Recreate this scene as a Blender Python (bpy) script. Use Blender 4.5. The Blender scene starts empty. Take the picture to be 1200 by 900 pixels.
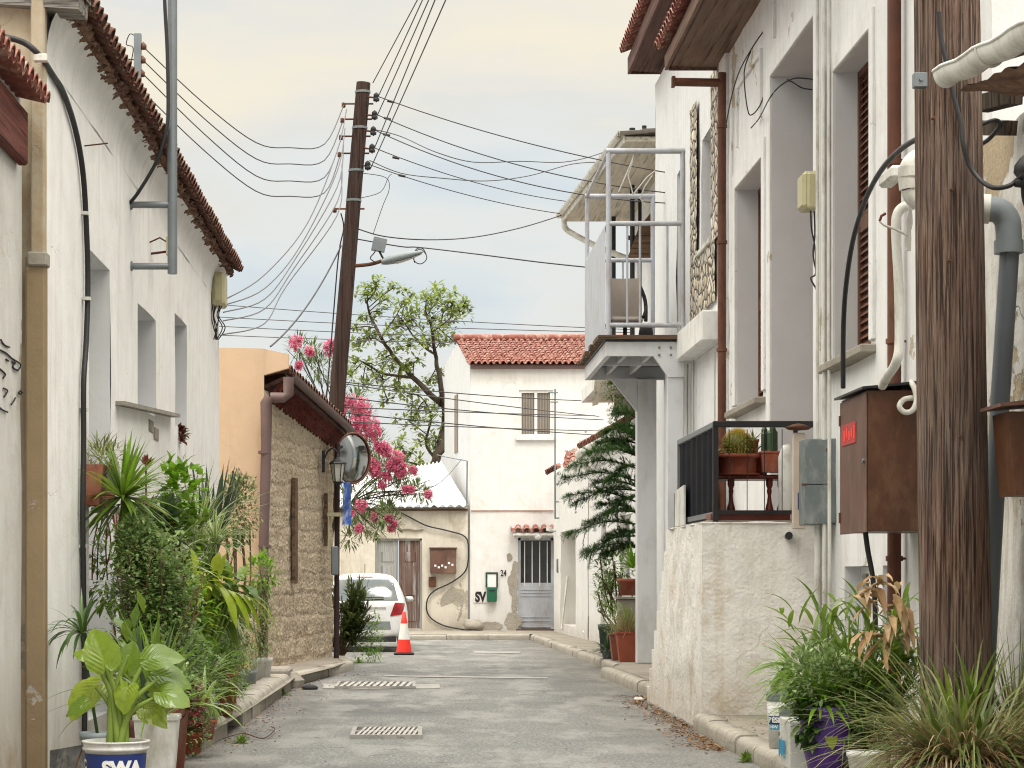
import bpy, math, random
from mathutils import Vector, noise, Matrix
R = math.radians
rnd = random.Random(11)
scn = bpy.context.scene
col = scn.collection
# ---- measured camera: eye 1.45 m above the road, looking down the street along +Y
F, CX, HY, EYE = 2567.0, 485.0, 677.0, 1.45
def P(px, py, Y): return Vector(((px-CX)/F*Y, Y, EYE-(py-HY)/F*Y))
def W(px, py, X):                      # point of a wall plane x = X
    Y = F*X/(px-CX); return Vector((X, Y, EYE-(py-HY)/F*Y))
def V(*a): return Vector(a)

# ------------------------------------------------------------ node helper
class NT:
    def __init__(s, m): s.t = m.node_tree; s.t.nodes.clear()
    def n(s, typ, props=None, **ins):
        nd = s.t.nodes.new('ShaderNode'+typ)
        for k, v in (props or {}).items(): setattr(nd, k, v)
        for k, v in ins.items():
            key = int(k[1:]) if k[0] == '_' and k[1:].isdigit() else k.replace('_', ' ')
            sk = nd.inputs[key]
            if isinstance(v, bpy.types.NodeSocket): s.t.links.new(v, sk)
            else:
                if sk.type == 'RGBA' and len(v) == 3: v = (*v, 1)
                sk.default_value = v
        return nd
    def ramp(s, fac, stops, interp='LINEAR'):
        nd = s.n('ValToRGB', Fac=fac); cr = nd.color_ramp; cr.interpolation = interp
        while len(cr.elements) < len(stops): cr.elements.new(.5)
        for e, (p, c) in zip(cr.elements, stops):
            e.position = p; e.color = (c, c, c, 1) if isinstance(c, (int, float)) else (*c, 1)
        return nd.outputs[0]
    def mix(s, f, a, b, mode='MIX'):
        nd = s.t.nodes.new('ShaderNodeMix'); nd.data_type = 'RGBA'; nd.blend_type = mode
        for i, v in ((0, f), (6, a), (7, b)):
            if isinstance(v, bpy.types.NodeSocket): s.t.links.new(v, nd.inputs[i])
            else: nd.inputs[i].default_value = v if i == 0 else (*v, 1)
        return nd.outputs[2]
    def math(s, op, a, b=0.0, c=0.0):
        nd = s.t.nodes.new('ShaderNodeMath'); nd.operation = op
        for i, v in enumerate((a, b, c)):
            if isinstance(v, bpy.types.NodeSocket): s.t.links.new(v, nd.inputs[i])
            else: nd.inputs[i].default_value = v
        return nd.outputs[0]
    def noise(s, vec, scale, detail=4, rough=.55, dist=0.0):
        return s.n('TexNoise', Vector=vec, Scale=scale, Detail=detail, Roughness=rough, Distortion=dist).outputs[0]
    def mapv(s, vec, scale=(1, 1, 1), loc=(0, 0, 0), rot=(0, 0, 0)):
        return s.n('Mapping', Vector=vec, Scale=scale, Location=loc, Rotation=rot).outputs[0]
    def pos(s): return s.n('NewGeometry').outputs['Position']
    def out(s, surf): s.n('OutputMaterial', Surface=surf)
def newmat(name):
    m = bpy.data.materials.new(name); m.use_nodes = True; return m, NT(m)
def S(r, g, b):                        # sRGB 0-255 -> linear
    f = lambda c: (c/255/12.92) if c/255 <= .04045 else ((c/255+.055)/1.055)**2.4
    return (f(r), f(g), f(b))

def simple(name, c, rough=.6, metal=0.0, var=.25, scale=6.0, bump=.15, bscale=40, spec=.4, grime=None, gamt=.5, gscale=3.0):
    m, t = newmat(name); p = t.pos()
    nz = t.noise(p, scale, 5)
    c2 = tuple(x*(1-var) for x in c); c1 = tuple(min(1, x*(1+var*.6)) for x in c)
    cc = t.mix(t.ramp(nz, [(.3, 0), (.7, 1)]), c2, c1)
    if grime:
        g = t.ramp(t.noise(t.mapv(p, (1, 1, .45)), gscale, 8, .7), [(.48, 0), (.66, gamt)])
        cc = t.mix(g, cc, grime)
    b = t.n('Bump', Strength=bump, Distance=.01, Height=t.noise(p, bscale, 4))
    r = t.ramp(nz, [(.2, max(0, rough-.1)), (.8, min(1, rough+.12))])
    bs = t.n('BsdfPrincipled', Base_Color=cc, Roughness=r, Metallic=metal, Normal=b.outputs[0])
    bs.inputs['Specular IOR Level'].default_value = spec
    t.out(bs.outputs[0]); return m

def plaster(name, c, dirt=S(150, 135, 112), dirt_amt=.45, blotch=.12, streak=.35, ground=.6, peel=0.0, peelc=S(150, 142, 128),
            bump=.35, coarse=0.0, crack=.35, seed=0.0, gz=.9, gz0=.1, lump=.5):
    m, t = newmat(name); p = t.mapv(t.pos(), loc=(seed*7.3, seed*3.1, seed*.7)); p0 = t.pos()
    sx = t.n('SeparateXYZ', Vector=p0); z = sx.outputs[2]
    big = t.noise(p, .9, 5, .6); mid = t.noise(p, 4.0, 6, .65); fine = t.noise(p, 38, 4, .6)
    base = t.mix(t.ramp(big, [(.3, 0), (.7, 1)]), tuple(x*(1-blotch) for x in c), c)
    base = t.mix(t.ramp(mid, [(.35, blotch*1.4), (.62, 0)]), base, tuple(x*.62 for x in dirt))
    # rain streaks
    st = t.noise(t.mapv(p, (5, 5, .3)), 1.6, 7, .66)
    stm = t.math('MULTIPLY', t.ramp(st, [(.49, 0), (.72, streak)]), t.ramp(big, [(.35, .25), (.65, 1)]))
    base = t.mix(stm, base, dirt)
    # dirty blotches
    bl = t.noise(p, 1.7, 9, .72, .4)
    base = t.mix(t.ramp(bl, [(.52, 0), (.68, dirt_amt)]), base, dirt)
    # splash zone at ground
    g = t.n('MapRange', Value=z, _1=gz, _2=gz0, _3=0.0, _4=1.0).outputs[0]
    gm = t.math('MULTIPLY', g, t.ramp(mid, [(.3, .25), (.65, 1)]))
    base = t.mix(t.math('MULTIPLY', gm, ground), base, tuple(x*.75 for x in dirt))
    h = t.math('MULTIPLY', fine, .25)
    h = t.math('ADD', h, t.math('MULTIPLY', mid, lump))
    if coarse:
        vr = t.math('ADD', t.math('MULTIPLY', t.noise(p, 26, 3, .5), .55), t.math('MULTIPLY', t.n('TexVoronoi', {'feature': 'SMOOTH_F1'}, Vector=p, Scale=30).outputs[0], .35))
        h = t.math('ADD', h, t.math('MULTIPLY', vr, coarse))
    if peel:
        pn = t.noise(p, 1.25, 10, .62, .25)
        pm = t.ramp(pn, [(.66-peel, 0), (.672-peel, 1)])
        pc = t.mix(t.ramp(fine, [(.3, 0), (.7, 1)]), tuple(x*.7 for x in peelc), peelc)
        base = t.mix(pm, base, pc); h = t.math('SUBTRACT', h, t.math('MULTIPLY', pm, .6))
    if crack:
        wv = t.n('VectorMath', {'operation': 'ADD'}, _0=p, _1=t.n('VectorMath', {'operation': 'SCALE'}, _0=t.n('TexNoise', Vector=p, Scale=2.5, Detail=4).outputs[1], Scale=.5).outputs[0]).outputs[0]
        vo = t.n('TexVoronoi', {'feature': 'DISTANCE_TO_EDGE'}, Vector=wv, Scale=.9).outputs[0]
        cm = t.math('MULTIPLY', t.ramp(vo, [(0, 1), (.0045, 0)]), t.ramp(t.noise(p, .8, 3), [(.54, 0), (.66, 1)]))
        base = t.mix(t.math('MULTIPLY', cm, crack), base, S(90, 82, 74))
        h = t.math('SUBTRACT', h, t.math('MULTIPLY', cm, .5))
    b = t.n('Bump', Strength=bump, Distance=.03, Height=h)
    bs = t.n('BsdfPrincipled', Base_Color=base, Roughness=.88, Normal=b.outputs[0])
    bs.inputs['Specular IOR Level'].default_value = .2
    t.out(bs.outputs[0]); return m

def leafmat(name, cols, trans=.3, rough=.42, spec=.45):
    m, t = newmat(name); g = t.n('NewGeometry')
    r = g.outputs['Random Per Island']
    k = len(cols)
    cc = t.ramp(r, [(i/max(1, k-1), c) for i, c in enumerate(cols)])
    nz = t.noise(g.outputs['Position'], 30, 2)
    cc = t.mix(t.ramp(nz, [(.3, .35), (.6, 0)]), cc, tuple(x*.45 for x in cols[0]))
    bs = t.n('BsdfPrincipled', Base_Color=cc, Roughness=rough); bs.inputs['Specular IOR Level'].default_value = spec
    tr = t.n('BsdfTranslucent', Color=t.mix(.5, cc, tuple(min(1, x*1.6) for x in cols[-1])))
    t.out(t.n('MixShader', Fac=trans, _1=bs.outputs[0], _2=tr.outputs[0]).outputs[0]); return m

def woodmat(name, dark, mid, light, grain=22.0, bump=.6, zsc=.5, paint=None, pamt=0.0, axis=2, rough=.85):
    m, t = newmat(name); p = t.pos()
    sc = [grain]*3; sc[axis] = zsc
    g = t.noise(t.mapv(p, tuple(sc)), 1.0, 9, .72, .5)
    sc2 = [x*2.6 for x in sc]; sc2[axis] = zsc*.8
    g2 = t.noise(t.mapv(p, tuple(sc2)), 1.0, 4, .6)
    g3 = t.noise(p, 1.3, 4)
    cc = t.ramp(g, [(.3, dark), (.48, mid), (.68, light)])
    cc = t.mix(t.ramp(g2, [(.36, .85), (.46, 0)]), cc, tuple(x*.35 for x in dark))
    cc = t.mix(t.ramp(g3, [(.4, 0), (.65, .45)]), cc, tuple((x+sum(mid)/3)/2*.9 for x in light))
    if paint:
        pm = t.ramp(t.noise(t.mapv(p, tuple(x*.35 for x in sc)), 1.0, 7, .7), [(.62-pamt*.4, 0), (.66-pamt*.4, 1)])
        cc = t.mix(pm, cc, paint)
    h = t.math('ADD', g, t.math('MULTIPLY', t.ramp(g2, [(.36, 0), (.48, 1)]), .8))
    b = t.n('Bump', Strength=bump, Distance=.012, Height=h)
    bs = t.n('BsdfPrincipled', Base_Color=cc, Roughness=rough, Normal=b.outputs[0]); bs.inputs['Specular IOR Level'].default_value = .25
    t.out(bs.outputs[0]); return m

# ------------------------------------------------------------ mesh helper
class MB:
    def __init__(s): s.v = []; s.f = []; s.m = []; s.sm = []
    def face(s, pts, mi=0, smooth=False):
        b = len(s.v); s.v += [Vector(p) for p in pts]; s.f.append(tuple(range(b, b+len(pts)))); s.m.append(mi); s.sm.append(smooth)
    def raw(s, vs, fs, mi=0, smooth=False):
        b = len(s.v); s.v += [Vector(p) for p in vs]
        for f in fs: s.f.append(tuple(i+b for i in f)); s.m.append(mi); s.sm.append(smooth)
    def hexa(s, p, mi=0):              # 8 points: bottom ring then top ring
        s.raw(p, [(0, 3, 2, 1), (4, 5, 6, 7), (0, 1, 5, 4), (1, 2, 6, 5), (2, 3, 7, 6), (3, 0, 4, 7)], mi)
    def box(s, x0, x1, y0, y1, z0, z1, mi=0, bev=0.0):
        if x0 > x1: x0, x1 = x1, x0
        if y0 > y1: y0, y1 = y1, y0
        if z0 > z1: z0, z1 = z1, z0
        if bev <= 0:
            s.hexa([(x0, y0, z0), (x1, y0, z0), (x1, y1, z0), (x0, y1, z0), (x0, y0, z1), (x1, y0, z1), (x1, y1, z1), (x0, y1, z1)], mi); return
        b = min(bev, (x1-x0)*.45, (y1-y0)*.45, (z1-z0)*.45); vs = []; idx = {}
        for ix, X in enumerate((x0, x1)):
            for iy, Y in enumerate((y0, y1)):
                for iz, Z in enumerate((z0, z1)):
                    sx, sy, sz = (1 if ix == 0 else -1), (1 if iy == 0 else -1), (1 if iz == 0 else -1)
                    for a in range(3):
                        q = [X+sx*b, Y+sy*b, Z+sz*b]; q[a] = (X, Y, Z)[a]; idx[(ix, iy, iz, a)] = len(vs); vs.append(q)
        fs = []; I = idx
        fs.append([I[(0, 0, 0, 0)], I[(0, 0, 1, 0)], I[(0, 1, 1, 0)], I[(0, 1, 0, 0)]]); fs.append([I[(1, 0, 0, 0)], I[(1, 1, 0, 0)], I[(1, 1, 1, 0)], I[(1, 0, 1, 0)]])
        fs.append([I[(0, 0, 0, 1)], I[(1, 0, 0, 1)], I[(1, 0, 1, 1)], I[(0, 0, 1, 1)]]); fs.append([I[(0, 1, 0, 1)], I[(0, 1, 1, 1)], I[(1, 1, 1, 1)], I[(1, 1, 0, 1)]])
        fs.append([I[(0, 0, 0, 2)], I[(0, 1, 0, 2)], I[(1, 1, 0, 2)], I[(1, 0, 0, 2)]]); fs.append([I[(0, 0, 1, 2)], I[(1, 0, 1, 2)], I[(1, 1, 1, 2)], I[(0, 1, 1, 2)]])
        for i in (0, 1):
            for j in (0, 1):
                fs.append([I[(0, i, j, 1)], I[(1, i, j, 1)], I[(1, i, j, 2)], I[(0, i, j, 2)]])
                fs.append([I[(i, 0, j, 0)], I[(i, 1, j, 0)], I[(i, 1, j, 2)], I[(i, 0, j, 2)]])
                fs.append([I[(i, j, 0, 0)], I[(i, j, 1, 0)], I[(i, j, 1, 1)], I[(i, j, 0, 1)]])
        for i in (0, 1):
            for j in (0, 1):
                for k in (0, 1): fs.append([I[(i, j, k, 0)], I[(i, j, k, 1)], I[(i, j, k, 2)]])
        s.raw(vs, fs, mi)
    def bar(s, a, b, w, h=None, mi=0, up=(0, 0, 1)):
        a, b = Vector(a), Vector(b); h = h or w; d = (b-a).normalized(); u = Vector(up)
        if abs(d.dot(u)) > .98: u = Vector((0, 1, 0))
        r = d.cross(u).normalized()*w/2; t = r.normalized().cross(d).normalized()*h/2
        s.hexa([a-r-t, a+r-t, b+r-t, b-r-t, a-r+t, a+r+t, b+r+t, b-r+t], mi)
    def tube(s, pts, r, n=8, mi=0, caps=True, smooth=True):
        pts = [Vector(p) for p in pts]; rr = r if isinstance(r, (list, tuple)) else [r]*len(pts)
        vs = []; fs = []; k = len(pts); pu = None
        for i, p in enumerate(pts):
            d = (pts[min(i+1, k-1)]-pts[max(i-1, 0)])
            d = d.normalized() if d.length > 1e-9 else Vector((0, 0, 1))
            if pu is None: pu = d.cross(Vector((0, 0, 1)) if abs(d.z) < .9 else Vector((1, 0, 0))).normalized()
            pu = (pu-d*pu.dot(d)).normalized(); w = d.cross(pu)
            for j in range(n):
                a = 2*math.pi*j/n; vs.append(p+(pu*math.cos(a)+w*math.sin(a))*rr[i])
        for i in range(k-1):
            for j in range(n): fs.append((i*n+j, i*n+(j+1) % n, (i+1)*n+(j+1) % n, (i+1)*n+j))
        s.raw(vs, fs, mi, smooth)
        if caps:
            s.face(vs[:n][::-1], mi); s.face(vs[-n:], mi)
    def lathe(s, c, prof, n=20, mi=0, smooth=True, axis=None):
        c = Vector(c); vs = []; fs = []; k = len(prof)
        for r, z in prof:
            for j in range(n):
                a = 2*math.pi*j/n; q = Vector((r*math.cos(a), r*math.sin(a), z))
                if axis == 'y': q = Vector((q.x, q.z, q.y))
                elif axis == 'x': q = Vector((q.z, q.x, q.y))
                vs.append(c+q)
        for i in range(k-1):
            for j in range(n): fs.append((i*n+j, i*n+(j+1) % n, (i+1)*n+(j+1) % n, (i+1)*n+j))
        s.raw(vs, fs, mi, smooth)
    def grid(s, fn, nu, nv, mi=0, smooth=True):
        vs = [fn(i/nu, j/nv) for j in range(nv+1) for i in range(nu+1)]
        s.raw(vs, [(j*(nu+1)+i, j*(nu+1)+i+1, (j+1)*(nu+1)+i+1, (j+1)*(nu+1)+i) for j in range(nv) for i in range(nu)], mi, smooth)
    def prism(s, poly, vec, mi=0):
        vec = Vector(vec); a = [Vector(p) for p in poly]; b = [p+vec for p in a]; n = len(a)
        s.face(a[::-1], mi); s.face(b, mi)
        for i in range(n): s.face([a[i], a[(i+1) % n], b[(i+1) % n], b[i]], mi)
    def build(s, name, mats, parent=None, origin=None, bevel=0.0):
        mats = mats if isinstance(mats, (list, tuple)) else [mats]
        me = bpy.data.meshes.new(name)
        if parent is not None: o0 = WORLD[parent]
        elif origin is not None: o0 = Vector(origin)
        else:
            xs = [p.x for p in s.v]; ys = [p.y for p in s.v]; zs = [p.z for p in s.v]
            o0 = Vector(((min(xs)+max(xs))/2, (min(ys)+max(ys))/2, min(zs)))
        me.from_pydata([p-o0 for p in s.v], [], s.f)
        for m in mats: me.materials.append(m)
        me.polygons.foreach_set('material_index', s.m); me.polygons.foreach_set('use_smooth', s.sm)
        me.update()
        o = bpy.data.objects.new(name, me); col.objects.link(o)
        if parent is not None: o.parent = parent
        else: o.location = o0
        WORLD[o] = o0
        if bevel:
            bm = o.modifiers.new('bevel', 'BEVEL'); bm.width = bevel; bm.segments = 2; bm.limit_method = 'ANGLE'
        return o
WORLD = {}
def thing(name, label, cat, loc=(0, 0, 0), group=None):
    o = bpy.data.objects.new(name, None); col.objects.link(o); o.location = loc; WORLD[o] = Vector(loc)
    o.empty_display_size = .2
    return tag(o, label, cat, group)
def tag(o, label=None, cat=None, group=None, kind=None):
    if label: o['label'] = label
    if cat: o['category'] = cat
    if group: o['group'] = group
    if kind: o['kind'] = kind
    return o
def kids(o): return [c for c in list(bpy.data.objects) if c.parent == o]
def copy_tree(o, parent=None, loc=None, label=None, scale=None, rotz=None):
    c = o.copy(); col.objects.link(c); c.parent = parent; WORLD[c] = Vector(loc) if loc is not None else WORLD[o]
    if loc is not None: c.location = loc
    if label: c['label'] = label
    if scale: c.scale = (scale,)*3
    if rotz is not None: c.rotation_euler.z = rotz
    for k in kids(o): copy_tree(k, c)
    return c

# wall with openings: origin O, unit direction U along wall, height along z, outward normal N
def facade(mb, O, U, L, z0, z1, ops=(), N=(1, 0, 0), depth=.3, wav=.010, step=.5, mi=0, rmi=None, ztop=None):
    O, U, N = Vector(O), Vector(U), Vector(N); rmi = mi if rmi is None else rmi
    us = {0, L}; zs = {z0, z1}
    for o in ops: us |= {o[0], o[1]}; zs |= {o[2], o[3]}
    def refine(a):
        a = sorted(a); r = []
        for i in range(len(a)-1):
            k = max(1, int(round((a[i+1]-a[i])/step)))
            r += [a[i]+(a[i+1]-a[i])*j/k for j in range(k)]
        return r+[a[-1]]
    us, zs = refine(us), refine(zs)
    def pt(u, z):
        p = O+U*u+Vector((0, 0, z)); q = p*1.3
        off = noise.noise(q)*wav*1.6 + noise.noise(q*3.1)*wav*.6
        if ztop and z > z0+1e-6:
            zt = ztop(u); p.z = z0+(z-z0)*(zt-z0)/(z1-z0)
        return p+N*off
    nu = len(us)
    vs = [pt(u, z) for z in zs for u in us]; fs = []
    for j in range(len(zs)-1):
        for i in range(nu-1):
            cu, cz = (us[i]+us[i+1])/2, (zs[j]+zs[j+1])/2
            if any(o[0] < cu < o[1] and o[2] < cz < o[3] for o in ops): continue
            f = (j*nu+i, j*nu+i+1, (j+1)*nu+i+1, (j+1)*nu+i)
            if U.cross(Vector((0, 0, 1))).dot(N) < 0: f = f[::-1]
            fs.append(f)
    mb.raw(vs, fs, mi, True)
    for o in ops:
        d = o[4] if len(o) > 4 else depth
        c = [pt(o[0], o[2]), pt(o[1], o[2]), pt(o[1], o[3]), pt(o[0], o[3])]
        for a, b in ((0, 1), (1, 2), (2, 3), (3, 0)):
            mb.face([c[a], c[b], c[b]-N*d, c[a]-N*d], rmi)

# barrel roof tile strip surface between eave line a-b and ridge line c-d (a->d up the slope)
def tiles(mb, a, b, c, d, wid=.2, row=.33, r=.065, mi=0, jitter=.012, seed=1, under=True):
    a, b, c, d = map(Vector, (a, b, c, d)); rr = random.Random(seed)
    Lw = ((b-a).length+(c-d).length)/2; Lh = ((d-a).length+(c-b).length)/2
    nc = max(1, int(Lw/wid)); nr = max(1, int(Lh/row)); n0 = (b-a).cross(d-a).normalized()
    if n0.z < 0: n0 = -n0
    def pt(u, v): return (a.lerp(b, u)).lerp(d.lerp(c, u), v)
    for i in range(nc):
        for j in range(nr):
            for kind in ((1, 0) if under else (1,)):
                u = (i+(.5 if kind else 0.0))/nc
                v0, v1 = j/nr-.02, (j+1.12)/nr
                p0, p1 = pt(u, v0), pt(u, v1)
                side = (pt(min(1, u+.01), v0)-pt(u-.01 if u > .01 else u, v0)).normalized()
                jx = side*rr.uniform(-jitter, jitter)+n0*rr.uniform(-jitter, jitter)*.6
                ring = []
                r0, r1 = (r*1.12, r*.92)
                for pp, rad, lift in ((p0, r0, .016), (p1, r1, -.006)):
                    for k in range(7):
                        an = math.pi*k/6
                        up = math.sin(an) if kind else -math.sin(an)
                        ring.append(pp+jx+side*math.cos(an)*rad*(1 if kind else 1.0)+n0*(up*rad*.95+(lift+.02 if kind else lift+.05)))
                mb.raw(ring, [(k, k+1, 8+k, 7+k) for k in range(6)], mi, True)
                q = [ring[k] for k in range(7)]; q2 = [x-n0*.0+ (x-(p0+jx)).normalized()*-.014 for x in q]
                mb.raw(q+q2, [(k, k+1, 8+k, 7+k) for k in range(6)], mi)

# ------------------------------------------------------------ leaves
def prof(kind, t, W_):
    if kind == 'sword': return W_*(.55+.45*min(1, t*4))*min(1, (1-t)*2.0)**.8
    if kind == 'grass': return W_*min(1, (1-t)*1.3)**.7
    if kind == 'lance': return W_*math.sin(math.pi*min(1, t**.75*.98+.02))**.9
    if kind == 'oval': return W_*math.sin(math.pi*min(1, t*.96+.04))**.6
    if kind == 'heart': return W_*(1.0 if t < .05 else (math.cos(max(0, (t-.22))/.78*math.pi/2)**.8 if t > .22 else .8+.2*t/.22))
def leaf(mb, base, d, L, W_, droop=.5, seg=5, kind='lance', fold=.25, mi=0, edge=None, wave=0.0, side=None):
    d = Vector(d).normalized(); p = Vector(base)
    if side is None:
        side = d.cross(Vector((0, 0, 1)))
        if side.length < .15: side = Vector((rnd.uniform(-1, 1), rnd.uniform(-1, 1), 0))
    side = Vector(side).normalized()
    cols = (-1, 0, 1) if edge is None else (-1, -.5, 0, .5, 1)
    vs = []; ph = rnd.random()*6
    for i in range(seg+1):
        t = i/seg; w = max(prof(kind, t, W_)/2, W_*.01)
        nrm = side.cross(d).normalized()
        for c in cols:
            vs.append(p+side*w*c+nrm*(abs(c)*w*fold+wave*w*math.sin(t*14+ph+c)))
        p = p+d*(L/seg); d = (d+Vector((0, 0, -droop/seg))).normalized(); side = (side-d*side.dot(d)).normalized()
    n = len(cols)
    for c in range(n-1):
        m_ = mi if (edge is None or c in (1, 2)) else edge
        mb.raw(vs, [], 0) if False else None
    b = len(mb.v); mb.v += vs
    for i in range(seg):
        for c in range(n-1):
            mb.f.append((b+i*n+c, b+i*n+c+1, b+(i+1)*n+c+1, b+(i+1)*n+c)); mb.sm.append(True)
            mb.m.append(mi if (edge is None or c in (1, 2)) else edge)
def dirv(az, el): return Vector((math.cos(az)*math.cos(el), math.sin(az)*math.cos(el), math.sin(el)))
def rosette(mb, c, n, L, W_, el0=10, el1=85, droop=.6, kind='sword', edge=None, mi=0, seg=6, lj=.25, r0=.03, fold=.25, az0=0, az1=360):
    for i in range(n):
        az = R(rnd.uniform(az0, az1)); el = R(rnd.uniform(el0, el1)); d = dirv(az, el)
        leaf(mb, Vector(c)+Vector((d.x, d.y, 0))*r0, d, L*rnd.uniform(1-lj, 1+lj*.4), W_*rnd.uniform(.8, 1.1), droop*rnd.uniform(.6, 1.5), seg, kind, fold, mi, edge)
def bush(mb, c, rad, n, L, W_, kind='oval', mi=0, twig=None, droop=.6, shell=.35, seg=2, edge=None, up=.2):
    c = Vector(c); rx, ry, rz = rad
    for i in range(n):
        d = Vector((rnd.gauss(0, 1), rnd.gauss(0, 1), rnd.gauss(0, 1))).normalized(); q = rnd.random()**shell
        k = 1+.35*noise.noise(d*2.2+c)
        p = c+Vector((d.x*rx, d.y*ry, d.z*rz))*q*k
        dd = (d+Vector((rnd.uniform(-.9, .9), rnd.uniform(-.9, .9), rnd.uniform(-.6, .6)+up))).normalized()
        leaf(mb, p, dd, L*rnd.uniform(.6, 1.25), W_*rnd.uniform(.7, 1.2), droop, seg, kind, .2, mi, edge)
    if twig is not None:
        for i in range(max(5, n//60)):
            d = Vector((rnd.gauss(0, 1), rnd.gauss(0, 1), abs(rnd.gauss(0, 1)))).normalized()
            e = c+Vector((d.x*rx, d.y*ry, d.z*rz))*.85; s0 = c-Vector((0, 0, rz*.9)); mid = s0.lerp(e, .5)+Vector((rnd.uniform(-.1, .1)*rx, 0, rz*.15))
            mb.tube([s0, mid, e], [.010, .006, .003], 4, twig, False)
def wire_pts(a, b, sag, n=16):
    a, b = Vector(a), Vector(b)
    return [a.lerp(b, i/n)-Vector((0, 0, sag*4*(i/n)*(1-i/n))) for i in range(n+1)]
def smooth_path(pts, sub=6):
    pts = [Vector(p) for p in pts]; out = []
    for i in range(len(pts)-1):
        p0, p1, p2, p3 = pts[max(i-1, 0)], pts[i], pts[i+1], pts[min(i+2, len(pts)-1)]
        for k in range(sub):
            t = k/sub; t2 = t*t; t3 = t2*t
            out.append(.5*((2*p1)+(-p0+p2)*t+(2*p0-5*p1+4*p2-p3)*t2+(-p0+3*p1-3*p2+p3)*t3))
    return out+[pts[-1]]
def text_mesh(mb, body, size, place, mi=0, bold=0.0):     # place(x, y) -> world point
    cu = bpy.data.curves.new('t', 'FONT'); cu.body = body; cu.size = size; cu.align_x = 'CENTER'; cu.align_y = 'CENTER'; cu.offset = bold
    o = bpy.data.objects.new('t', cu); col.objects.link(o)
    dg = bpy.context.evaluated_depsgraph_get(); me = o.evaluated_get(dg).to_mesh()
    vs = [place(v.co.x, v.co.y) for v in me.vertices]; fs = [tuple(p.vertices) for p in me.polygons]
    mb.raw(vs, fs, mi)
    bpy.data.objects.remove(o); bpy.data.curves.remove(cu)
# ================================================================ MATERIALS
M = {}
M['plaster_left'] = plaster('plaster_left', (.80, .80, .80), blotch=.07, streak=.28, dirt_amt=.18, bump=.35, ground=.5, crack=.5, seed=1, lump=.5)
M['plaster_near'] = plaster('plaster_near', (.60, .60, .59), dirt=S(150, 128, 98), blotch=.1, streak=.25, dirt_amt=.25, bump=.35, ground=.9, gz=1.0, crack=.4, seed=2, peel=.02, peelc=S(170, 155, 130))
M['gable_stain'] = plaster('gable_stain', S(186, 176, 156), dirt=S(150, 118, 80), blotch=.2, streak=.6, dirt_amt=.7, seed=3, peel=.06)
M['tan_paint'] = plaster('tan_paint', S(142, 124, 98), dirt=S(110, 95, 75), blotch=.12, streak=.4, dirt_amt=.35, seed=4, peel=.03, peelc=S(165, 158, 148), gz=1.4, ground=.6)
M['peach'] = plaster('peach', S(206, 178, 150), dirt=S(178, 154, 130), blotch=.06, streak=.25, dirt_amt=.2, bump=.2, seed=5, crack=.5)
M['plaster_right'] = plaster('plaster_right', (.77, .775, .785), dirt=S(166, 152, 132), blotch=.07, streak=.4, dirt_amt=.22, bump=.4, seed=6, crack=.5, peel=.015, peelc=S(196, 184, 164))
M['plaster_c'] = plaster('plaster_c', (.74, .755, .78), blotch=.06, streak=.2, dirt_amt=.15, bump=.5, coarse=.35, seed=7)
M['old_wall'] = plaster('old_wall', (.70, .69, .67), dirt=S(128, 108, 84), blotch=.2, streak=.75, dirt_amt=.75, bump=.8, peel=.10, peelc=S(176, 160, 136), crack=.8, seed=8)
M['plinth'] = plaster('plinth', S(238, 236, 233), dirt=S(190, 172, 146), blotch=.10, streak=.6, dirt_amt=.75, bump=.6, coarse=.8, ground=.5, gz=.7, seed=9, crack=.35, lump=.3)
M['far_white'] = plaster('far_white', (.76, .75, .745), dirt=S(188, 176, 164), blotch=.08, streak=.35, dirt_amt=.35, seed=10, peel=-.01, peelc=S(168, 156, 140), ground=.5, gz=1.0)
M['far_low'] = plaster('far_low', S(218, 212, 200), dirt=S(160, 148, 128), blotch=.15, streak=.7, dirt_amt=.6, seed=11, peel=.03, peelc=S(176, 168, 152), ground=.6, gz=1.0)
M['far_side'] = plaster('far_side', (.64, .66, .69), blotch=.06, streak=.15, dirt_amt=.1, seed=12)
M['mid_white'] = plaster('mid_white', (.74, .74, .74), dirt=S(176, 160, 140), blotch=.06, streak=.35, dirt_amt=.25, seed=13, gz=.7)
M['concrete'] = plaster('concrete', S(158, 152, 142), dirt=S(110, 102, 92), blotch=.2, streak=.3, dirt_amt=.6, bump=.5, ground=0, seed=14, crack=.3)
M['kerb'] = plaster('kerb', S(182, 176, 165), dirt=S(122, 114, 103), blotch=.22, streak=.5, dirt_amt=.6, bump=.7, coarse=.6, ground=.5, gz=.14, gz0=0, seed=15, crack=.4)
M['pave'] = plaster('pave', S(158, 151, 140), dirt=S(112, 104, 94), blotch=.2, streak=0, dirt_amt=.6, bump=.6, ground=0, seed=16, crack=.6)
M['reveal'] = simple('reveal', S(206, 207, 210), .9, var=.06, scale=2, bump=.25, bscale=14)  # jambs greyer than the wall plaster, some recess shade put into the colour
M['frame_white'] = simple('frame_white', (.72, .72, .71), .6, var=.06, bump=.15, grime=S(150, 140, 125), gamt=.35)
M['window_glass'] = simple('window_glass', (.03, .035, .04), .12, var=.2, bump=.02, spec=.6)
M['curtain'] = simple('curtain', S(132, 122, 112), .8, var=.2, scale=9)
M['steel_white'] = simple('steel_white', S(176, 181, 190), .5, var=.08, scale=3, bump=.05, grime=S(140, 112, 88), gamt=.4, gscale=5)
M['steel_col'] = simple('steel_col', S(208, 210, 214), .55, var=.07, scale=1.5, bump=.08, grime=S(150, 140, 128), gamt=.35, gscale=2.5)
M['galv'] = simple('galv', S(122, 128, 132), .45, .5, var=.12, scale=4, bump=.05)
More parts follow.
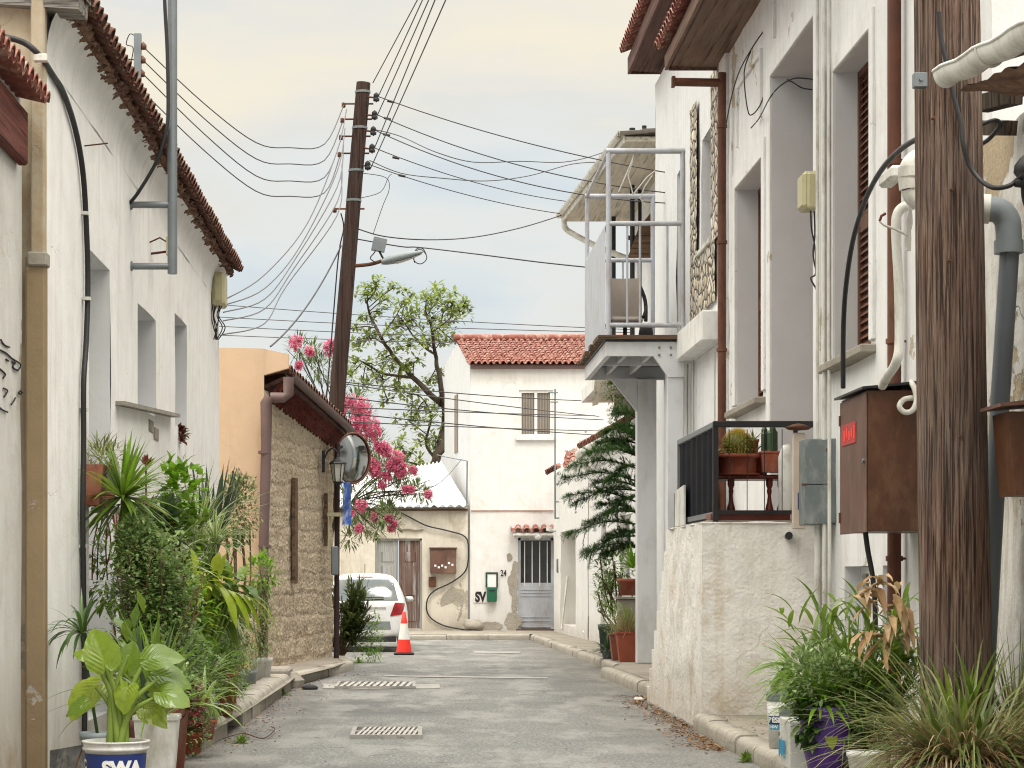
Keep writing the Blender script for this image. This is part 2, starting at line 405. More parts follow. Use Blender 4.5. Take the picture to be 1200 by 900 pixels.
M['pipe_grey'] = simple('pipe_grey', S(98, 104, 110), .45, var=.1, scale=4, bump=.03)
M['pvc_white'] = simple('pvc_white', S(206, 206, 200), .5, var=.07, scale=5, bump=.06, grime=S(120, 104, 84), gamt=.55, gscale=4)
M['brown_metal'] = simple('brown_metal', S(92, 52, 36), .55, var=.25, scale=5, bump=.12, grime=S(120, 86, 64), gamt=.5)
M['mauve_metal'] = simple('mauve_metal', S(104, 84, 82), .6, var=.15, scale=5, bump=.1)
M['brown_box'] = simple('brown_box', S(78, 46, 28), .45, var=.3, scale=2.6, bump=.06, grime=S(112, 84, 62), gamt=.5, gscale=5)
M['brown_box_side'] = simple('brown_box_side', S(96, 68, 58), .6, var=.3, scale=4, bump=.1, grime=S(130, 106, 92), gamt=.5)
M['grey_box'] = simple('grey_box', S(112, 120, 122), .55, .2, var=.15, scale=6, bump=.06, grime=S(170, 172, 170), gamt=.5, gscale=9)
M['beige_plastic'] = simple('beige_plastic', S(176, 170, 136), .5, var=.1, scale=6, bump=.04, grime=S(120, 112, 84), gamt=.4)
M['black'] = simple('black', (.012, .012, .014), .45, var=.3, bump=.05)
M['black_wire'] = simple('black_wire', (.02, .02, .022), .5, var=.2, bump=.0)
M['grey_wire'] = simple('grey_wire', (.07, .07, .075), .5, var=.2, bump=.0)
M['white_wire'] = simple('white_wire', S(190, 188, 182), .5, var=.1, bump=.0)
M['navy'] = simple('navy', (.004, .005, .010), .75, var=.3, scale=3, bump=.05, spec=.12, grime=S(40, 42, 50), gamt=.2)
M['rust'] = simple('rust', S(92, 58, 40), .85, var=.4, scale=12, bump=.3)
M['terracotta'] = simple('terracotta', S(146, 76, 56), .75, var=.2, scale=5, bump=.1, grime=S(176, 140, 122), gamt=.45)
M['terracotta_old'] = simple('terracotta_old', S(136, 80, 62), .8, var=.2, scale=7, bump=.15, grime=S(150, 128, 110), gamt=.5)
M['tile_red'] = simple('tile_red', S(134, 80, 70), .9, var=.3, scale=9, bump=.3, grime=S(182, 156, 140), gamt=.75, gscale=7)
M['tile_old'] = simple('tile_old', S(92, 58, 48), .95, var=.5, scale=9, bump=.5, grime=S(112, 96, 78), gamt=.75, gscale=6)
M['mortar'] = simple('mortar', S(118, 92, 76), .95, var=.55, scale=13, bump=1.0, bscale=26, grime=S(96, 56, 46), gamt=.8, gscale=9)
M['soil'] = simple('soil', (.035, .025, .018), .95, var=.4, scale=20, bump=.8)
M['dark_post'] = simple('dark_post', S(44, 28, 26), .7, var=.3, scale=6, bump=.1)
M['maroon_wood'] = woodmat('maroon_wood', S(52, 22, 18), S(92, 42, 34), S(120, 66, 54), 18, .4, 1.2, axis=1)
M['turned_wood'] = simple('turned_wood', S(104, 42, 28), .35, var=.3, scale=9, bump=.05)
M['soffit'] = woodmat('soffit', S(86, 66, 56), S(112, 88, 76), S(134, 110, 96), 9, .35, .6, axis=1)
M['soffit_red'] = woodmat('soffit_red', S(66, 44, 40), S(92, 62, 56), S(110, 80, 70), 9, .35, .6, axis=1)
M['soffit_cream'] = woodmat('soffit_cream', S(150, 142, 126), S(176, 168, 152), S(196, 188, 172), 6, .3, .6, axis=1)
M['shutter'] = woodmat('shutter', S(78, 50, 40), S(110, 76, 62), S(134, 98, 82), 20, .3, .8)
M['pole_near'] = woodmat('pole_near', S(56, 42, 36), S(104, 80, 68), S(146, 126, 113), 38, 1.3, 2.2)
M['pole_far'] = woodmat('pole_far', S(34, 24, 22), S(58, 42, 37), S(82, 64, 56), 14, .6, .4)
M['board_grey'] = woodmat('board_grey', S(84, 80, 76), S(128, 124, 118), S(160, 156, 148), 24, .9, .8, axis=0)
M['deck_wood'] = woodmat('deck_wood', S(60, 44, 34), S(98, 76, 60), S(130, 106, 84), 18, .6, 1.0, axis=0)
M['old_door'] = woodmat('old_door', S(70, 50, 44), S(104, 80, 72), S(134, 116, 108), 16, .4, .7, paint=S(150, 152, 152), pamt=.25)
M['old_door_grey'] = woodmat('old_door_grey', S(120, 116, 112), S(150, 150, 148), S(170, 171, 170), 16, .3, .7)
M['bark'] = woodmat('bark', S(34, 26, 20), S(62, 50, 40), S(90, 78, 64), 16, .8, 1.5)
M['car_white'] = simple('car_white', (.72, .73, .74), .25, var=.02, bump=0, spec=.6)
M['car_dark'] = simple('car_dark', (.02, .021, .023), .6, var=.1, bump=.02)
M['tyre'] = simple('tyre', (.022, .022, .022), .85, var=.2, bump=.1)
M['alloy'] = simple('alloy', (.4, .41, .42), .35, .8, var=.05, bump=0)
M['tail_red'] = simple('tail_red', (.32, .012, .018), .2, var=.3, scale=9, bump=.02, spec=.7)
M['car_glass'] = simple('car_glass', (.02, .035, .035), .08, var=.5, scale=3, bump=0, spec=.9)
M['cone_red'] = simple('cone_red', (.80, .035, .022), .45, var=.12, bump=.02)
M['cone_white'] = simple('cone_white', (.74, .73, .71), .45, var=.08, bump=.02)
M['plastic_white'] = simple('plastic_white', (.62, .62, .60), .45, var=.07, scale=4, bump=.04, grime=S(130, 116, 96), gamt=.5, gscale=6)
M['plastic_grey'] = simple('plastic_grey', S(128, 136, 140), .5, var=.1, bump=.04)
M['blue_print'] = simple('blue_print', (.012, .03, .16), .45, var=.1, bump=0)
M['cyan_print'] = simple('cyan_print', (.03, .28, .48), .45, var=.1, bump=0)
M['red_print'] = simple('red_print', (.45, .03, .03), .6, var=.3, bump=0, grime=S(120, 84, 70), gamt=.9, gscale=14)
M['print_white'] = simple('print_white', (.8, .8, .8), .5, var=.03, bump=0)
M['purple_pot'] = simple('purple_pot', (.075, .025, .20), .35, var=.15, scale=3, bump=.02, grime=(.16, .10, .3), gamt=.3)
M['green_box'] = simple('green_box', (.012, .11, .055), .4, var=.15, bump=.03)
M['dark_green'] = simple('dark_green', (.02, .05, .04), .5, var=.15, bump=.03)
M['beige_board'] = simple('beige_board', S(196, 182, 170), .7, var=.08, bump=.1)
M['brass'] = simple('brass', S(150, 120, 60), .4, .8, var=.2, bump=.02)
M['bulb'] = simple('bulb', (.82, .82, .80), .25, var=.02, bump=0)
M['lamp_glass'] = simple('lamp_glass', S(190, 190, 182), .2, var=.15, bump=.02, spec=.7)
M['ink'] = simple('ink', (.02, .02, .022), .8, var=.2, bump=0)
M['chair_cloth'] = simple('chair_cloth', S(176, 166, 158), .9, var=.1, scale=4, bump=.2)
M['fabric_dark'] = simple('fabric_dark', (.03, .03, .035), .8, var=.2, bump=.1)
M['slate'] = simple('slate', S(70, 70, 70), .6, var=.6, scale=14, bump=.3, grime=S(120, 118, 112), gamt=.8, gscale=16)
M['litter'] = leafmat('litter', [S(120, 84, 52), S(150, 104, 62), S(96, 70, 48), S(176, 140, 96)], 0.0, .8, .2)
# foliage
M['g_bright'] = leafmat('g_bright', [(.09, .20, .012), (.15, .30, .02), (.23, .40, .03)], .35, .32)
M['g_mid'] = leafmat('g_mid', [(.045, .10, .012), (.11, .19, .022), (.20, .29, .04)], .3, .34)
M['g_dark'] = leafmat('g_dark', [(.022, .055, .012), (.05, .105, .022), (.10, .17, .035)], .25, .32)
M['g_small'] = leafmat('g_small', [(.04, .10, .015), (.09, .18, .03), (.17, .29, .055), (.44, .52, .26)], .28, .35)
M['g_blue'] = leafmat('g_blue', [(.03, .06, .03), (.055, .09, .05), (.08, .13, .07)], .15)
M['g_ear'] = leafmat('g_ear', [(.09, .17, .015), (.17, .27, .02), (.28, .36, .035)], .4, .28, .6)
M['g_yellow'] = leafmat('g_yellow', [(.20, .28, .02), (.30, .38, .03), (.38, .42, .05)], .4, .35)
M['g_cream'] = leafmat('g_cream', [(.42, .45, .26), (.50, .53, .34), (.36, .42, .2)], .3)
M['g_purple'] = leafmat('g_purple', [(.05, .02, .03), (.03, .045, .02), (.09, .03, .035)], .2)
M['g_red'] = leafmat('g_red', [(.25, .03, .04), (.16, .03, .03), (.07, .07, .02)], .3)
M['g_tree'] = leafmat('g_tree', [(.09, .14, .025), (.17, .23, .045), (.28, .34, .09)], .35, .55)
M['g_pine'] = leafmat('g_pine', [(.03, .085, .022), (.065, .15, .04), (.12, .22, .06)], .2)
M['g_cactus'] = leafmat('g_cactus', [(.08, .11, .015), (.12, .14, .025)], 0, .6)
M['spine'] = leafmat('spine', [(.60, .46, .08), (.72, .58, .16), (.45, .32, .06)], .1, .6)
M['stem_green'] = simple('stem_green', (.18, .26, .04), .5, var=.2, bump=.05)
M['stem_brown'] = simple('stem_brown', S(104, 84, 62), .85, var=.3, scale=14, bump=.3)
M['dry'] = leafmat('dry', [S(170, 140, 104), S(196, 168, 128), S(140, 106, 76), S(212, 190, 152)], .15, .7, .2)
M['g_grass'] = leafmat('g_grass', [(.06, .11, .025), (.12, .18, .045), (.22, .26, .08), (.34, .33, .15)], .25, .42)
M['pink'] = leafmat('pink', [(.60, .10, .20), (.74, .20, .34), (.50, .07, .14), (.82, .36, .48)], .3, .6, .2)
M['g_oleander'] = leafmat('g_oleander', [(.04, .07, .02), (.08, .12, .03), (.15, .19, .06)], .25, .5)

# striped shutter curtain of far window, corrugated sheet, stone cladding, rough ashlar, asphalt, mirror
def m_asphalt():
    m, t = newmat('asphalt'); p = t.pos()
    fine = t.math('ADD', t.math('MULTIPLY', t.noise(p, 34, 4, .75), .65), t.math('MULTIPLY', t.noise(p, 110, 2, .7), .35)); grit = t.n('TexVoronoi', Vector=p, Scale=75).outputs[0]
    big = t.noise(p, .35, 6, .6); mid = t.noise(t.mapv(p, (1.6, .5, 1)), 1.0, 7, .65)
    c = t.ramp(fine, [(.34, S(54, 54, 54)), (.45, S(96, 96, 95)), (.55, S(126, 126, 124)), (.68, S(204, 203, 199))])
    c = t.mix(t.ramp(big, [(.38, .65), (.52, 0)]), c, S(84, 84, 84))
    c = t.mix(t.ramp(mid, [(.48, 0), (.6, .5)]), c, S(152, 151, 147))
    c = t.mix(t.ramp(t.noise(p, 2.6, 8, .75), [(.56, 0), (.66, .55)]), c, S(62, 62, 62))
    x = t.n('SeparateXYZ', Vector=p).outputs[0]
    edge = t.math('ABSOLUTE', t.math('SUBTRACT', x, .5)); em = t.n('MapRange', Value=edge, _1=1.2, _2=2.3, _3=0., _4=.45).outputs[0]
    c = t.mix(t.math('MULTIPLY', em, t.ramp(mid, [(.3, .4), (.7, 1)])), c, S(112, 104, 94))
    vo = t.n('TexVoronoi', {'feature': 'DISTANCE_TO_EDGE'}, Vector=t.n('VectorMath', {'operation': 'ADD'}, _0=p, _1=t.n('VectorMath', {'operation': 'SCALE'}, _0=t.n('TexNoise', Vector=p, Scale=1.4, Detail=5).outputs[1], Scale=.9).outputs[0]).outputs[0], Scale=.45).outputs[0]
    cm = t.math('MULTIPLY', t.ramp(vo, [(0, 1), (.008, 0)]), t.ramp(t.noise(p, .5, 3), [(.45, 0), (.6, .7)]))
    c = t.mix(cm, c, S(44, 43, 42))
    h = t.math('ADD', t.math('MULTIPLY', fine, .6), t.math('MULTIPLY', grit, .6))
    b = t.n('Bump', Strength=.7, Distance=.008, Height=h)
    bs = t.n('BsdfPrincipled', Base_Color=c, Roughness=.82, Normal=b.outputs[0]); bs.inputs['Specular IOR Level'].default_value = .3
    t.out(bs.outputs[0]); return m
M['asphalt'] = m_asphalt()
def m_stone():
    m, t = newmat('rough_stone'); p = t.pos()
    g = t.noise(t.mapv(p, (11, 11, 9)), 1.0, 8, .7, .9); g2 = t.noise(t.mapv(p, (38, 38, 13)), 1.0, 5, .7)
    c = t.ramp(g, [(.22, S(128, 112, 92)), (.38, S(186, 168, 144)), (.55, S(212, 196, 172)), (.8, S(228, 216, 196))])
    c = t.mix(t.ramp(g2, [(.34, .5), (.44, 0)]), c, S(104, 86, 68))
    z = t.n('SeparateXYZ', Vector=p).outputs[2]
    cz = t.math('ADD', z, t.math('MULTIPLY', t.noise(p, 1.2, 3), .25))
    fr = t.math('PINGPONG', cz, .165)
    c = t.mix(t.ramp(fr, [(.0, .25), (.035, 0)]), c, S(120, 102, 82))
    h = t.math('ADD', t.math('ADD', g, t.math('MULTIPLY', t.n('TexVoronoi', Vector=t.mapv(p, (9, 9, 14), rot=(0, .5, 0)), Scale=1.4).outputs[0], .6)), t.math('ADD', t.math('MULTIPLY', g2, .7), t.math('MULTIPLY', t.ramp(fr, [(0, 0), (.06, 1)]), .5)))
    b = t.n('Bump', Strength=1.0, Distance=.06, Height=h)
    bs = t.n('BsdfPrincipled', Base_Color=c, Roughness=.95, Normal=b.outputs[0]); bs.inputs['Specular IOR Level'].default_value = .15
    t.out(bs.outputs[0]); return m
M['rough_stone'] = m_stone()
def m_pebble():
    m, t = newmat('pebble'); p = t.mapv(t.pos(), (1, .8, 1))
    vd = t.n('TexVoronoi', {'feature': 'DISTANCE_TO_EDGE'}, Vector=p, Scale=6.5).outputs[0]
    vc = t.n('TexVoronoi', Vector=p, Scale=6.5).outputs[1]
    s = t.n('SeparateColor', Color=vc).outputs[0]
    c = t.ramp(s, [(0, S(176, 160, 138)), (.3, S(206, 196, 178)), (.6, S(154, 146, 136)), (1, S(214, 206, 192))])
    c = t.mix(t.ramp(vd, [(.03, 1), (.08, 0)]), c, S(86, 80, 74))
    b = t.n('Bump', Strength=1.0, Distance=.05, Height=t.ramp(vd, [(.0, 0), (.1, .7), (.3, 1)]))
    bs = t.n('BsdfPrincipled', Base_Color=c, Roughness=.85, Normal=b.outputs[0]); t.out(bs.outputs[0]); return m
M['pebble'] = m_pebble()
def m_corr():
    m, t = newmat('corrugated'); p = t.pos()
    nz = t.noise(p, 1.3, 7, .7)
    c = t.mix(t.ramp(nz, [(.5, 0), (.7, .5)]), S(200, 203, 206), S(150, 134, 116))
    bs = t.n('BsdfPrincipled', Base_Color=c, Roughness=.45, Metallic=.1); t.out(bs.outputs[0]); return m
M['corrugated'] = m_corr()
def m_mirror():
    m, t = newmat('mirror'); bs = t.n('BsdfPrincipled', Base_Color=(.36, .38, .39), Roughness=.12, Metallic=1.0); t.out(bs.outputs[0]); return m
M['mirror'] = m_mirror(); M['grate_bar'] = simple('grate_bar', S(176, 174, 168), .8, var=.2, scale=14, bump=.3, grime=S(96, 92, 88), gamt=.7, gscale=9)
def m_blinds():
    m, t = newmat('blinds'); p = t.pos(); x = t.n('SeparateXYZ', Vector=p).outputs[0]
    w = t.math('PINGPONG', x, .035)
    c = t.mix(t.math('MULTIPLY', w, 28.0), S(96, 88, 82), S(150, 140, 128)); c = t.mix(t.ramp(t.noise(p, 1.5, 3), [(.35, .4), (.65, 0)]), c, S(80, 74, 70))
    bs = t.n('BsdfPrincipled', Base_Color=c, Roughness=.5); t.out(bs.outputs[0]); return m
M['blinds'] = m_blinds()

# ================================================================ WORLD, SUN, CAMERA
SUN_EL, SUN_AZ = 62, 166            # azimuth from +Y clockwise: sun behind the viewer's right shoulder
w = bpy.data.worlds.new('World'); scn.world = w; w.use_nodes = True
t = NT(w)
tc = t.n('TexCoord').outputs['Generated']
sky = t.n('TexSky', {'sky_type': 'NISHITA', 'sun_disc': False, 'sun_elevation': R(SUN_EL), 'sun_rotation': R(SUN_AZ), 'air_density': 1.4, 'dust_density': 3.0}).outputs[0]
z = t.n('SeparateXYZ', Vector=tc).outputs[2]
nz = t.noise(t.mapv(tc, (2.2, 2.2, 9.0), (3.1, .4, 1.7)), 1.15, 6, .52, .35)
nz2 = t.noise(t.mapv(tc, (5, 5, 16), (1.3, 2, 4)), 1.0, 6, .55, .2)
elev = t.n('MapRange', Value=z, _1=.015, _2=.25, _3=0., _4=1.).outputs[0]
f = t.math('ADD', t.math('MULTIPLY', elev, .62), t.math('MULTIPLY', t.math('SUBTRACT', nz, .48), 2.0)); f = t.math('ADD', f, t.math('MULTIPLY', t.math('SUBTRACT', nz2, .5), .8))
cl = t.ramp(f, [(.0, S(212, 224, 231)), (.2, S(222, 231, 235)), (.36, S(234, 237, 235)), (.5, S(235, 234, 228)), (.62, S(243, 238, 226)), (.8, S(252, 243, 221))])
up = t.n('MapRange', Value=z, _1=.27, _2=.8, _3=1.0, _4=5.2).outputs[0]
cl10 = t.n('VectorMath', {'operation': 'SCALE'}, _0=cl, Scale=t.math('MULTIPLY', up, 10.0)).outputs[0]
skc = t.mix(.93, (0, 0, 0), cl10); 
mx = t.t.nodes.new('ShaderNodeMix'); mx.data_type = 'RGBA'; mx.inputs[0].default_value = .93
t.t.links.new(sky, mx.inputs[6]); t.t.links.new(cl10, mx.inputs[7])
bg = t.n('Background', Color=mx.outputs[2], Strength=.1)
t.n('OutputWorld', Surface=bg.outputs[0])
sd = bpy.data.lights.new('sun', 'SUN'); sd.energy = 1.5; sd.angle = R(12); sd.color = (1, .97, .93)
so = bpy.data.objects.new('sun', sd); col.objects.link(so)
a, e = R(SUN_AZ), R(SUN_EL); dv = Vector((math.sin(a)*math.cos(e), math.cos(a)*math.cos(e), math.sin(e)))
so.rotation_euler = (-dv).to_track_quat('-Z', 'Y').to_euler(); so.location = (10, -10, 30)
cd = bpy.data.cameras.new('camera'); co = bpy.data.objects.new('camera', cd); col.objects.link(co)
co.location = (0, 0, EYE); co.rotation_euler = (R(90), 0, 0)
cd.sensor_width = 36; cd.lens = F/1200*36; cd.shift_x = 115/1200; cd.shift_y = 227/1200; cd.clip_end = 2000; cd.clip_start = .1
scn.camera = co
scn.view_settings.view_transform = 'Standard'; scn.view_settings.look = 'None'; scn.view_settings.exposure = 0; scn.view_settings.gamma = 1
scn.cycles.pixel_filter_type = 'BLACKMAN_HARRIS'; scn.cycles.filter_width = 1.1; scn.cycles.max_bounces = 6; scn.cycles.transparent_max_bounces = 6

# ================================================================ GROUND, ROAD, KERBS
b = MB(); b.face([(-400, -60, -.012), (400, -60, -.012), (400, 700, -.012), (-400, 700, -.012)]); tag(b.build('ground', M['pave'], origin=(0, 0, 0)), kind='structure')
b = MB()
def roadpt(u, v):
    y = -6+v*57.3; x = -6+u*11.5
    return Vector((x, y, .0+.003*noise.noise(Vector((x*.5, y*.25, 0)))))
b.grid(roadpt, 40, 90); tag(b.build('road', M['asphalt'], origin=(0, 0, 0)), kind='structure')
def kerb(name, pts, side, h=.15, wd=.17, seed=0, inner=None):
    """kerb stones along a polyline; side=+1: pavement lies to the left of travel"""
    rr = random.Random(seed); b = MB(); pts = [Vector((x, y, 0)) for x, y in pts]
    for i in range(len(pts)-1):
        a, c = pts[i], pts[i+1]; L = (c-a).length; n = max(1, round(L/.95)); d = (c-a).normalized(); nrm = Vector((-d.y, d.x, 0))*side
        for k in range(n):
            p = a.lerp(c, k/n)+d*.006; q = a.lerp(c, (k+1)/n)-d*.006
            off = nrm*rr.uniform(-.012, .012); hh = h+rr.uniform(-.01, .008)
            pr = [(0, -.05), (0, hh*.62), (.012, hh*.82), (.035, hh*.95), (.07, hh), (wd, hh), (wd, -.05)]
            ra = [p+off+nrm*u+Vector((0, 0, z)) for u, z in pr]; rb = [q+off+nrm*u+Vector((0, 0, z)) for u, z in pr]
            N_ = 5; rows = []
            for s_ in range(N_+1):
                rows.append([ra[j].lerp(rb[j], s_/N_)+(nrm*-1+Vector((0, 0, .6)))*(noise.noise(ra[j].lerp(rb[j], s_/N_)*5)*.006) for j in range(len(pr))])
            vs = [x for r_ in rows for x in r_]; m_ = len(pr)
            b.raw(vs, [(s_*m_+j, s_*m_+j+1, (s_+1)*m_+j+1, (s_+1)*m_+j) if side < 0 else (s_*m_+j, (s_+1)*m_+j, (s_+1)*m_+j+1, s_*m_+j+1) for s_ in range(N_) for j in range(m_-1)], 0, True)
            b.face(rows[0] if side > 0 else rows[0][::-1]); b.face(rows[-1][::-1] if side > 0 else rows[-1])
    return tag(b.build(name, M['kerb']), kind='structure')
LK = [(-2.15, 6), (-2.0, 12), (-1.86, 16.5), (-1.72, 20.2)]
LK2 = [(-1.66, 21.4), (-1.62, 27.3), (-1.60, 28.4)]
LK3 = [(-1.64, 29.2), (-1.25, 32.0), (-.93, 34.4), (-1.05, 35.2)]
kerb('kerb', LK, 1, .18, seed=1, wd=.22); kerb('kerb', LK2, 1, .21, seed=2, wd=.26); kerb('kerb', LK3, 1, .15, seed=3)
kerb('kerb', [(-1.12, 36.6), (-1.6, 37.4), (-4, 38.2)], 1, .13, seed=4)
RK = [(2.65, 6), (2.65, 20.85)]
kerb('kerb', RK, -1, .15, seed=5, wd=.2)
kerb('kerb', [(2.9, 25.75), (2.72, 31.8)], -1, .15, seed=6)
RK2 = [(3.06, 33.6), (2.72, 51.0)]
kerb('kerb', RK2, -1, .14, seed=7)
kerb('kerb', [(2.70, 51.0), (-8, 51.0)], -1, .13, seed=8)
b = MB()
def slab(pts, z=.14):
    b.face([(x, y, z) for x, y in pts])
slab([(-6, 6), (-2.02, 6), (-1.87, 12), (-1.73, 16.5), (-1.58, 20.2), (-1.5, 27.3), (-1.5, 28.9), (-1.13, 32), (-.98, 34.4), (-1.15, 36.7), (-1.6, 37.5), (-4, 38.3), (-6, 38.3)][::-1] and [(-6, 6), (-2.1, 6), (-1.95, 12), (-1.81, 16.5), (-1.67, 20.2), (-1.56, 27.3), (-1.56, 29.0), (-1.18, 32), (-.99, 34.6), (-1.15, 36.7), (-1.62, 37.5), (-4, 38.3), (-6, 38.3)])
slab([(2.8, 6), (6, 6), (6, 20.95), (2.8, 20.95)])
slab([(3.0, 25.8), (6, 25.8), (6, 33.6), (3.2, 33.6), (2.85, 31.7)])
slab([(3.2, 33.6), (6, 33.6), (6, 51.1), (2.84, 51.1)], .136)
slab([(-9, 51.1), (6, 51.1), (6, 55.2), (-9, 55.2)], .132)
tag(b.build('pavement', M['pave'], origin=(0, 0, 0)), kind='structure')
# worn patches in the asphalt
def patch(pts, mat_, name='road_patch', z=.007):
    c = MB(); n = 40; c0 = sum((Vector((x, y, 0)) for x, y in pts), Vector())/len(pts)
    ring = []
    for i in range(len(pts)):
        a_, b_ = Vector((*pts[i], 0)), Vector((*pts[(i+1) % len(pts)], 0))
        for k in range(8):
            q = a_.lerp(b_, k/8); q += Vector((noise.noise(q*3)*.05, noise.noise(q*3+V(5, 5, 5))*.12, 0)); q.z = z; ring.append(q)
    c.face(ring); return tag(c.build(name, mat_), kind='structure')
M['patch_light'] = plaster('patch_light', S(186, 185, 181), dirt=S(140, 134, 124), blotch=.2, streak=0, dirt_amt=.6, bump=.5, ground=0, seed=21)
M['patch_dark'] = plaster('patch_dark', S(112, 111, 109), dirt=S(84, 82, 80), blotch=.15, streak=0, dirt_amt=.4, bump=.5, coarse=.8, ground=0, seed=22)
M['patch_mid'] = plaster('patch_mid', S(166, 164, 159), dirt=S(110, 108, 104), blotch=.2, streak=0, dirt_amt=.6, bump=.5, ground=0, seed=23)
def G(px, py): Y = F*EYE/(py-HY); return ((px-CX)/F*Y, Y)
patch([G(378, 807.6), G(515, 807.6), G(515, 802.2), G(378, 801.6)], M['patch_mid'])
patch([G(450, 793), G(640, 795.8), G(642, 794.2), G(450, 791.6)], M['patch_mid'])
patch([G(555, 765.3), G(610, 766), G(610, 764), G(555, 763.4)], M['patch_mid'])
def grate(px0, px1, py0, py1, nb, label):
    x0, y1 = G(px0, py1); x1 = G(px1, py1)[0]; y0 = y1; y1b = G(px0, py0)[1]
    g = thing('drain_grate', label, 'drain grate', ((x0+x1)/2, y0, .0), 'drain grates set in the asphalt')
    c = MB(); zt = .038
    for (a0, a1, b0, b1) in ((x0, x1, y0, y0+.05), (x0, x1, y1b-.05, y1b), (x0, x0+.04, y0+.05, y1b-.05), (x1-.04, x1, y0+.05, y1b-.05)): c.box(a0, a1, b0, b1, -.02, zt)
    c.build('frame', M['patch_mid'], g)
    c = MB(); c.box(x0+.03, x1-.03, y0+.04, y1b-.04, -.03, .019); c.build('pit', M['black'], g)
    c = MB()
    for k in range(nb):
        xa = x0+.05+(x1-x0-.1)*k/nb; wdt = (x1-x0-.1)/nb*.55
        c.hexa([(xa, y0+.05, .02), (xa+wdt, y0+.05, .02), (xa+wdt+.06, y1b-.05, .02), (xa+.06, y1b-.05, .02), (xa, y0+.05, zt-.003), (xa+wdt, y0+.05, zt-.003), (xa+wdt+.06, y1b-.05, zt-.003), (xa+.06, y1b-.05, zt-.003)])
    c.box(x0+.04, x1-.04, (y0+y1b)/2-.02, (y0+y1b)/2+.02, .02, zt-.002)
    c.build('bars', M['grate_bar'], g)
grate(410, 495, 855.5, 866, 12, 'nearer slotted drain grate with white bars set in the middle of the road')
grate(392, 487, 801.5, 807.5, 11, 'farther wide drain grate in a pale concrete patch beside the left kerb')
# ================================================================ LEFT SIDE
def opening_fill(parent, kind, O, U, N, u0, u1, z0, z1, d, mats, name='window'):
    """frame and pane standing at the back of a wall opening"""
    O, U, N = Vector(O), Vector(U), Vector(N); fw = .06
    def q(u, z, k): return O+U*u+Vector((0, 0, z))-N*k
    f = MB()
    def bx(c, a0, a1, b0, b1, k0, k1):
        c.hexa([q(a0, b0, k0), q(a1, b0, k0), q(a1, b0, k1), q(a0, b0, k1), q(a0, b1, k0), q(a1, b1, k0), q(a1, b1, k1), q(a0, b1, k1)])
    bx(f, u0, u1, z0, z0+fw, d-.05, d); bx(f, u0, u1, z1-fw, z1, d-.05, d); bx(f, u0, u0+fw, z0+fw, z1-fw, d-.05, d); bx(f, u1-fw, u1, z0+fw, z1-fw, d-.05, d)
    bx(f, (u0+u1)/2-.025, (u0+u1)/2+.025, z0+fw, z1-fw, d-.05, d)
    fo = f.build(name, mats[0], parent)
    g = MB(); bx(g, u0+.01, u1-.01, z0+.01, z1-.01, d-.015, d-.005) if kind == 'glass' else None
    if kind == 'glass': g.build('pane', mats[1], fo)
    if kind == 'louvre':
        for lo, hi in ((u0+fw, (u0+u1)/2-.025), ((u0+u1)/2+.025, u1-fw)):
            n = int((z1-z0-2*fw)/.07)
            for k in range(n):
                zc = z0+fw+.035+k*.07
                if abs(zc-(z0+(z1-z0)*.48)) < .06: bx(g, lo, hi, zc-.035, zc+.035, d-.045, d-.005); continue
                g.hexa([q(lo, zc-.03, d-.045), q(hi, zc-.03, d-.045), q(hi, zc-.02, d-.04), q(lo, zc-.02, d-.04), q(lo, zc+.02, d-.012), q(hi, zc+.02, d-.012), q(hi, zc+.03, d-.006), q(lo, zc+.03, d-.006)])
        bx(g, u0+.01, u1-.01, z0+.01, z1-.01, d-.004, d+.002)
        g.build('louvres', mats[1], fo)
    return fo
def rough_box(b, x0, x1, y0, y1, z0, z1): b.box(x0, x1, y0, y1, z0, z1)

# ---- white house with the tiled eave
XL = -2.5
h = thing('white_house', 'long white plastered house on the left with old barrel tile eave and three deep openings', 'house', (-5, 21, 0))
b = MB()
opsL = [(2.05, 3.22, .35, 3.98, .34), (5.05, 6.45, 3.0, 3.94, .34), (8.1, 9.3, 3.05, 4.22, .34)]
facade(b, (XL, 14.8, 0), (0, 1, 0), 13.3, 0, 5.45, opsL, (1, 0, 0), rmi=1)
facade(b, (-9, 28.1, 0), (1, 0, 0), 6.5, 0, 5.45, (), (0, 1, 0), step=1.5)
facade(b, (-9, 14.8, 0), (0, 1, 0), 13.3, 0, 5.45, (), (-1, 0, 0), step=2)
b.build('wall', [M['plaster_left'], M['reveal']], h)
b = MB()
opsL_f = [(2.05, 3.22, .35, 3.98)]
q = MB(); q.box(XL-.36, XL-.32, 16.87, 18.0, .37, 3.96); do = q.build('door', M['frame_white'], h)
q = MB(); q.tube([(XL-.30, 17.75, 1.35), (XL-.26, 17.75, 1.35), (XL-.26, 17.66, 1.35)], .012, 6); q.build('handle', M['galv'], do)
for o in opsL[1:]: opening_fill(h, 'glass', (XL, 14.8, 0), (0, 1, 0), (1, 0, 0), o[0], o[1], o[2], o[3], .33, (M['frame_white'], M['window_glass']))
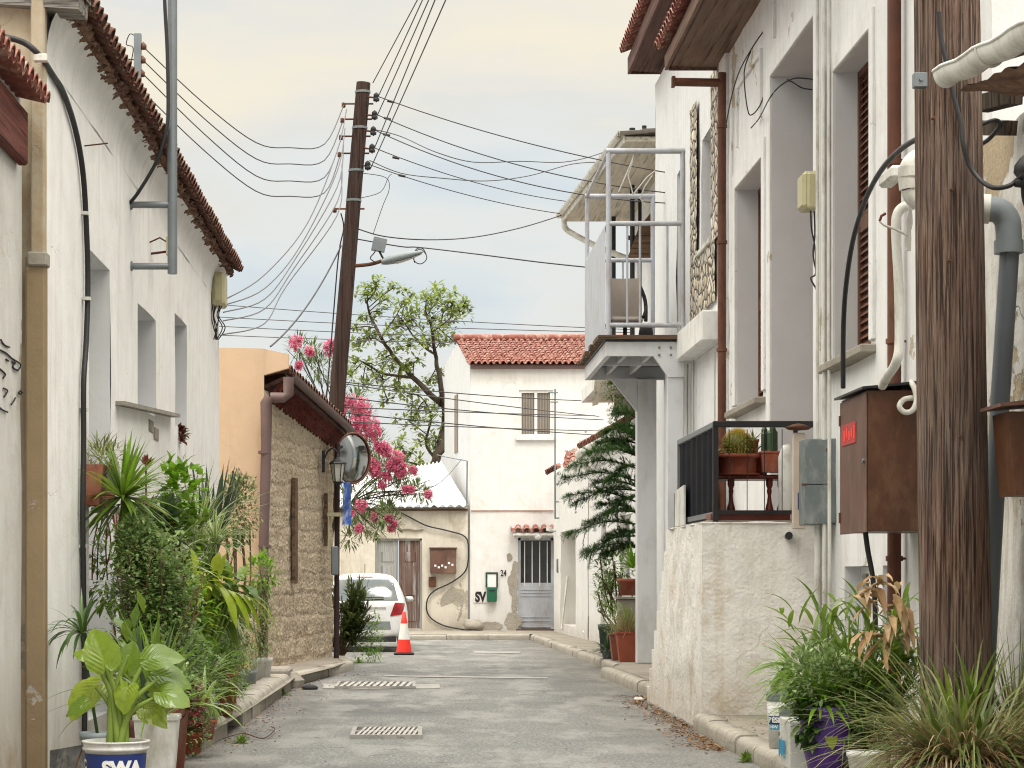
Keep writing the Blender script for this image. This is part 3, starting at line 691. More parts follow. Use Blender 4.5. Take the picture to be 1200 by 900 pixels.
# frontal end wall, stained, with tan pilaster
b = MB(); facade(b, (-9, 14.82, 0), (1, 0, 0), 6.5, 0, 5.5, (), (0, -1, 0), step=.6); b.build('end_wall', M['gable_stain'], h)
b = MB()
xa, xb = P(34.5, 0, 14.7).x, P(53.5, 0, 14.7).x
b.box(xa+.005, xb-.01, 14.71, 14.815, 3.63, 5.36, bev=.012)
b.build('pilaster', M['gable_stain'], h)
b = MB(); b.box(xa-.03, xb-.004, 14.69, 14.815, .0, 3.61, bev=.014); pl = b.build('pilaster', M['tan_paint'], h); pl['label'] = 'tan painted lower pilaster'
b = MB(); b.box(xa-.01, xb+.012, 14.66, 14.813, 3.54, 3.635, bev=.01); b.build('pilaster_cap', M['concrete'], h)
# cove under the eave
b = MB()
def cove(u, v):
    y = 14.85+u*13.2; a_ = v*math.pi/2
    x = XL+.004+.13*(1-math.cos(a_)); z_ = 4.96+.36*math.sin(a_)
    return Vector((x+noise.noise(V(y, v, 0)*2)*.008, y, z_))
b.grid(cove, 40, 6); b.build('cornice', M['plaster_left'], h)
# rough mortar underside and barrel tiles
b = MB()
def under(u, v):
    y = 14.9+u*13.2; x = -2.43+v*.12; z_ = 5.31+.02*v
    n_ = noise.noise(V(x*6, y*6, 1))*.035+noise.noise(V(x*15, y*15, 1))*.03+noise.noise(V(x*34, y*34, 1))*.022
    return Vector((x+n_*.6, y, z_+n_))
b.grid(under, 420, 10)
def lip(u, v):
    y = 14.9+u*13.2; z_ = 5.30+v*.10; x = -2.33+noise.noise(V(1, y*7, v*3))*.045+.02*math.sin(y*31)
    return Vector((x, y, z_+noise.noise(V(4, y*6, v))*.03))
b.grid(lip, 420, 6); b.build('eave_mortar', M['mortar'], h)
b = MB()
tiles(b, (-2.25, 14.9, 5.36), (-2.25, 28.15, 5.36), (-3.4, 28.15, 5.98), (-3.4, 14.9, 5.94), wid=.19, row=.32, r=.068, jitter=.018, seed=3)
b.face([(-3.3, 14.9, 5.9), (-3.3, 28.1, 5.9), (-6, 28.1, 7.0), (-6, 14.9, 7.0)]); b.face([(-9, 14.9, 5.8), (-9, 28.1, 5.8), (-6, 28.1, 7.0), (-6, 14.9, 7.0)])
b.build('roof', M['tile_old'], h)
b = MB()   # weathered verge board over the end wall
va, vb = P(-60, -4, 14.9), P(98, 6, 14.85)
b.bar(va, vb, .30, .13); b.bar(va+V(0, -.02, .09), vb+V(.02, -.02, .06), .34, .05)
b.build('verge_board', M['board_grey'], h)
b = MB()   # mass behind
b.box(-8.95, -2.9, 15.0, 28.0, 0, 5.3); b.build('core', M['black'], h)
# cracked sill ledge under the second window
b = MB()
s0, s1 = W(135, 548/900*320/1.0+280 if False else 472, XL), W(200, 487, XL)
b.hexa([(XL-.0, s0.y, s0.z-.02), (XL+.08, s0.y, s0.z-.02), (XL+.10, s1.y, s1.z-.02), (XL, s1.y, s1.z-.02), (XL, s0.y, s0.z+.015), (XL+.08, s0.y, s0.z+.015), (XL+.10, s1.y, s1.z+.015), (XL, s1.y, s1.z+.015)])
b.build('sill', M['concrete'], h)
b = MB()
for k in range(2):
    c0 = W(176+k*6, 500+k*9, XL); b.box(XL-.02, XL+.012, c0.y-.16, c0.y+.2, c0.z-.05, c0.z+.06)
b.build('broken_plaster', M['concrete'], h)

# ---- nearer neighbour: grey wall with scribbles, tiled canopy
h = thing('grey_house', 'grey plastered wall with black scribbles under a red tiled canopy at the left edge', 'house', (-5, 12, 0))
b = MB(); XG = -2.63
facade(b, (XG, 6, 0), (0, 1, 0), 8.68, 0, 4.7, (), (1, 0, 0)); facade(b, (-8, 6, 0), (1, 0, 0), 5.37, 0, 4.7, (), (0, -1, 0), step=1)
b.face([(-8, 6, 4.7), (XG, 6, 4.7), (XG, 14.68, 4.7), (-8, 14.68, 4.7)]); b.build('wall', M['plaster_near'], h)
b = MB(); c1 = P(34, 152, 14.5)
b.box(XG+.004, c1.x-.005, 6.5, 14.5, c1.z-.24, c1.z+.12, bev=.015); b.build('canopy_beam', M['maroon_wood'], h)
b = MB(); tiles(b, (c1.x+.10, 6.5, c1.z+.17), (c1.x+.10, 14.6, c1.z+.17), (-3.2, 14.6, c1.z+.36), (-3.2, 6.5, c1.z+.36), wid=.16, row=.3, r=.062, seed=8); b.build('canopy_tiles', M['tile_red'], h)
b = MB()
strokes = [[(1, 398), (5, 404), (11, 407)], [(-6, 408), (6, 413), (14, 420), (24, 427), (21, 434), (15, 430), (18, 425), (14, 424)], [(7, 421), (10, 423)],
           [(-3, 430), (6, 438), (4, 443)], [(4, 455), (9, 458), (5, 465)], [(18, 466), (16, 470), (13, 474)], [(0, 478), (4, 481), (9, 483)], [(24, 458), (26, 460), (24, 462), (22, 460), (24, 458)]]
for s_ in strokes:
    pts = smooth_path([W(x, y, XG+.012) for x, y in s_], 4); b.tube(pts, .006, 5)
gf = b.build('graffiti', M['ink'], h); gf['label'] = 'black marker scribbles'

# ---- black service cable clipped down the left wall
pts = [P(-30, 36, 14.4), P(0, 42, 14.5), P(28, 50, 14.55), P(47, 66, 14.6)]+[W(x, y, XL+.03) for x, y in ((62, 88), (74, 108), (88, 150), (97, 200), (101, 260), (103, 330), (101, 400), (98, 450), (98, 520), (97, 600), (98, 700), (99, 790), (99, 862))]
sp = smooth_path(pts, 5); b = MB(); b.tube(sp, .021, 8)
tag(b.build('service_cable', M['black_wire']), 'thick black cable arching over the pilaster and running down the left white wall', 'cable')
b = MB(); c = P(47, 69, 14.58); b.box(c.x-.04, c.x+.05, c.y-.03, c.y+.03, c.z-.02, c.z+.03, bev=.006)
tag(b.build('cable_clamp', M['pvc_white']), 'small white clamp holding the black cable at the pilaster', 'clamp')
for k, (x, y) in enumerate(((100, 250), (102, 350), (99, 480), (98, 640), (99, 740))):
    b = MB(); c = W(x, y, XL+.03); b.box(XL, XL+.056, c.y-.03, c.y+.03, c.z-.012, c.z+.012)
    tag(b.build('cable_clip', M['pvc_white']), ('topmost', 'second highest', 'middle', 'second lowest', 'lowest')[k]+' white clip holding the black cable on the left wall', 'clip', 'clips along the black cable on the left wall')
# conduit mast standing off the wall
mx_, my_ = P(202, 300, 19.3).x, 19.3
h = thing('conduit_mast', 'grey galvanised conduit mast on two stand-off brackets rising past the left eave', 'mast', (mx_, my_, 4.1))
b = MB(); b.tube([(mx_, my_, P(0, 321, my_).z), (mx_, my_, 7.6)], .043, 12); b.build('pipe', M['galv'], h)
for py in (240, 312):
    b = MB(); zz = P(0, py, my_).z; b.tube([(XL-.05, my_, zz), (mx_-.03, my_, zz)], .03, 8); b.tube([(XL-.01, my_, zz), (XL+.02, my_, zz)], .045, 8); b.build('bracket', M['galv'], h)
b = MB(); b.tube(smooth_path([P(152, 238, 19.25), P(163, 224, 19.2), P(184, 188, 19.2), P(194, 155, 19.2), P(197, 130, 19.2), P(196, 60, 19.2), P(193, 0, 19.2), P(193, -60, 19.2)], 5), .016, 6); b.build('cable', M['black_wire'], h)
# floodlight
h = thing('wall_lamp', 'small beige floodlight tilted on the left wall beside the conduit mast', 'lamp', W(166, 300, XL))
b = MB(); c = W(176, 290, XL); c.x += .16
b.prism([c+V(0, -.10, -.08), c+V(0, .10, -.08), c+V(0, .12, .05), c+V(0, -.08, .09)], (.07, .02, .03)); b.build('lamp_head', M['beige_plastic'], h)
b = MB(); b.tube([(XL, c.y-.1, c.z+.03), (XL+.1, c.y-.08, c.z+.08), (c.x, c.y, c.z+.05)], .008, 5); b.tube([(XL, c.y, c.z-.06), (c.x, c.y, c.z-.04)], .012, 5); b.build('arm', M['rust'], h)
# service box at the far end of the eave + loose wires
h = thing('junction_box', 'beige junction box under the far end of the left tiled eave', 'junction box', (XL+.1, 27.6, 4.7))
ja, jb = P(247, 357, 27.0), P(263, 318, 27.0)
b = MB(); b.box(XL+.003, jb.x, 27.0, 27.45, ja.z, jb.z, bev=.03); b.build('case', M['beige_plastic'], h)
b = MB(); b.box(XL+.05, jb.x-.04, 26.985, 26.998, ja.z+.05, jb.z-.05); b.build('lid', M['beige_plastic'], h)
b = MB()
for k in range(6):
    x0 = 250+k*2.2; b.tube(smooth_path([P(x0, 356, 27.1), P(x0-2+rnd.uniform(-3, 3), 370, 27.1), P(x0+rnd.uniform(-3, 3), 384, 27.1), P(250+rnd.uniform(-2, 6), 398, 27.1)], 4), .007, 4)
tag(b.build('loose_wires', M['black_wire']), 'tangle of thin loose wires hanging below the beige box on the left wall', 'wires')
for py, ln in ((112, 0), (165, 1)):
    pass
b = MB(); c = W(99, 171, XL); b.tube([c, c+V(.17, .05, .03)], .006, 5); tag(b.build('wall_nail', M['rust']), 'rusty nail sticking out of the upper left wall', 'nail')

# ---- peach end wall + rough stone side of the low house
A, Bp = V(-2.15, 31.5, 0), V(-1.35, 36.5, 0)
h = thing('stone_house', 'low house with peach end wall and rough brown stone side beside the utility pole', 'house', (-4, 33, 0))
dU = (Bp-A); LU = dU.length; dU = dU/LU; dN = V(dU.y, -dU.x, 0)
b = MB()
def ztop1(u): return 4.16+(3.76-4.16)*u/LU
def stone(u, v):
    zz = v*(ztop1(u*LU)-.0); p = A+dU*(u*LU)
    q_ = V(p.y*3.2, zz*2.0, 3); n_ = noise.noise(q_)*.025+noise.noise(q_*3.1)*.025+.008*abs(math.sin(zz*9.5+noise.noise(V(p.y, zz, 0))*1.5))
    return p+V(0, 0, zz)+dN*n_
b.grid(stone, 110, 90); b.build('stone_wall', M['rough_stone'], h)
b = MB(); facade(b, (-7, 31.45, 0), (1, 0, 0), 4.85, 0, 4.83, (), (0, -1, 0), step=.7, ztop=lambda u: 4.84-.10*(u/4.85)); b.hexa([(-2.15, 31.45, 4.36), (-1.80, 31.45, 4.46), (-1.80, 31.6, 4.46), (-2.15, 31.6, 4.36), (-2.15, 31.45, 4.735), (-1.80, 31.45, 4.66), (-1.80, 31.6, 4.66), (-2.15, 31.6, 4.735)])
b.build('end_wall', M['peach'], h)
b = MB(); facade(b, (-7, 36.55, 0), (1, 0, 0), 5.6, 0, 3.8, (), (0, 1, 0), step=1.5); facade(b, (-7, 31.5, 0), (0, 1, 0), 5, 0, 4.2, (), (-1, 0, 0), step=1.5)
b.build('rear_wall', M['peach'], h)
b = MB()   # raised brown strips stand in for thin shaded niche slits in the stone wall
for (pxx, ya, yb, wd) in ((348, 560, 684, .10), (380, 578, 640, .05)):
    Y_ = 33.2 if wd > .08 else 35.6; zc0, zc1 = P(0, yb, Y_).z, P(0, ya, Y_).z
    u0 = (Y_-31.5)/5*LU; p0 = A+dU*u0+dN*.03
    b = MB(); b.hexa([p0+V(0, 0, zc0), p0+dU*wd*2+V(0, 0, zc0), p0+dU*wd*2+dN*.05+V(0, 0, zc0), p0+dN*.05+V(0, 0, zc0)]+[p0+V(0, 0, zc1), p0+dU*wd*2+V(0, 0, zc1), p0+dU*wd*2+dN*.05+V(0, 0, zc1), p0+dN*.05+V(0, 0, zc1)]); b.build('slit_strip', M['deck_wood'], h)
# eave: boards, purlin ends, tiles, gutter
ea, eb = P(328, 436, 31.4), P(409, 506, 36.9)
b = MB()
back = V(-3.4, 0, 1.05)
s0, s1 = A+V(.02, .16, 4.10), Bp+V(0, 0, 3.70)
e0, e1 = P(334, 444, 31.65), P(407, 509, 36.8)
b.hexa([s0, s1, e1, e0][::-1]+[]+[s0+V(0, 0, .05), s1+V(0, 0, .05), e1+V(0, 0, .05), e0+V(0, 0, .05)][::-1]) if False else None
b.hexa([e0, e1, s1-dN*.2, s0-dN*.2, e0+V(0, 0, .05), e1+V(0, 0, .05), s1-dN*.2+V(0, 0, .06), s0-dN*.2+V(0, 0, .06)])
b.build('soffit_board', M['soffit_red'], h)
b = MB()
for k in range(22):
    t_ = (k+.5)/22; p = s0.lerp(s1, t_)-V(0, 0, .075); q_ = e0.lerp(e1, t_)-V(0, 0, .05)-dN*.05; b.bar(p, q_, .06, .09)
b.build('rafter', M['maroon_wood'], h)
b = MB()
tiles(b, e0+V(0, 0, .09)+dN*.05, e1+V(0, 0, .09)+dN*.05, s1+V(-.9, 0, .38), s0+V(-.9, 0, .38), wid=.21, row=.36, r=.085, seed=5)
b.face([s0+V(-.9, 0, .32), s1+V(-.9, 0, .32), s1+V(-4, 0, .35), s0+V(-4, 0, .35)])
b.build('roof', M['tile_old'], h)
b = MB()
gp = [e0+V(0, -.05, .03)+dN*.08, e0+V(0, 0, .03)+dN*.08, e1+V(0, 0, .03)+dN*.08]
def gut(u, v):
    p = gp[0].lerp(gp[2], u); a_ = math.pi*v; return p+dN*(.07*math.cos(a_))+V(0, 0, -.075*math.sin(a_)+.04)
b.grid(gut, 14, 8); b.build('gutter', M['mauve_metal'], h)
b = MB()
pz = [P(338, 442, 31.2), P(338, 462, 31.2), P(332, 466, 31.2), P(317, 466, 31.2), P(312, 472, 31.2), P(312, 520, 31.2), P(309, 640, 31.2), P(308, 782, 31.2)]
b.tube(pz[:4], .075, 8); b.tube(pz[3:], [.085, .085, .075, .07, .07], 8)
for y_ in (530, 640, 730):
    c = P(310, y_, 31.2); b.tube([c-V(0, 0, .02), c+V(0, 0, .02)], .09, 8)
b.build('downpipe', M['mauve_metal'], h)
# concrete block step on left pavement between the kerbs
b = MB(); b.box(-2.1, -1.62, 28.3, 29.3, .14, .27, bev=.03); tag(b.build('concrete_block', M['concrete']), 'flat concrete block lying on the left pavement before the stone house', 'block')
# wall lantern at the far end of stone wall
lc = P(437/1-0, 560, 36.2) if False else P(396, 552, 35.3)
h = thing('wall_lantern', 'black wall lantern with pale glass at the corner of the stone wall', 'lantern', lc)
b = MB(); b.lathe(lc, [(.0, .30), (.02, .26), (.03, .22), (.13, .14), (.145, .12), (.13, .115)], 6, smooth=False)
b.lathe(lc, [(.07, -.20), (.085, -.17), (.0, -.26)], 6, smooth=False)
for k in range(6):
    a_ = k*math.pi/3; b.bar(lc+V(.075*math.cos(a_), .075*math.sin(a_), -.18), lc+V(.12*math.cos(a_), .12*math.sin(a_), .12), .014)
b.build('frame', M['black'], h)
b = MB(); b.lathe(lc, [(.06, -.17), (.11, .11)], 6, smooth=False); b.build('lamp_glass', M['lamp_glass'], h)
b = MB(); b.tube(smooth_path([lc+V(0, 0, .27), lc+V(-.06, 0, .36), lc+V(-.15, 0, .33), lc+V(-.22, .02, .2)], 5), .014, 6); b.box(lc.x-.26, lc.x-.21, lc.y-.02, lc.y+.1, lc.z-.02, lc.z+.33); b.build('bracket', M['black'], h)
# ================================================================ UTILITY POLE + STREET KIT
PB, PT = V(P(369, 0, 37.4).x, 37.4, 0), P(426, 97, 37.4)
def pp(py, off=0.0):                   # point on the leaning pole at image row py
    z_ = P(0, py, 37.4).z; t_ = (z_-PB.z)/(PT.z-PB.z); return PB.lerp(PT, t_)+V(off, 0, 0)
h = thing('utility_pole', 'leaning dark wooden utility pole beside the stone house with stacked insulators near its top', 'utility pole', PB)
b = MB(); N_ = 24
b.tube([PB-V(0, 0, .2)]+[PB.lerp(PT, i/N_) for i in range(1, N_+1)], [.155]+[.152-.030*i/N_ for i in range(1, N_+1)], 14); b.build('pole', M['pole_far'], h)
ins = [(441, 113), (439, 134), (437.5, 152.5), (436, 173), (431, 193)]
for k, (x, y) in enumerate(ins):
    c = P(x, y, 37.3); a_ = pp(y)
    f_ = MB(); f_.tube([a_, c+V(-.04, 0, -.02)], .016, 5); f_.tube([c+V(0, 0, -.10), c+V(0, 0, .04)], .012, 5); bo = f_.build('bracket', M['rust'], h)
    f_ = MB(); f_.lathe(c, [(.0, -.085), (.05, -.08), (.055, -.04), (.03, -.02), (.05, 0), (.045, .04), (.0, .075)], 8); f_.build('insulator', M['car_dark'], bo)
for k, y in enumerate((122, 140, 160, 180, 245)):
    a_ = pp(y); f_ = MB(); f_.tube([a_+V(-.32, -.02, 0), a_+V(.2, -.02, 0)], .016, 5); f_.lathe(a_+V(-.31, -.02, -.02), [(0, -.05), (.035, -.04), (.035, .03), (0, .05)], 7); f_.build('crossbolt', M['rust'], h)
for y in (108, 150, 200, 235): f_ = MB(); a_ = pp(y); f_.tube([a_+V(0, 0, -.02), a_+V(0, 0, .02)], .135, 12); f_.build('band', M['galv'], h)
f_ = MB(); f_.tube(smooth_path([pp(250, -.2), pp(268, -.13), pp(300, -.18), pp(400, -.18), pp(560, -.18)], 4), .012, 5)
f_.tube(smooth_path([pp(232, .12), P(446, 225, 37.2), P(455, 208, 37.2), P(459, 204, 37.2)], 4), .006, 4)
f_.tube(smooth_path([pp(203, .12), P(452, 208, 37.2), P(456, 222, 37.2), P(449, 240, 37.2), P(437, 275, 37.2)], 4), .006, 4)
f_.build('drop_wire', M['black_wire'], h)
# street light
arm0 = pp(312); h2 = thing('street_light', 'grey street light on a curved arm fixed to the leaning utility pole', 'street light', arm0)
b = MB(); b.tube(smooth_path([arm0, P(432, 310, 37.3), P(447, 306, 37.2)], 4), .032, 8); b.build('arm', M['rust'], h2)
def lens(u, v):
    x = 447+(497-447)*u; y = 307-12*u; c = P(x, y, 37.1); r_ = .125*math.sin(math.pi*min(1, u*.94+.07))**.55*(1-.35*u)
    a_ = 2*math.pi*v; return c+V(0, math.cos(a_)*r_*1.2, math.sin(a_)*r_*.8)
b = MB(); b.grid(lens, 14, 12); b.build('lamp_head', M['plastic_grey'], h2)
b = MB(); b.grid(lambda u, v: lens(.35+.6*u, .62+.26*v)-V(0, 0, .012), 8, 4); b.build('diffuser', M['lamp_glass'], h2)
# control box
c = P(444, 286, 37.2); h2 = thing('control_box', 'small grey control box tilted above the street light arm', 'box', c)
b = MB(); b.hexa([c+V(-.13, -.08, -.10), c+V(.09, -.08, -.14), c+V(.09, .08, -.14), c+V(-.13, .08, -.10), c+V(-.08, -.08, .12), c+V(.14, -.08, .07), c+V(.14, .08, .07), c+V(-.08, .08, .12)]); b.build('case', M['galv'], h2)
b = MB(); b.tube(smooth_path([c+V(-.05, 0, -.1), P(438, 297, 37.2), P(434, 303, 37.2), P(443, 309, 37.2)], 4), .010, 5); b.tube([c+V(0, 0, -.11), P(449, 303, 37.2)], .02, 6); b.build('lead', M['black_wire'], h2)
b = MB(); cc = P(492, 299, 37.1); b.tube([cc+V(math.cos(a_*.35)*.11*(1-.1*math.sin(a_)), .01*a_, math.sin(a_*.35)*.13) for a_ in range(30)], .009, 5)
tag(b.build('wire_coil', M['black_wire']), 'black cable coil looped over the tip of the street light', 'cable')
# convex mirror, dark stand
mc = P(413, 537, 36.0); h = thing('traffic_mirror', 'round convex traffic mirror on a black bracket at the corner', 'traffic mirror', mc)
ax = V(.74, -.67, -.05).normalized(); t1 = ax.cross(V(0, 0, 1)).normalized(); t2 = t1.cross(ax)
def mir(u, v):
    a_ = 2*math.pi*u; r_ = .40*v; return mc+t1*(math.cos(a_)*r_)+t2*(math.sin(a_)*r_)+ax*(.10*(1-v*v))
b = MB(); b.grid(mir, 32, 10); b.build('mirror', M['mirror'], h)
b = MB(); b.tube([mc+t1*(math.cos(2*math.pi*k/32)*.41)+t2*(math.sin(2*math.pi*k/32)*.41)+ax*.01 for k in range(33)], .018, 6); b.grid(lambda u, v: mir(u, v)-ax*(.22*(1-v*v)+.03), 24, 4); b.build('rim', M['brown_metal'], h)
b = MB(); b.bar(mc-ax*.03+V(-.18, 0, .17), mc-ax*.03+V(.22, 0, .17), .05, .07); b.tube([mc+V(-.05, .1, .17), V(-1.24, 35.62, P(0, 523, 35.6).z)], .03, 6); b.bar(mc+V(-.02, -.02, .1), mc+V(-.02, -.02, .42), .07, .06); b.build('bracket', M['black'], h)
# slim dark post carrying a banner and a shelf
h = thing('sign_post', 'slim dark red metal post in front of the leaning pole foot', 'post', (-1.25, 35.6, .1))
b = MB(); b.tube([(-1.26, 35.6, .1), (-1.24, 35.6, P(0, 520, 35.6).z)], .045, 10); b.build('post', M['dark_post'], h)
b = MB(); c = P(394, 603, 35.5); b.box(c.x-.14, c.x+.16, 35.42, 35.62, c.z-.03, c.z+.03); b.bar(c+V(-.1, 0, -.03), c+V(-.13, 0, -.62), .03, .03); b.build('shelf', M['beige_plastic'], h)
b = MB(); c0, c1 = P(388, 674, 35.45), P(398, 640, 35.45); b.box(c0.x, c1.x-.02, 35.38, 35.5, c0.z, c1.z, bev=.02); b.build('meter_box', M['galv'], h)
b = MB()
def ban(u, v):
    x = 401+11*u-3*(1-v)*(u-.5); y = 565+50*v; c = P(x, y, 35.3); c.y += .06*math.sin(v*9+u*3); return c
M['banner'] = simple('banner', S(58, 92, 170), .7, var=.3, scale=7, bump=.1, grime=S(190, 200, 220), gamt=.8, gscale=7)
b.grid(ban, 6, 14); tag(b.build('banner', M['banner']), 'crumpled blue and white banner hanging beside the dark post', 'banner')
# concrete pole at top left
a_, c_ = P(160, 330, 34), P(161.5, 40, 34)
h = thing('metal_pole', 'slim pale pole with insulators sticking up behind the left tiled roof', 'utility pole', (a_.x, 34, 0))
b = MB(); b.bar((a_.x, 34, 0), c_, .11, .11); b.build('pole', M['galv'], h)
LPI = [(168, 54), (167, 70), (166, 86), (166, 107)]
for x, y in LPI:
    f_ = MB(); q0 = P(x, y, 34); f_.tube([V(c_.x, 34, q0.z), q0], .014, 5); f_.lathe(q0, [(0, -.06), (.05, -.05), (.05, .02), (0, .07)], 7); f_.build('insulator', M['brown_metal'], h)
b = MB(); b.tube(smooth_path([P(158, 42, 34), P(152, 40, 34), P(148, 52, 34), P(156, 56, 34), P(153, 75, 34), P(150, 86, 34)], 4), .008, 4); b.tube([P(146, 69, 34), P(158, 70, 34)], .01, 4); b.build('drop_wire', M['black_wire'], h)

# ================================================================ WIRES
def wire(a, c, sag, label, group, r=.0075, m='grey_wire', n=18, pts=None):
    b = MB(); b.tube(pts or wire_pts(a, c, sag, n), r, 5); return tag(b.build('power_line', M[m]), label, 'wire', group)
ordn = ['topmost', 'second', 'third', 'fourth', 'fifth', 'sixth', 'seventh']
g1 = 'wires running from the pole down to the right hand houses'
ends = [(786, 203), (782, 226), (780, 238), (664, 236), (661, 251)]
Ye = [33.5, 33.5, 33.5, 43, 43.8]; sg = [.12, .2, .25, .12, .1]
for k in range(5):
    wire(P(ins[k][0]+2, ins[k][1], 37.3), P(*ends[k], Ye[k]), sg[k], f'{ordn[k]} of five wires running right from the stacked insulators of the leaning pole', g1, .009, 'black_wire')
    p0 = P(ins[k][0]+16, ins[k][1]+4.5+k*.3, 36.1)
b = MB()
for k, (x, y) in enumerate(((458, 119), (454, 139), (453, 158), (464, 185), (471, 206))):
    c = P(x, y, 37.3); b.tube([c+V(-.06, 0, .012), c+V(.06, 0, -.012)], .022, 6)
tag(b.build('wire_connectors', M['black']), 'small black connectors strung on the wires just right of the pole', 'connectors')
b = MB(); b.tube(smooth_path([P(440, 152, 37.3), P(470, 160, 37.4), P(510, 178, 36.6), P(555, 190, 37), P(610, 189, 37.5), P(660, 190, 38.3), P(700, 181, 39), P(734, 166, 39.5)], 5), .009, 5)
tag(b.build('power_line', M['grey_wire']), 'slack grey wire dipping and rising to the cream eave gutter, upper of two slack ones', 'wire', g1)
b = MB(); b.tube(smooth_path([P(433, 188, 37.3), P(470, 203, 37.4), P(520, 209, 36.6), P(570, 212, 37), P(620, 206, 38), P(672, 192, 38.8), P(715, 190, 39.2)], 5), .009, 5)
tag(b.build('power_line', M['grey_wire']), 'lower slack grey wire drooping under the straight ones toward the cream eave', 'wire', g1)
b = MB(); b.tube(smooth_path([pp(268, .1), P(450, 277, 37.4), P(500, 281, 37.5), P(555, 278, 39.5), P(610, 267, 41.5), P(659, 252, 43.8)], 5), .011, 5)
tag(b.build('power_line', M['black_wire']), 'black cable sagging just above the street light to the gutter end', 'wire', g1)
b = MB(); b.tube(smooth_path([pp(280, .1), P(470, 289, 37.3), P(492, 290, 37.2), P(560, 298, 35.5), P(630, 307, 34.5), P(686, 313, 33.6)], 5), .011, 5)
tag(b.build('power_line', M['black_wire']), 'black cable from the street light tip to the far corner of the balcony', 'wire', g1)
g2 = 'wires rising from the pole overhead toward the viewer'
for k, (x, y, tx) in enumerate(((437, 97, 487), (441, 118, 493), (440, 140, 500), (437, 178, 507), (434, 198, 519))):
    a = P(x, y, 37.3); tdir = (tx-485)/2567
    s_ = (10.3-k*.1-a.z)/47.3; y0_ = (a.z-1.45+37.3*s_)/(.2637+s_); c = V(a.x+((tx-485)/2567*y0_-a.x)/(37.3-y0_)*47.3, -10, 10.3-k*.1)
    wire(a, c, .12, f'{ordn[k]} of five wires climbing from the pole head to the top of the photo', g2, .009, 'black_wire', 26)
g3 = 'slack wires between the leaning pole and the slim left pole'
for k, (y1, y2, ymid) in enumerate(((122, 54, 172), (142, 70, 191), (162, 86, 211), (183, 107, 229))):
    pts = smooth_path([pp(y1, -.3), P(380, ymid-3, 36), P(340, ymid+1, 35.6), P(300, ymid-4-1, 35.2), P(240, (y2+ymid)/2+9, 34.6), P(167, y2, 34)], 5)
    wire(None, None, 0, f'{ordn[k]} of four slack wires between the leaning pole and slim left pole', g3, .010, 'grey_wire', pts=pts)
g4 = 'wires fanning from the pole down to the beige junction box'
for k, (y1, ye, mxp, mid_y) in enumerate(((128, 352, 360, 262), (150, 358, 352, 288), (170, 366, 345, 305), (192, 376, 342, 318), (205, 392, 335, 336))):
    pts = smooth_path([pp(y1, -.25), P(395, (y1+mid_y)/2-18, 35), P(mxp, mid_y, 33), P(310, (mid_y+ye)/2+15, 30.5), P(262, ye, 27.3)], 6)
    wire(None, None, 0, f'{ordn[k]} of five wires fanning down from the pole to the left junction box', g4, .009, 'grey_wire', pts=pts)
wire(pp(288, -.15), P(317, 406, 31.6), .18, 'black cable dropping from the pole to the peach wall top', g4, .014, 'black_wire')
g5 = 'long thin wires crossing low over the street behind the pole'
for k, (y1, y2) in enumerate(((352, 387), (368, 390), (379, 399), (390, 404))):
    wire(P(200, y1, 60), P(760, y2, 60), .08, f'{ordn[k]} of four long thin wires crossing low behind the tree', g5, .012, 'grey_wire', 20)
g6 = 'cables crossing before the upper wall of the white end house'
for k, (y1, y2, sg_) in enumerate(((448, 470, .05), (450, 488, .03), (466, 492, .05), (477, 487, .02), (484, 510, .03), (494, 505, .02))):
    wire(P(405, y1, 37), P(697+(k % 3)*5, y2, 46.5), sg_, f'{ordn[k] if k < 6 else k} of six cables crossing before the end house window', g6, .010, 'grey_wire' if k % 2 else 'black_wire', 20)

# ================================================================ END HOUSE (two storeys, red tiles)
M['trim_pink'] = simple('trim_pink', S(196, 172, 162), .8, var=.2)
YF = 55.0
h = thing('end_house', 'two-storey white house with red tiled roof closing the street', 'house', (4, 57, 0))
xL = P(551, 0, YF).x
win = (P(608, 0, YF).x-xL, P(648, 0, YF).x-xL, P(0, 512, YF).z, P(0, 457, YF).z, .12)
dor = (P(607, 0, YF).x-xL, P(649, 0, YF).x-xL, .17, P(0, 630, YF).z, .15)
b = MB(); facade(b, (xL, YF, 0), (1, 0, 0), 7.5, 0, 6.8, [win, dor], (0, -1, 0), wav=.014)
facade(b, (xL+7.5, YF, 0), (0, 1, 0), 5, 0, 6.8, (), (1, 0, 0), step=1); facade(b, (xL-.56, YF+5, 0), (1, 0, 0), 8, 0, 6.8, (), (0, 1, 0), step=1.5)
b.build('wall', M['far_white'], h)
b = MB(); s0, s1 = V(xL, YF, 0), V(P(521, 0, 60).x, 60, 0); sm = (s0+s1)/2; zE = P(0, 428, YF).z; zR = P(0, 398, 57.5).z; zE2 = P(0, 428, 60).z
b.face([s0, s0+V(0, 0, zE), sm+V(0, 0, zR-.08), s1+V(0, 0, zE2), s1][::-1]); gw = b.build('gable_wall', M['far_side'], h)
b = MB(); n0 = (s1-s0).normalized(); nn = V(-n0.y, n0.x, 0); nn = nn if nn.x < 0 else -nn
for (x0, x1, y0, y1) in ((533, 538.5, 462, 530),):
    k0 = .45; q0 = s0.lerp(s1, k0); q1 = s0.lerp(s1, k0+.12); z0_, z1_ = P(0, y1, 57.3).z, P(0, y0, 57.3).z
    b.hexa([q0+V(0, 0, z0_), q1+V(0, 0, z0_), q1+nn*.02+V(0, 0, z0_), q0+nn*.02+V(0, 0, z0_), q0+V(0, 0, z1_), q1+V(0, 0, z1_), q1+nn*.02+V(0, 0, z1_), q0+nn*.02+V(0, 0, z1_)])
b.build('slit_window', M['curtain'], h)
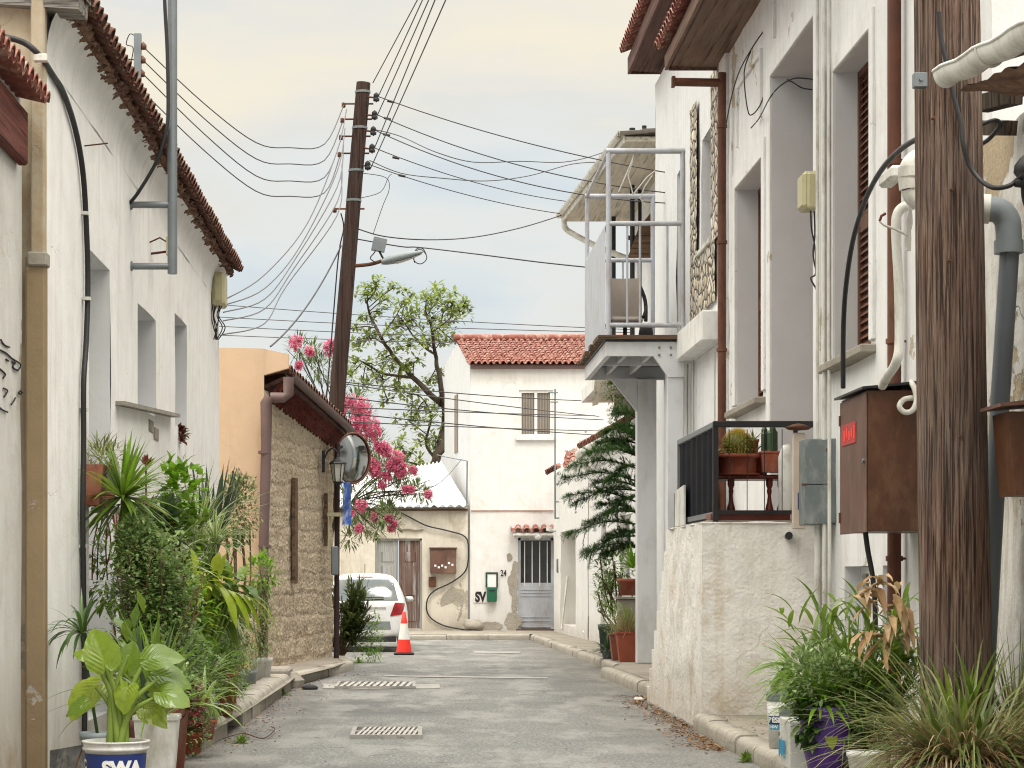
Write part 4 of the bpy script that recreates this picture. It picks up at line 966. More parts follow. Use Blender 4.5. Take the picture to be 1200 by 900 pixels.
b = MB(); ra, rb = V(xL-.03, YF-.18, zE+.02), V(xL+7.6, YF-.18, zE+.02); rc, rd = V(xL+7.6, 57.5, zR-.02), V(sm.x+.02, 57.5, zR-.02)
tiles(b, ra, rb, rc, rd, wid=.155, row=.24, r=.05, seed=2)
b.face([ra-V(0, 0, .02), rb-V(0, 0, .02), rc-V(0, 0, .05), rd-V(0, 0, .05)]); b.face([rd-V(0, 0, .05), rc-V(0, 0, .05), V(xL+7.6, 60.2, zE), V(s1.x, 60.2, zE2)])
b.tube([rd+V(-.1, 0, .06), rc+V(0, 0, .06)], .10, 8); b.build('roof', M['tile_red'], h)
b = MB(); b.box(xL+.01, xL+7.5, YF-.14, YF-.02, zE-.1, zE-.015); b.build('eave_band', M['mauve_metal'], h)
def wpx(x, y, yy=YF): return P(x, y, yy)
f_ = MB(); x0, x1, z0, z1 = xL+win[0], xL+win[1], win[2], win[3]
for q_ in ((x0, x1, z0, z0+.07), (x0, x1, z1-.07, z1), (x0, x0+.07, z0+.07, z1-.07), (x1-.07, x1, z0+.07, z1-.07), ((x0+x1)/2-.035, (x0+x1)/2+.035, z0+.07, z1-.07)): f_.box(q_[0], q_[1], YF+.03, YF+.10, q_[2], q_[3])
fo = f_.build('window', M['frame_white'], h); g_ = MB(); g_.box(x0+.02, x1-.02, YF+.07, YF+.08, z0+.02, z1-.02); g_.build('pane', M['blinds'], fo)
g_ = MB(); g_.box(x0-.08, x1+.08, YF-.08, YF+.02, z0-.09, z0-.01, bev=.01); g_.build('sill', M['frame_white'], fo)
# door
f_ = MB(); x0, x1, z0, z1 = xL+dor[0], xL+dor[1], dor[2], dor[3]
zm = P(0, 683, YF).z
f_.box(x0+.02, x1-.02, YF+.05, YF+.11, z0+.03, zm)
for q_ in ((x0, x0+.07, z0, z1), (x1-.07, x1, z0, z1), (x0, x1, z1-.07, z1)): f_.box(q_[0], q_[1], YF+.03, YF+.13, q_[2], q_[3])
for zz in (.35, .45, .98, 1.06, 1.14): f_.box(x0+.08, x1-.08, YF+.035, YF+.05, zz, zz+.015)
do = f_.build('door', M['steel_white'], h)
g_ = MB(); g_.box(x0+.07, x1-.07, YF+.10, YF+.11, zm, z1-.07); g_.build('pane', M['window_glass'], do)
for k in range(4):
    g_ = MB(); xx = x0+.17+k*.19; g_.tube([(xx, YF+.06, zm-.08), (xx, YF+.06, z1-.1)], .015, 6); g_.build('bar', M['frame_white'], do)
g_ = MB(); g_.box(x0-.05, x1+.1, YF-.3, YF, .13, .16); g_.build('threshold', M['rust'], h)
# tiled door hood
a_, c_ = P(603, 623, YF), P(654, 612, YF)
b = MB(); tiles(b, (a_.x-.02, YF-.36, a_.z-.02), (c_.x+.4, YF-.36, a_.z-.02), (c_.x+.4, YF, a_.z+.10), (a_.x-.02, YF, a_.z+.10), wid=.2, row=.4, r=.075, seed=9); ho = b.build('door_hood', M['tile_red'], h)
b = MB(); b.box(a_.x-.04, c_.x+.4, YF-.34, YF-.01, a_.z-.10, a_.z-.035); b.build('hood_slab', M['frame_white'], ho)
# pinkish upper trim line and scars
b = MB(); zz = P(0, 598, YF).z; b.tube([(xL+.02, YF-.02, zz), (xL+4.6, YF-.02, zz)], .018, 5); b.build('trim_pipe', M['trim_pink'], h)
M['scar'] = plaster('scar', S(170, 163, 152), dirt=S(132, 122, 108), blotch=.2, streak=.2, dirt_amt=.6, bump=.9, coarse=.8, ground=0, seed=31)
def blob(cx_, cy_, rx, ry, Y_, seed_, mat_='scar', dy=.015, wob=.45):
    b = MB(); pts = []
    for k in range(36):
        a_ = 2*math.pi*k/36; r_ = 1+wob*noise.noise(V(math.cos(a_)*1.6, math.sin(a_)*1.6, seed_*5))+wob*.5*noise.noise(V(math.cos(a_)*5, math.sin(a_)*5, seed_*3))
        pts.append(P(cx_+rx*r_*math.cos(a_), cy_+ry*r_*math.sin(a_), Y_-dy))
    b.face(pts); return b
for k, (cx_, cy_, rx, ry) in enumerate(((597, 653, 3.5, 4.5), (604, 661, 3.5, 3), (601, 683, 6, 12), (604, 668, 4, 8), (601, 728, 9, 11), (603, 705, 3.5, 14), (575, 734, 14, 5))):
    blob(cx_, cy_, rx, ry, YF, k+1, dy=.012+.003*k).build('bare_patch', M['scar'], h)
# letters SV and number 24
b = MB(); c = P(563, 700, YF-.03); b2 = MB(); b2.box(c.x-.17, c.x+.19, YF-.026, YF-.016, c.z-.13, c.z+.13)
b2.build('letter_plate', M['far_white'], h)
text_mesh(b, 'SV', .33, lambda x, y: V(c.x+x*.74, YF-.032, c.z+y), bold=.018); t_ = b.build('wall_letters', M['ink'], h); t_['label'] = 'black letters SV'
b = MB(); c2 = P(590, 672, YF-.03); text_mesh(b, '24', .22, lambda x, y: V(c2.x+x*.7, YF-.03, c2.z+y), bold=.004); t_ = b.build('house_number', M['ink'], h)
# globe lamp
c = P(630.5, 628, YF-.25); hl = thing('globe_lamp', 'white globe lamp under the tiled hood of the far door', 'lamp', c)
b = MB(); b.lathe(c, [(0.0, -.10)]+[(.10*math.sin(k*math.pi/8), -.10*math.cos(k*math.pi/8)) for k in range(1, 8)]+[(0, .10)], 14); b.build('globe', M['bulb'], hl)
b = MB(); b.tube([c+V(0, 0, .09), c+V(0, .0, .2)], .03, 8); b.build('holder', M['black'], hl)
# green mailbox
c = P(576, 694, YF-.08); hm = thing('mailbox', 'dark green mailbox with an open white topped frame on the white end wall', 'mailbox', c)
x0, x1 = P(570.5, 0, YF).x, P(582, 0, YF).x; zt, zb_, zq = P(0, 672.5, YF).z, P(0, 705, YF).z, P(0, 688.5, YF).z
b = MB(); b.box(x0, x1, YF-.17, YF-.02, zb_, zq, bev=.015); bo = b.build('body', M['green_box'], hm)
b = MB(); b.box(x0+.05, x1-.05, YF-.178, YF-.172, zq-.09, zq-.06); b.build('slot', M['black'], bo)
b = MB(); b.box(x0-.03, x0+.01, YF-.06, YF-.02, zq, zt); b.box(x1-.01, x1+.03, YF-.06, YF-.02, zq, zt); b.box(x0-.03, x1+.03, YF-.06, YF-.02, zt, zt+.04); b.build('frame', M['dark_green'], hm)
b = MB(); b.box(x0+.012, x1-.012, YF-.045, YF-.03, zq+.01, zt-.01); b.build('notice', M['print_white'], hm)

# ================================================================ LOW OLD HOUSE (left of end house)
h = thing('low_house', 'low old beige house with white corrugated roof and weathered double door', 'house', (-2, 57, 0))
x0, x1 = -4.6, xL-.06; zt = P(0, 594, YF).z
d0, d1 = P(439.5, 0, YF).x, P(494.5, 0, YF).x; dz = P(0, 631, YF).z
b = MB(); facade(b, (x0, YF+.02, 0), (1, 0, 0), x1-x0, 0, zt, [(d0-x0, d1-x0, .15, dz, .14)], (0, -1, 0), wav=.03, step=.3)
facade(b, (x0, YF+.02, 0), (0, 1, 0), 5, 0, zt, (), (-1, 0, 0), step=1.5); b.build('wall', M['far_low'], h)
b = MB()
for k in range(2):
    xa, xb = (d0+.04, (d0+d1)/2-.01) if k == 0 else ((d0+d1)/2+.01, d1-.04)
    c = MB(); c.box(xa, xb, YF+.10, YF+.15, .17, dz-.04)
    lf = c.build('door_leaf', M['old_door_grey'] if k == 0 else M['old_door'], h); lf['label'] = 'grey painted door leaf' if k == 0 else 'brown peeling door leaf'
    for (zz0, zz1) in ((.35, .85), (1.0, 1.75), (1.85, 2.1)):
        c = MB(); c.box(xa+.12, xb-.12, YF+.085, YF+.10, zz0, min(zz1, dz-.12), bev=.008); c.build('panel', M['old_door_grey'] if k == 0 else M['old_door'], lf)
b = MB()
for q_ in ((d0, d0+.05, .15, dz), (d1-.05, d1, .15, dz), (d0, d1, dz-.05, dz)): b.box(q_[0], q_[1], YF+.04, YF+.10, q_[2], q_[3])
b.build('door_frame', M['old_door_grey'], h)
b = MB()   # corrugated roof
bl, br = V(P(468, 0, YF).x-2.3, YF-.25, zt-.02), V(P(546, 592, YF).x+.05, YF-.25, zt+.02); tr, tl = P(517, 541, 58.2), P(430, 556, 58.6)
def corr(u, v): p = bl.lerp(br, u).lerp(tl.lerp(tr, u), v); return p+V(0, 0, .028*math.sin(u*60*math.pi/1.55))
b.grid(corr, 300, 4); b.grid(lambda u, v: corr(u, v)-V(0, 0, .012), 300, 1); b.build('roof', M['corrugated'], h)
b = MB(); b.box(x0, x1, YF-.05, YF+.03, zt-.10, zt-.045); b.build('eave_beam', M['deck_wood'], h)
blob(483+0, 712-2, 14.5, 19, YF, 8, wob=.2).build('bare_patch', M['scar'], h) if False else blob(530, 709, 14, 19, YF+.02, 8, wob=.22).build('bare_patch', M['scar'], h)
b = MB()   # crumbled lintel over the door, its shadow drawn as a greyer raised band
c0 = P(487, 622, YF)
b.tube(smooth_path([P(468, 621, YF-.02), P(478, 619.5, YF-.03), P(488, 621, YF-.02), P(496, 619.5, YF-.02)], 4), .03, 6); b.build('lintel_shadow_scar', M['scar'], h)
c = P(519, 658, YF); hb = thing('meter_box', 'rusty brown meter box with white marks on the low old house', 'meter box', c)
xa, xb, za, zb_ = P(504, 0, YF).x, P(534.5, 0, YF).x, P(0, 672, YF).z, P(0, 643, YF).z
b = MB(); b.box(xa, xb, YF-.2, YF+.0, za, zb_, bev=.01); b.box(xa-.02, xb+.02, YF-.23, YF+.0, zb_+.002, zb_+.03); b.build('case', M['brown_box_side'], hb)
b = MB()
for k in range(6): q_ = P(509+k*4, 664+(k % 2)*2-(k > 3)*3, YF-.21); b.box(q_.x, q_.x+.05, YF-.206, YF-.2025, q_.z, q_.z+.05)
b.build('paper_marks', M['print_white'], hb)
b = MB(); q_ = P(506.5, 682, YF); b.box(q_.x-.09, q_.x+.09, YF-.1, YF+.0, q_.z-.13, q_.z+.13, bev=.01); tag(b.build('fuse_box', M['rust']), 'small square brown box below the rusty meter box', 'box')
b = MB(); cab = [(470, 601), (480, 606), (500, 616), (525, 622), (545, 629), (549, 645), (546, 668), (530, 682), (508, 693), (500, 706), (503, 722), (520, 733), (545, 738)]
b.tube(smooth_path([P(x, y, YF-.06) for x, y in cab], 5), .020, 6); tag(b.build('hose', M['black_wire']), 'black cable curling down the low beige wall in an S shape', 'cable')
b = MB()
b.lathe(P(555, 731, 54.6)+V(0, 0, -.15), [(0, 0), (.22, .0), (.27, .1), (.2, .22), (.0, .26)], 9)
for v_ in b.v: v_ += V(noise.noise(v_*4), noise.noise(v_*4+V(9, 0, 0)), noise.noise(v_*4+V(0, 9, 0)))*.08
tag(b.build('rubble_bag', M['scar']), 'crumpled grey bag of rubble on the pavement below the letters', 'bag')
# taller masonry stub and antenna wires between roofs
b = MB(); b.tube([P(547, 592, YF-.3), P(547.5, 540, YF-.3)], .02, 6); b.tube(smooth_path([P(547, 540, YF-.3), P(525, 536, YF-.3), P(512, 533, YF-.3)], 3), .012, 5); b.tube(smooth_path([P(541, 538, YF-.3), P(520, 562, YF-.3), P(497, 575, YF-.3), P(470, 583, YF-.3)], 4), .010, 5)
tag(b.build('roof_cable_mast', M['galv']), 'thin mast with wires at the corner between corrugated roof and white house', 'mast')

# ================================================================ CAR
def car():
    X0, Y0 = -.965, 42.6; h = thing('parked_car', 'white hatchback seen from behind, parked beside the oleander bush', 'car', (X0, Y0, 0))
    L = 3.9
    st = [  # y, zb, w, belt, bw, roof, rw
        (0.00, .34, .60, .93, .56, .95, .50), (.05, .28, .76, .95, .68, .98, .60), (.16, .26, .825, .99, .76, 1.13, .66), (.34, .26, .845, 1.00, .80, 1.44, .60), (.62, .24, .85, .99, .815, 1.515, .60),
        (1.2, .24, .85, .96, .82, 1.53, .60), (1.9, .24, .85, .93, .82, 1.50, .60), (2.45, .24, .85, .92, .80, 1.30, .62), (2.95, .25, .84, .90, .76, .98, .66), (3.5, .26, .80, .80, .70, .84, .60), (3.8, .30, .70, .64, .62, .70, .50), (3.9, .36, .56, .58, .50, .62, .40)]
    rows = []
    for y, zb, w_, bt, bw, rf, rw in st:
        half = [(0, zb), (w_*.8, zb), (w_*.97, zb+.10), (w_, zb+.28), (w_*.99, (zb+bt)/2+.12), (bw, bt), (rw+(bw-rw)*.25, bt+(rf-bt)*.75), (rw*.86, rf-.01), (rw*.4, rf+.018), (0, rf+.022)]
        ring = [V(X0+x, Y0+y, z_) for x, z_ in half]+[V(X0-x, Y0+y, z_) for x, z_ in half[-2:0:-1]]
        rows.append(ring)
    b = MB(); n = len(rows[0]); vs = [p for r_ in rows for p in r_]
    fs = [(i*n+j, i*n+(j+1) % n, (i+1)*n+(j+1) % n, (i+1)*n+j) for i in range(len(rows)-1) for j in range(n)]+[tuple(range(n))[::-1], tuple(range((len(rows)-1)*n, len(rows)*n))]
    b.raw(vs, fs, 0, True); bd = b.build('body', M['car_white'], h)
    s_ = bd.modifiers.new('subd', 'SUBSURF'); s_.levels = 2; s_.render_levels = 2
    dgx = bpy.context.evaluated_depsgraph_get(); dgx.update(); from mathutils.bvhtree import BVHTree
    mev = bd.evaluated_get(dgx).to_mesh(); bo_ = WORLD[h]; bvh = BVHTree.FromPolygons([v.co+bo_ for v in mev.vertices], [tuple(p.vertices) for p in mev.polygons])
    def onto(x, z_, off=.008):
        hit = bvh.ray_cast(V(X0+x, Y0-2, z_), V(0, 1, 0))[0]; return V(X0+x, (hit.y if hit else Y0+.5)-off, z_)
    def panel(poly, mat_, name, par=h, off=.008, n=10):
        # poly given as left edge points and right edge points, bottom to top
        g = MB(); g.grid(lambda u, v: onto(*( (poly[0][0]*(1-u)+poly[1][0]*u)*(1-v)+(poly[3][0]*(1-u)+poly[2][0]*u)*v, (poly[0][1]*(1-u)+poly[1][1]*u)*(1-v)+(poly[3][1]*(1-u)+poly[2][1]*u)*v), off), n, n); return g.build(name, M[mat_], par)
    # rear window follows the sloped hatch
    def rw_(u, v):     # u across, v up
        hw = .62-.10*v; return V(X0+(u*2-1)*hw, Y0+.05+.33*v-.0+.05*(abs(u*2-1)**2.5)-.035, 1.00+.42*v+.02*(1-(u*2-1)**2))
    gl = panel([(-.66, 1.0), (.66, 1.0), (.55, 1.42), (-.55, 1.42)], 'car_glass', 'rear_window', n=14)
    g = MB(); a_ = onto(-.25, 1.03, .02); c_ = onto(.38, 1.06, .02); g.tube([a_+V(0, -.02, 0), a_.lerp(c_, .5)+V(0, -.03, .02), c_+V(0, -.02, 0)], .011, 5); g.build('wiper', M['black'], gl)
    for sx in (-1, 1):
        g = MB(); pts = [(.44, .98), (.73, .96), (.79, .70), (.74, .66), (.60, .72)]; pts = [(.52, .93), (.70, .95), (.775, .90), (.80, .73), (.56, .70)]
        f3 = lambda x, z_: V(X0+sx*x, Y0+(.005 if x < .6 else .02+.22*((x-.6)/.2)**2)-.03, z_)
        panel([(sx*.50, .70), (sx*.74, .74), (sx*.80, .95), (sx*.60, .97)], 'tail_red', 'tail_light', off=.014)
        g = MB(); g.lathe(V(X0+sx*.86, Y0+1.35, 1.02), [(0, -.05), (.08, -.04), (.10, 0), (.08, .05), (0, .06)], 8); g.build('side_mirror', M['car_white'], h)
    panel([(-.24, .68), (.24, .68), (.24, .79), (-.24, .79)], 'print_white', 'number_plate', off=.02)
    panel([(-.52, .44), (.52, .44), (.50, .60), (-.50, .60)], 'plastic_grey', 'bumper_recess', off=.006)
    panel([(-.42, .85), (.42, .85), (.42, .875), (-.42, .875)], 'alloy', 'hatch_handle', off=.02)
    panel([(-.16, 1.445), (.16, 1.445), (.16, 1.475), (-.16, 1.475)], 'tail_red', 'brake_light', off=.012)
    g = MB(); g.box(X0-.62, X0+.62, Y0-.01, Y0+.3, .20, .29); g.build('diffuser', M['car_dark'], h)
    for sx in (-1, 1):
        for yy in (.66, 3.15):
            w_ = thing('w', None, None) if False else None
            c = V(X0+sx*.74, Y0+yy, .30); g = MB(); g.lathe(c, [(.19, -.10), (.27, -.10), (.30, -.07), (.30, .07), (.27, .10), (.19, .10)], 24, axis='x'); wh = g.build('wheel', M['tyre'], h)
            g = MB(); g.lathe(c, [(.0, sx*.07), (.06, sx*.075), (.18, sx*.06), (.19, sx*.09)], 16, axis='x'); g.build('rim', M['alloy'], wh)
    g = MB(); c = V(X0+.0, Y0+.55, 1.52); g.tube([c, c+V(0, .03, .20)], .007, 5); g.build('antenna', M['black'], h)
    g = MB()
    for sx in (-1, 1): g.grid(lambda u, v: V(X0+sx*(.835-.135*v), Y0+.75+u*1.75-(.1*v if u > .5 else -.05*v), .99+.42*v), 8, 3)
    g.build('side_window', M['car_glass'], h)
car()
# ---- cone
cb = V(P(473.5, 0, 41.2).x, 41.2, .01); h = thing('traffic_cone', 'red and white traffic cone standing at the right rear corner of the car', 'traffic cone', cb)
b = MB(); b.box(cb.x-.19, cb.x+.19, cb.y-.19, cb.y+.19, .005, .045, bev=.012); b.build('base', M['black'], h)
H_ = .80; rr_ = lambda z_: .155-(.155-.03)*(z_/H_)
for z0_, z1_, m_, nm in ((0.04, .28, 'cone_red', 'cone_body'), (.28, .58, 'cone_white', 'reflective_band'), (.58, H_, 'cone_red', 'cone_tip')):
    b = MB(); b.lathe(cb, [(rr_(z0_)+.0, z0_), (rr_(z1_), z1_)]+([(0, z1_+.003)] if z1_ == H_ else []), 24); b.build(nm, M[m_], h)
# ================================================================ RIGHT SIDE
XR = 3.85
def YR(px): return F*XR/(px-CX)
# ---- tall white house with deep openings
h = thing('tall_house', 'tall white house on the right with deep window recesses and brown eave', 'house', (6, 22, 0))
Y0, Y1 = 14.6, 27.35; L_ = Y1-Y0
def o_(ya, yb, z0, z1, d): return (ya-Y0, yb-Y0, z0, z1, d)
ops = [o_(18.42, 20.0, 3.4, 6.06, .26), o_(20.95, 23.5, 2.0, 6.82, .52), o_(24.1, 26.1, 3.43, 6.07, .31), o_(17.05+.6, 18.0, .95, 1.55, .2), o_(18.55, 19.55, .9, 1.55, .2)]
b = MB(); facade(b, (XR, Y0, 0), (0, 1, 0), L_, 0, 8.6, ops, (-1, 0, 0), wav=.012, rmi=1)
facade(b, (XR, Y1, 0), (1, 0, 0), 5, 0, 8.6, (), (0, 1, 0), step=1.5); facade(b, (XR, Y0, 0), (1, 0, 0), 5, 0, 8.6, (), (0, -1, 0), step=1.0)
b.build('wall', [M['plaster_right'], M['reveal']], h)
for o, k in zip(ops, ('louvre', 'door', 'louvre', 'glass', 'glass')):
    if k == 'door':
        c = MB(); c.box(XR+o[4]-.06, XR+o[4]-.01, Y0+o[0], Y0+o[1], o[2], o[3]-.02); c.build('door', M['shutter'], h)
    else: opening_fill(h, k, (XR, Y0, 0), (0, 1, 0), (-1, 0, 0), o[0]+.004, o[1]-.004, o[2]+.004, o[3]-.004, o[4]-.01, (M['shutter'] if k == 'louvre' else M['frame_white'], M['shutter'] if k == 'louvre' else M['window_glass']), 'shuttered_window' if k == 'louvre' else 'basement_window')
b = MB()
b.box(XR+.6, XR+5, Y0+.3, Y1-.1, .1, 8.4); b.build('core', M['black'], h)
for (ya, yb, zz) in ((18.25, 20.2, 3.4), (23.95, 26.25, 3.43)):
    b = MB(); b.box(XR-.13, XR+.2, ya, yb, zz-.075, zz+.002, bev=.012); b.build('sill', M['concrete'], h)
# raised plaster frames round the openings
def archi(ya, yb, z0, z1, w_=.20, pr=.035, top=True):
    c = MB(); c.box(XR-pr, XR+.02, ya-w_, ya-.004, z0, z1+w_, bev=.008); c.box(XR-pr, XR+.02, yb+.004, yb+w_, z0, z1+w_, bev=.008)
    c.box(XR-pr, XR+.02, ya-.003, yb+.003, z1+.004, z1+w_, bev=.008); return c.build('architrave', M['plaster_right'], h)
archi(24.1, 26.1, 3.5, 6.07); archi(20.95, 23.5, 2.0, 6.82, .24); archi(18.42, 20.0, 3.44, 6.06, .16, .03)
for (ya, yb, z0, z1) in ((24.2, 26.0, 6.55, 7.3), (21.1, 23.35, 7.2, 7.8)):
    c = MB()
    for q_ in ((ya, yb, z1-.06, z1), (ya, ya+.06, z0, z1-.06), (yb-.06, yb, z0, z1-.06)): c.box(XR-.03, XR+.01, *q_)
    c.build('panel_moulding', M['plaster_right'], h)
c = MB(); c.box(XR-.07, XR+.01, 20.22, 20.60, 0.15, 8.5, bev=.015); c.build('pilaster', M['plaster_right'], h)
c = MB(); c.box(XR-.05, XR+.01, 26.75, 27.33, 0.15, 8.4, bev=.015); c.build('pilaster', M['plaster_right'], h)
# eave soffit
b = MB(); ze = P(0, 74, 27.35).z
b.hexa([(3.20, 14.0, ze+.02), (XR+.1, 14.0, ze-.0), (XR+.1, 27.5, ze-.02), (3.20, 27.5, ze), (3.20, 14.0, ze+.06), (XR+.1, 14.0, ze+.06), (XR+.1, 27.5, ze+.06), (3.20, 27.5, ze+.06)])
b.build('soffit', M['soffit'], h)
b = MB(); b.box(3.15, 3.195, 14.0, 27.53, ze-.05, ze+.14, bev=.01); b.box(3.2, XR+.2, 27.505, 27.54, ze-.05, ze+.14); b.build('fascia', M['soffit'], h)
b = MB(); tiles(b, (3.10, 14, ze+.20), (3.10, 27.55, ze+.20), (5.5, 27.55, ze+1.1), (5.5, 14, ze+1.1), wid=.2, row=.36, r=.08, seed=21); b.face([(3.2, 14, ze+.16), (3.2, 27.5, ze+.16), (9, 27.5, ze+2), (9, 14, ze+2)]); b.build('roof', M['tile_red'], h)
# far downpipe with its horizontal inlet
b = MB(); xq = 3.72; yq = P(846, 0, 1).y and F*xq/(846-CX); zt_ = P(0, 97, yq).z
b.tube([(P(790, 0, yq).x, yq, zt_+.01), (xq, yq, zt_)], .052, 8); b.tube([(xq, yq, zt_+.12), (xq, yq, 1.9)], .052, 8)
b.box(P(788, 0, yq).x-.01, P(788, 0, yq).x+.03, yq-.06, yq+.06, zt_-.05, zt_+.07)
for zz in (6.9, 5.5, 4.2, 3.1): b.tube([(xq, yq, zz-.02), (xq, yq, zz+.02)], .066, 8)
tag(b.build('downpipe', M['brown_metal']), 'far brown downpipe with a horizontal inlet under the eave, beside the pebble cladding', 'downpipe', 'brown downpipes on the right hand houses')
b = MB(); xq = 3.76; yq = F*xq/(1048-CX); b.tube([(xq, yq, .15), (xq, yq, 8)], .055, 8)
for zz in (6.2, 4.7, 3.3, 1.6): b.tube([(xq, yq, zz-.02), (xq, yq, zz+.02)], .068, 8); b.tube([(xq, yq, zz), (XR, yq, zz)], .01, 5)
tag(b.build('downpipe', M['brown_metal']), 'near brown downpipe running full height just left of the thick wooden pole', 'downpipe', 'brown downpipes on the right hand houses')
# conduits on the pilaster and their wires
b = MB()
for k, x in enumerate((958, 966, 972)):
    xq = XR-.10; yq = F*xq/(x-CX); b.tube([(xq, yq, .9), (xq, yq, 8)], .018+.004*(k == 1), 6)
tag(b.build('conduit', M['pvc_white']), 'thin cream conduits running up the pilaster beside the shutter window', 'conduit')
jc = P(948, 226, 20.7); h2 = thing('telephone_box', 'olive beige telephone junction box hanging on the pilaster conduits', 'junction box', jc)
b = MB(); b.box(P(937, 0, 20.7).x, P(958, 0, 20.7).x, 20.55, 20.85, P(0, 247, 20.7).z, P(0, 203, 20.7).z, bev=.035); b.build('case', M['beige_plastic'], h2)
b = MB(); b.box(P(942, 0, 20.7).x, P(955, 0, 20.7).x, 20.5, 20.55, P(0, 252, 20.7).z+.03, P(0, 206, 20.7).z, bev=.02); b.build('lid', M['beige_plastic'], h2)
b = MB(); b.tube(smooth_path([P(950, 247, 20.6), P(951, 268, 20.6), P(955, 290, 20.6), P(956, 320, 20.6), P(950, 326, 20.6), P(957, 340, 20.6), P(958, 352, 20.6)], 4), .008, 4)
b.tube(smooth_path([P(954, 247, 20.6), P(955, 275, 20.6), P(953, 300, 20.6), P(959, 330, 20.6), P(957, 348, 20.6)], 4), .008, 4)
b.build('lead', M['black_wire'], h2)
b = MB(); XW = XR-.045
for pts in (((958, 94), (945, 92), (930, 92), (915, 100), (902, 115), (890, 138), (880, 150)), ((952, 105), (940, 103), (930, 97), (922, 93)), ((908, 5), (900, 28), (884, 52), (868, 80), (858, 110), (850, 150)), ((880, 60), (872, 85), (876, 128), (882, 134), (893, 118), (902, 80), (903, 40))):
    b.tube(smooth_path([P(x, y, 21.3 if x > 900 and pts[0][0] > 940 else 24.2) for x, y in pts], 4), .007, 4)
tag(b.build('loose_wires', M['black_wire']), 'thin black wires looping across the upper wall between recess and eave', 'wires')

# ---- plinth block with outer stairs and platform
h = thing('stair_block', 'rough rendered stair block with steps climbing along the white house', 'stairs', (3.3, 22.5, 0))
XP = P(823, 0, 20.9).x
b = MB()
def pf(u, v):
    p = V(XP+u*(XR-XP+.05), 20.9, -.02+v*2.0); q_ = p*2.2
    return p-V(0, 1, 0)*(noise.noise(q_)*.025+noise.noise(p*9)*.008)+V(0, 0, 0 if v < 1 else noise.noise(p*4)*.02)
b.grid(pf, 36, 56)
def pl_(u, v):
    p = V(XP, 20.9+u*2.95, -.02+v*2.0); q_ = p*2.2
    return p-V(1, 0, 0)*((noise.noise(q_)*.025+noise.noise(p*9)*.008))*(min(1, u*6))+V(-noise.noise(V(XP, 20.9, p.z)*2.2)*0, 0, 0 if v < 1 else noise.noise(p*4)*.02)
def pl2(u, v): q_ = pl_(1-u, v); return q_
b.grid(pl2, 80, 56); b.face([(XP-.01, 20.88, 1.97), (XR, 20.88, 1.97), (XR, 23.85, 1.97), (XP-.01, 23.85, 1.97)])
for k in range(8):
    y_ = 23.85+k*.25; zz = 1.97-.225*(k+1); b.box(XP+.005*k*0, XR-.01, y_, y_+.25, 0, zz)
b.build('block', M['plinth'], h)
b = MB(); b.box(XP+.06, XR-.02, 20.98, 23.8, 1.975, 2.0); b.build('platform_slab', M['concrete'], h)
# spout
c = P(925, 629, 20.85); h2 = thing('drain_spout', 'short black drain spout in a pale collar on the rough block front', 'spout', c)
b = MB(); b.tube([c+V(0, .06, 0), c+V(-.02, -.10, .01)], .036, 10); b.build('spout', M['black'], h2)
b = MB(); b.tube([c+V(.02, .06, 0), c+V(.015, -.03, 0)], .055, 10); b.build('collar', M['pvc_white'], h2)
# railing
XQ = P(838, 0, 20.95).x; zt_ = P(0, 494, 20.95).z; zb_ = 2.03
h = thing('black_railing', 'black metal railing with solid side panel on top of the stair block', 'railing', (XQ, 20.95, 1.98))
b = MB(); b.box(XQ-.02, XR-.02, 20.93, 20.985, zt_-.055, zt_+.005, bev=.006); b.box(XQ-.02, XQ+.03, 20.932, 20.983, 1.98, zt_-.056); b.box(3.63, 3.67, 20.94, 20.98, zt_-.15, zt_-.057); b.build('front_rail', M['black'], h)
b = MB(); b.box(XQ-.022, XQ+.028, 20.99, 23.8, zt_-.055, zt_+.002, bev=.006); b.box(XQ-.02, XQ+.02, 23.76, 23.8, 1.98, zt_-.056); b.box(XQ-.02, XQ+.02, 20.99, 23.75, zb_, zb_+.05); b.build('side_rail', M['galv'], h)
b = MB()
def pan(u, v): return V(XQ-.004+.012*math.sin(u*40), 21.0+u*2.74, zb_+.06+v*(zt_-.06-zb_-.06))
b.grid(pan, 80, 2, 0, False); b.build('side_panel', M['navy'], h)
for x in (854.5, 875.5, 895.8, 916.5):
    b = MB(); b.tube([P(x, 503, 20.96), P(x, 601, 20.96)], .0045, 5); b.build('wire_bar', M['black'], h)
b = MB(); b.box(XQ+.0, P(931, 0, 20.96).x, 20.94, 20.98, P(0, 601, 20.96).z-.015, P(0, 598, 20.96).z); b.build('bottom_rail', M['black'], h)
b = MB(); b.box(P(833, 0, 21.0).x, P(926, 0, 21.0).x, 21.0, 21.35, 1.98, 2.075, bev=.01); tag(b.build('timber_plank', M['turned_wood']), 'reddish timber plank lying behind the black front railing', 'plank')
# white board leaning against panel outside
b = MB(); a0, a1 = W(786, 612, XP-.0), W(796, 607, XP-.0)
b.hexa([V(XQ-.06, 22.9, 2.0), V(XQ-.06, 23.7, 2.0), V(XQ-.04, 23.7, 2.0), V(XQ-.04, 22.9, 2.0), V(XQ-.06, 22.9, 2.42), V(XQ-.06, 23.7, 2.38), V(XQ-.04, 23.7, 2.38), V(XQ-.04, 22.9, 2.42)]); tag(b.build('white_board', M['plastic_white']), 'small white board leaning outside the black side panel', 'board')
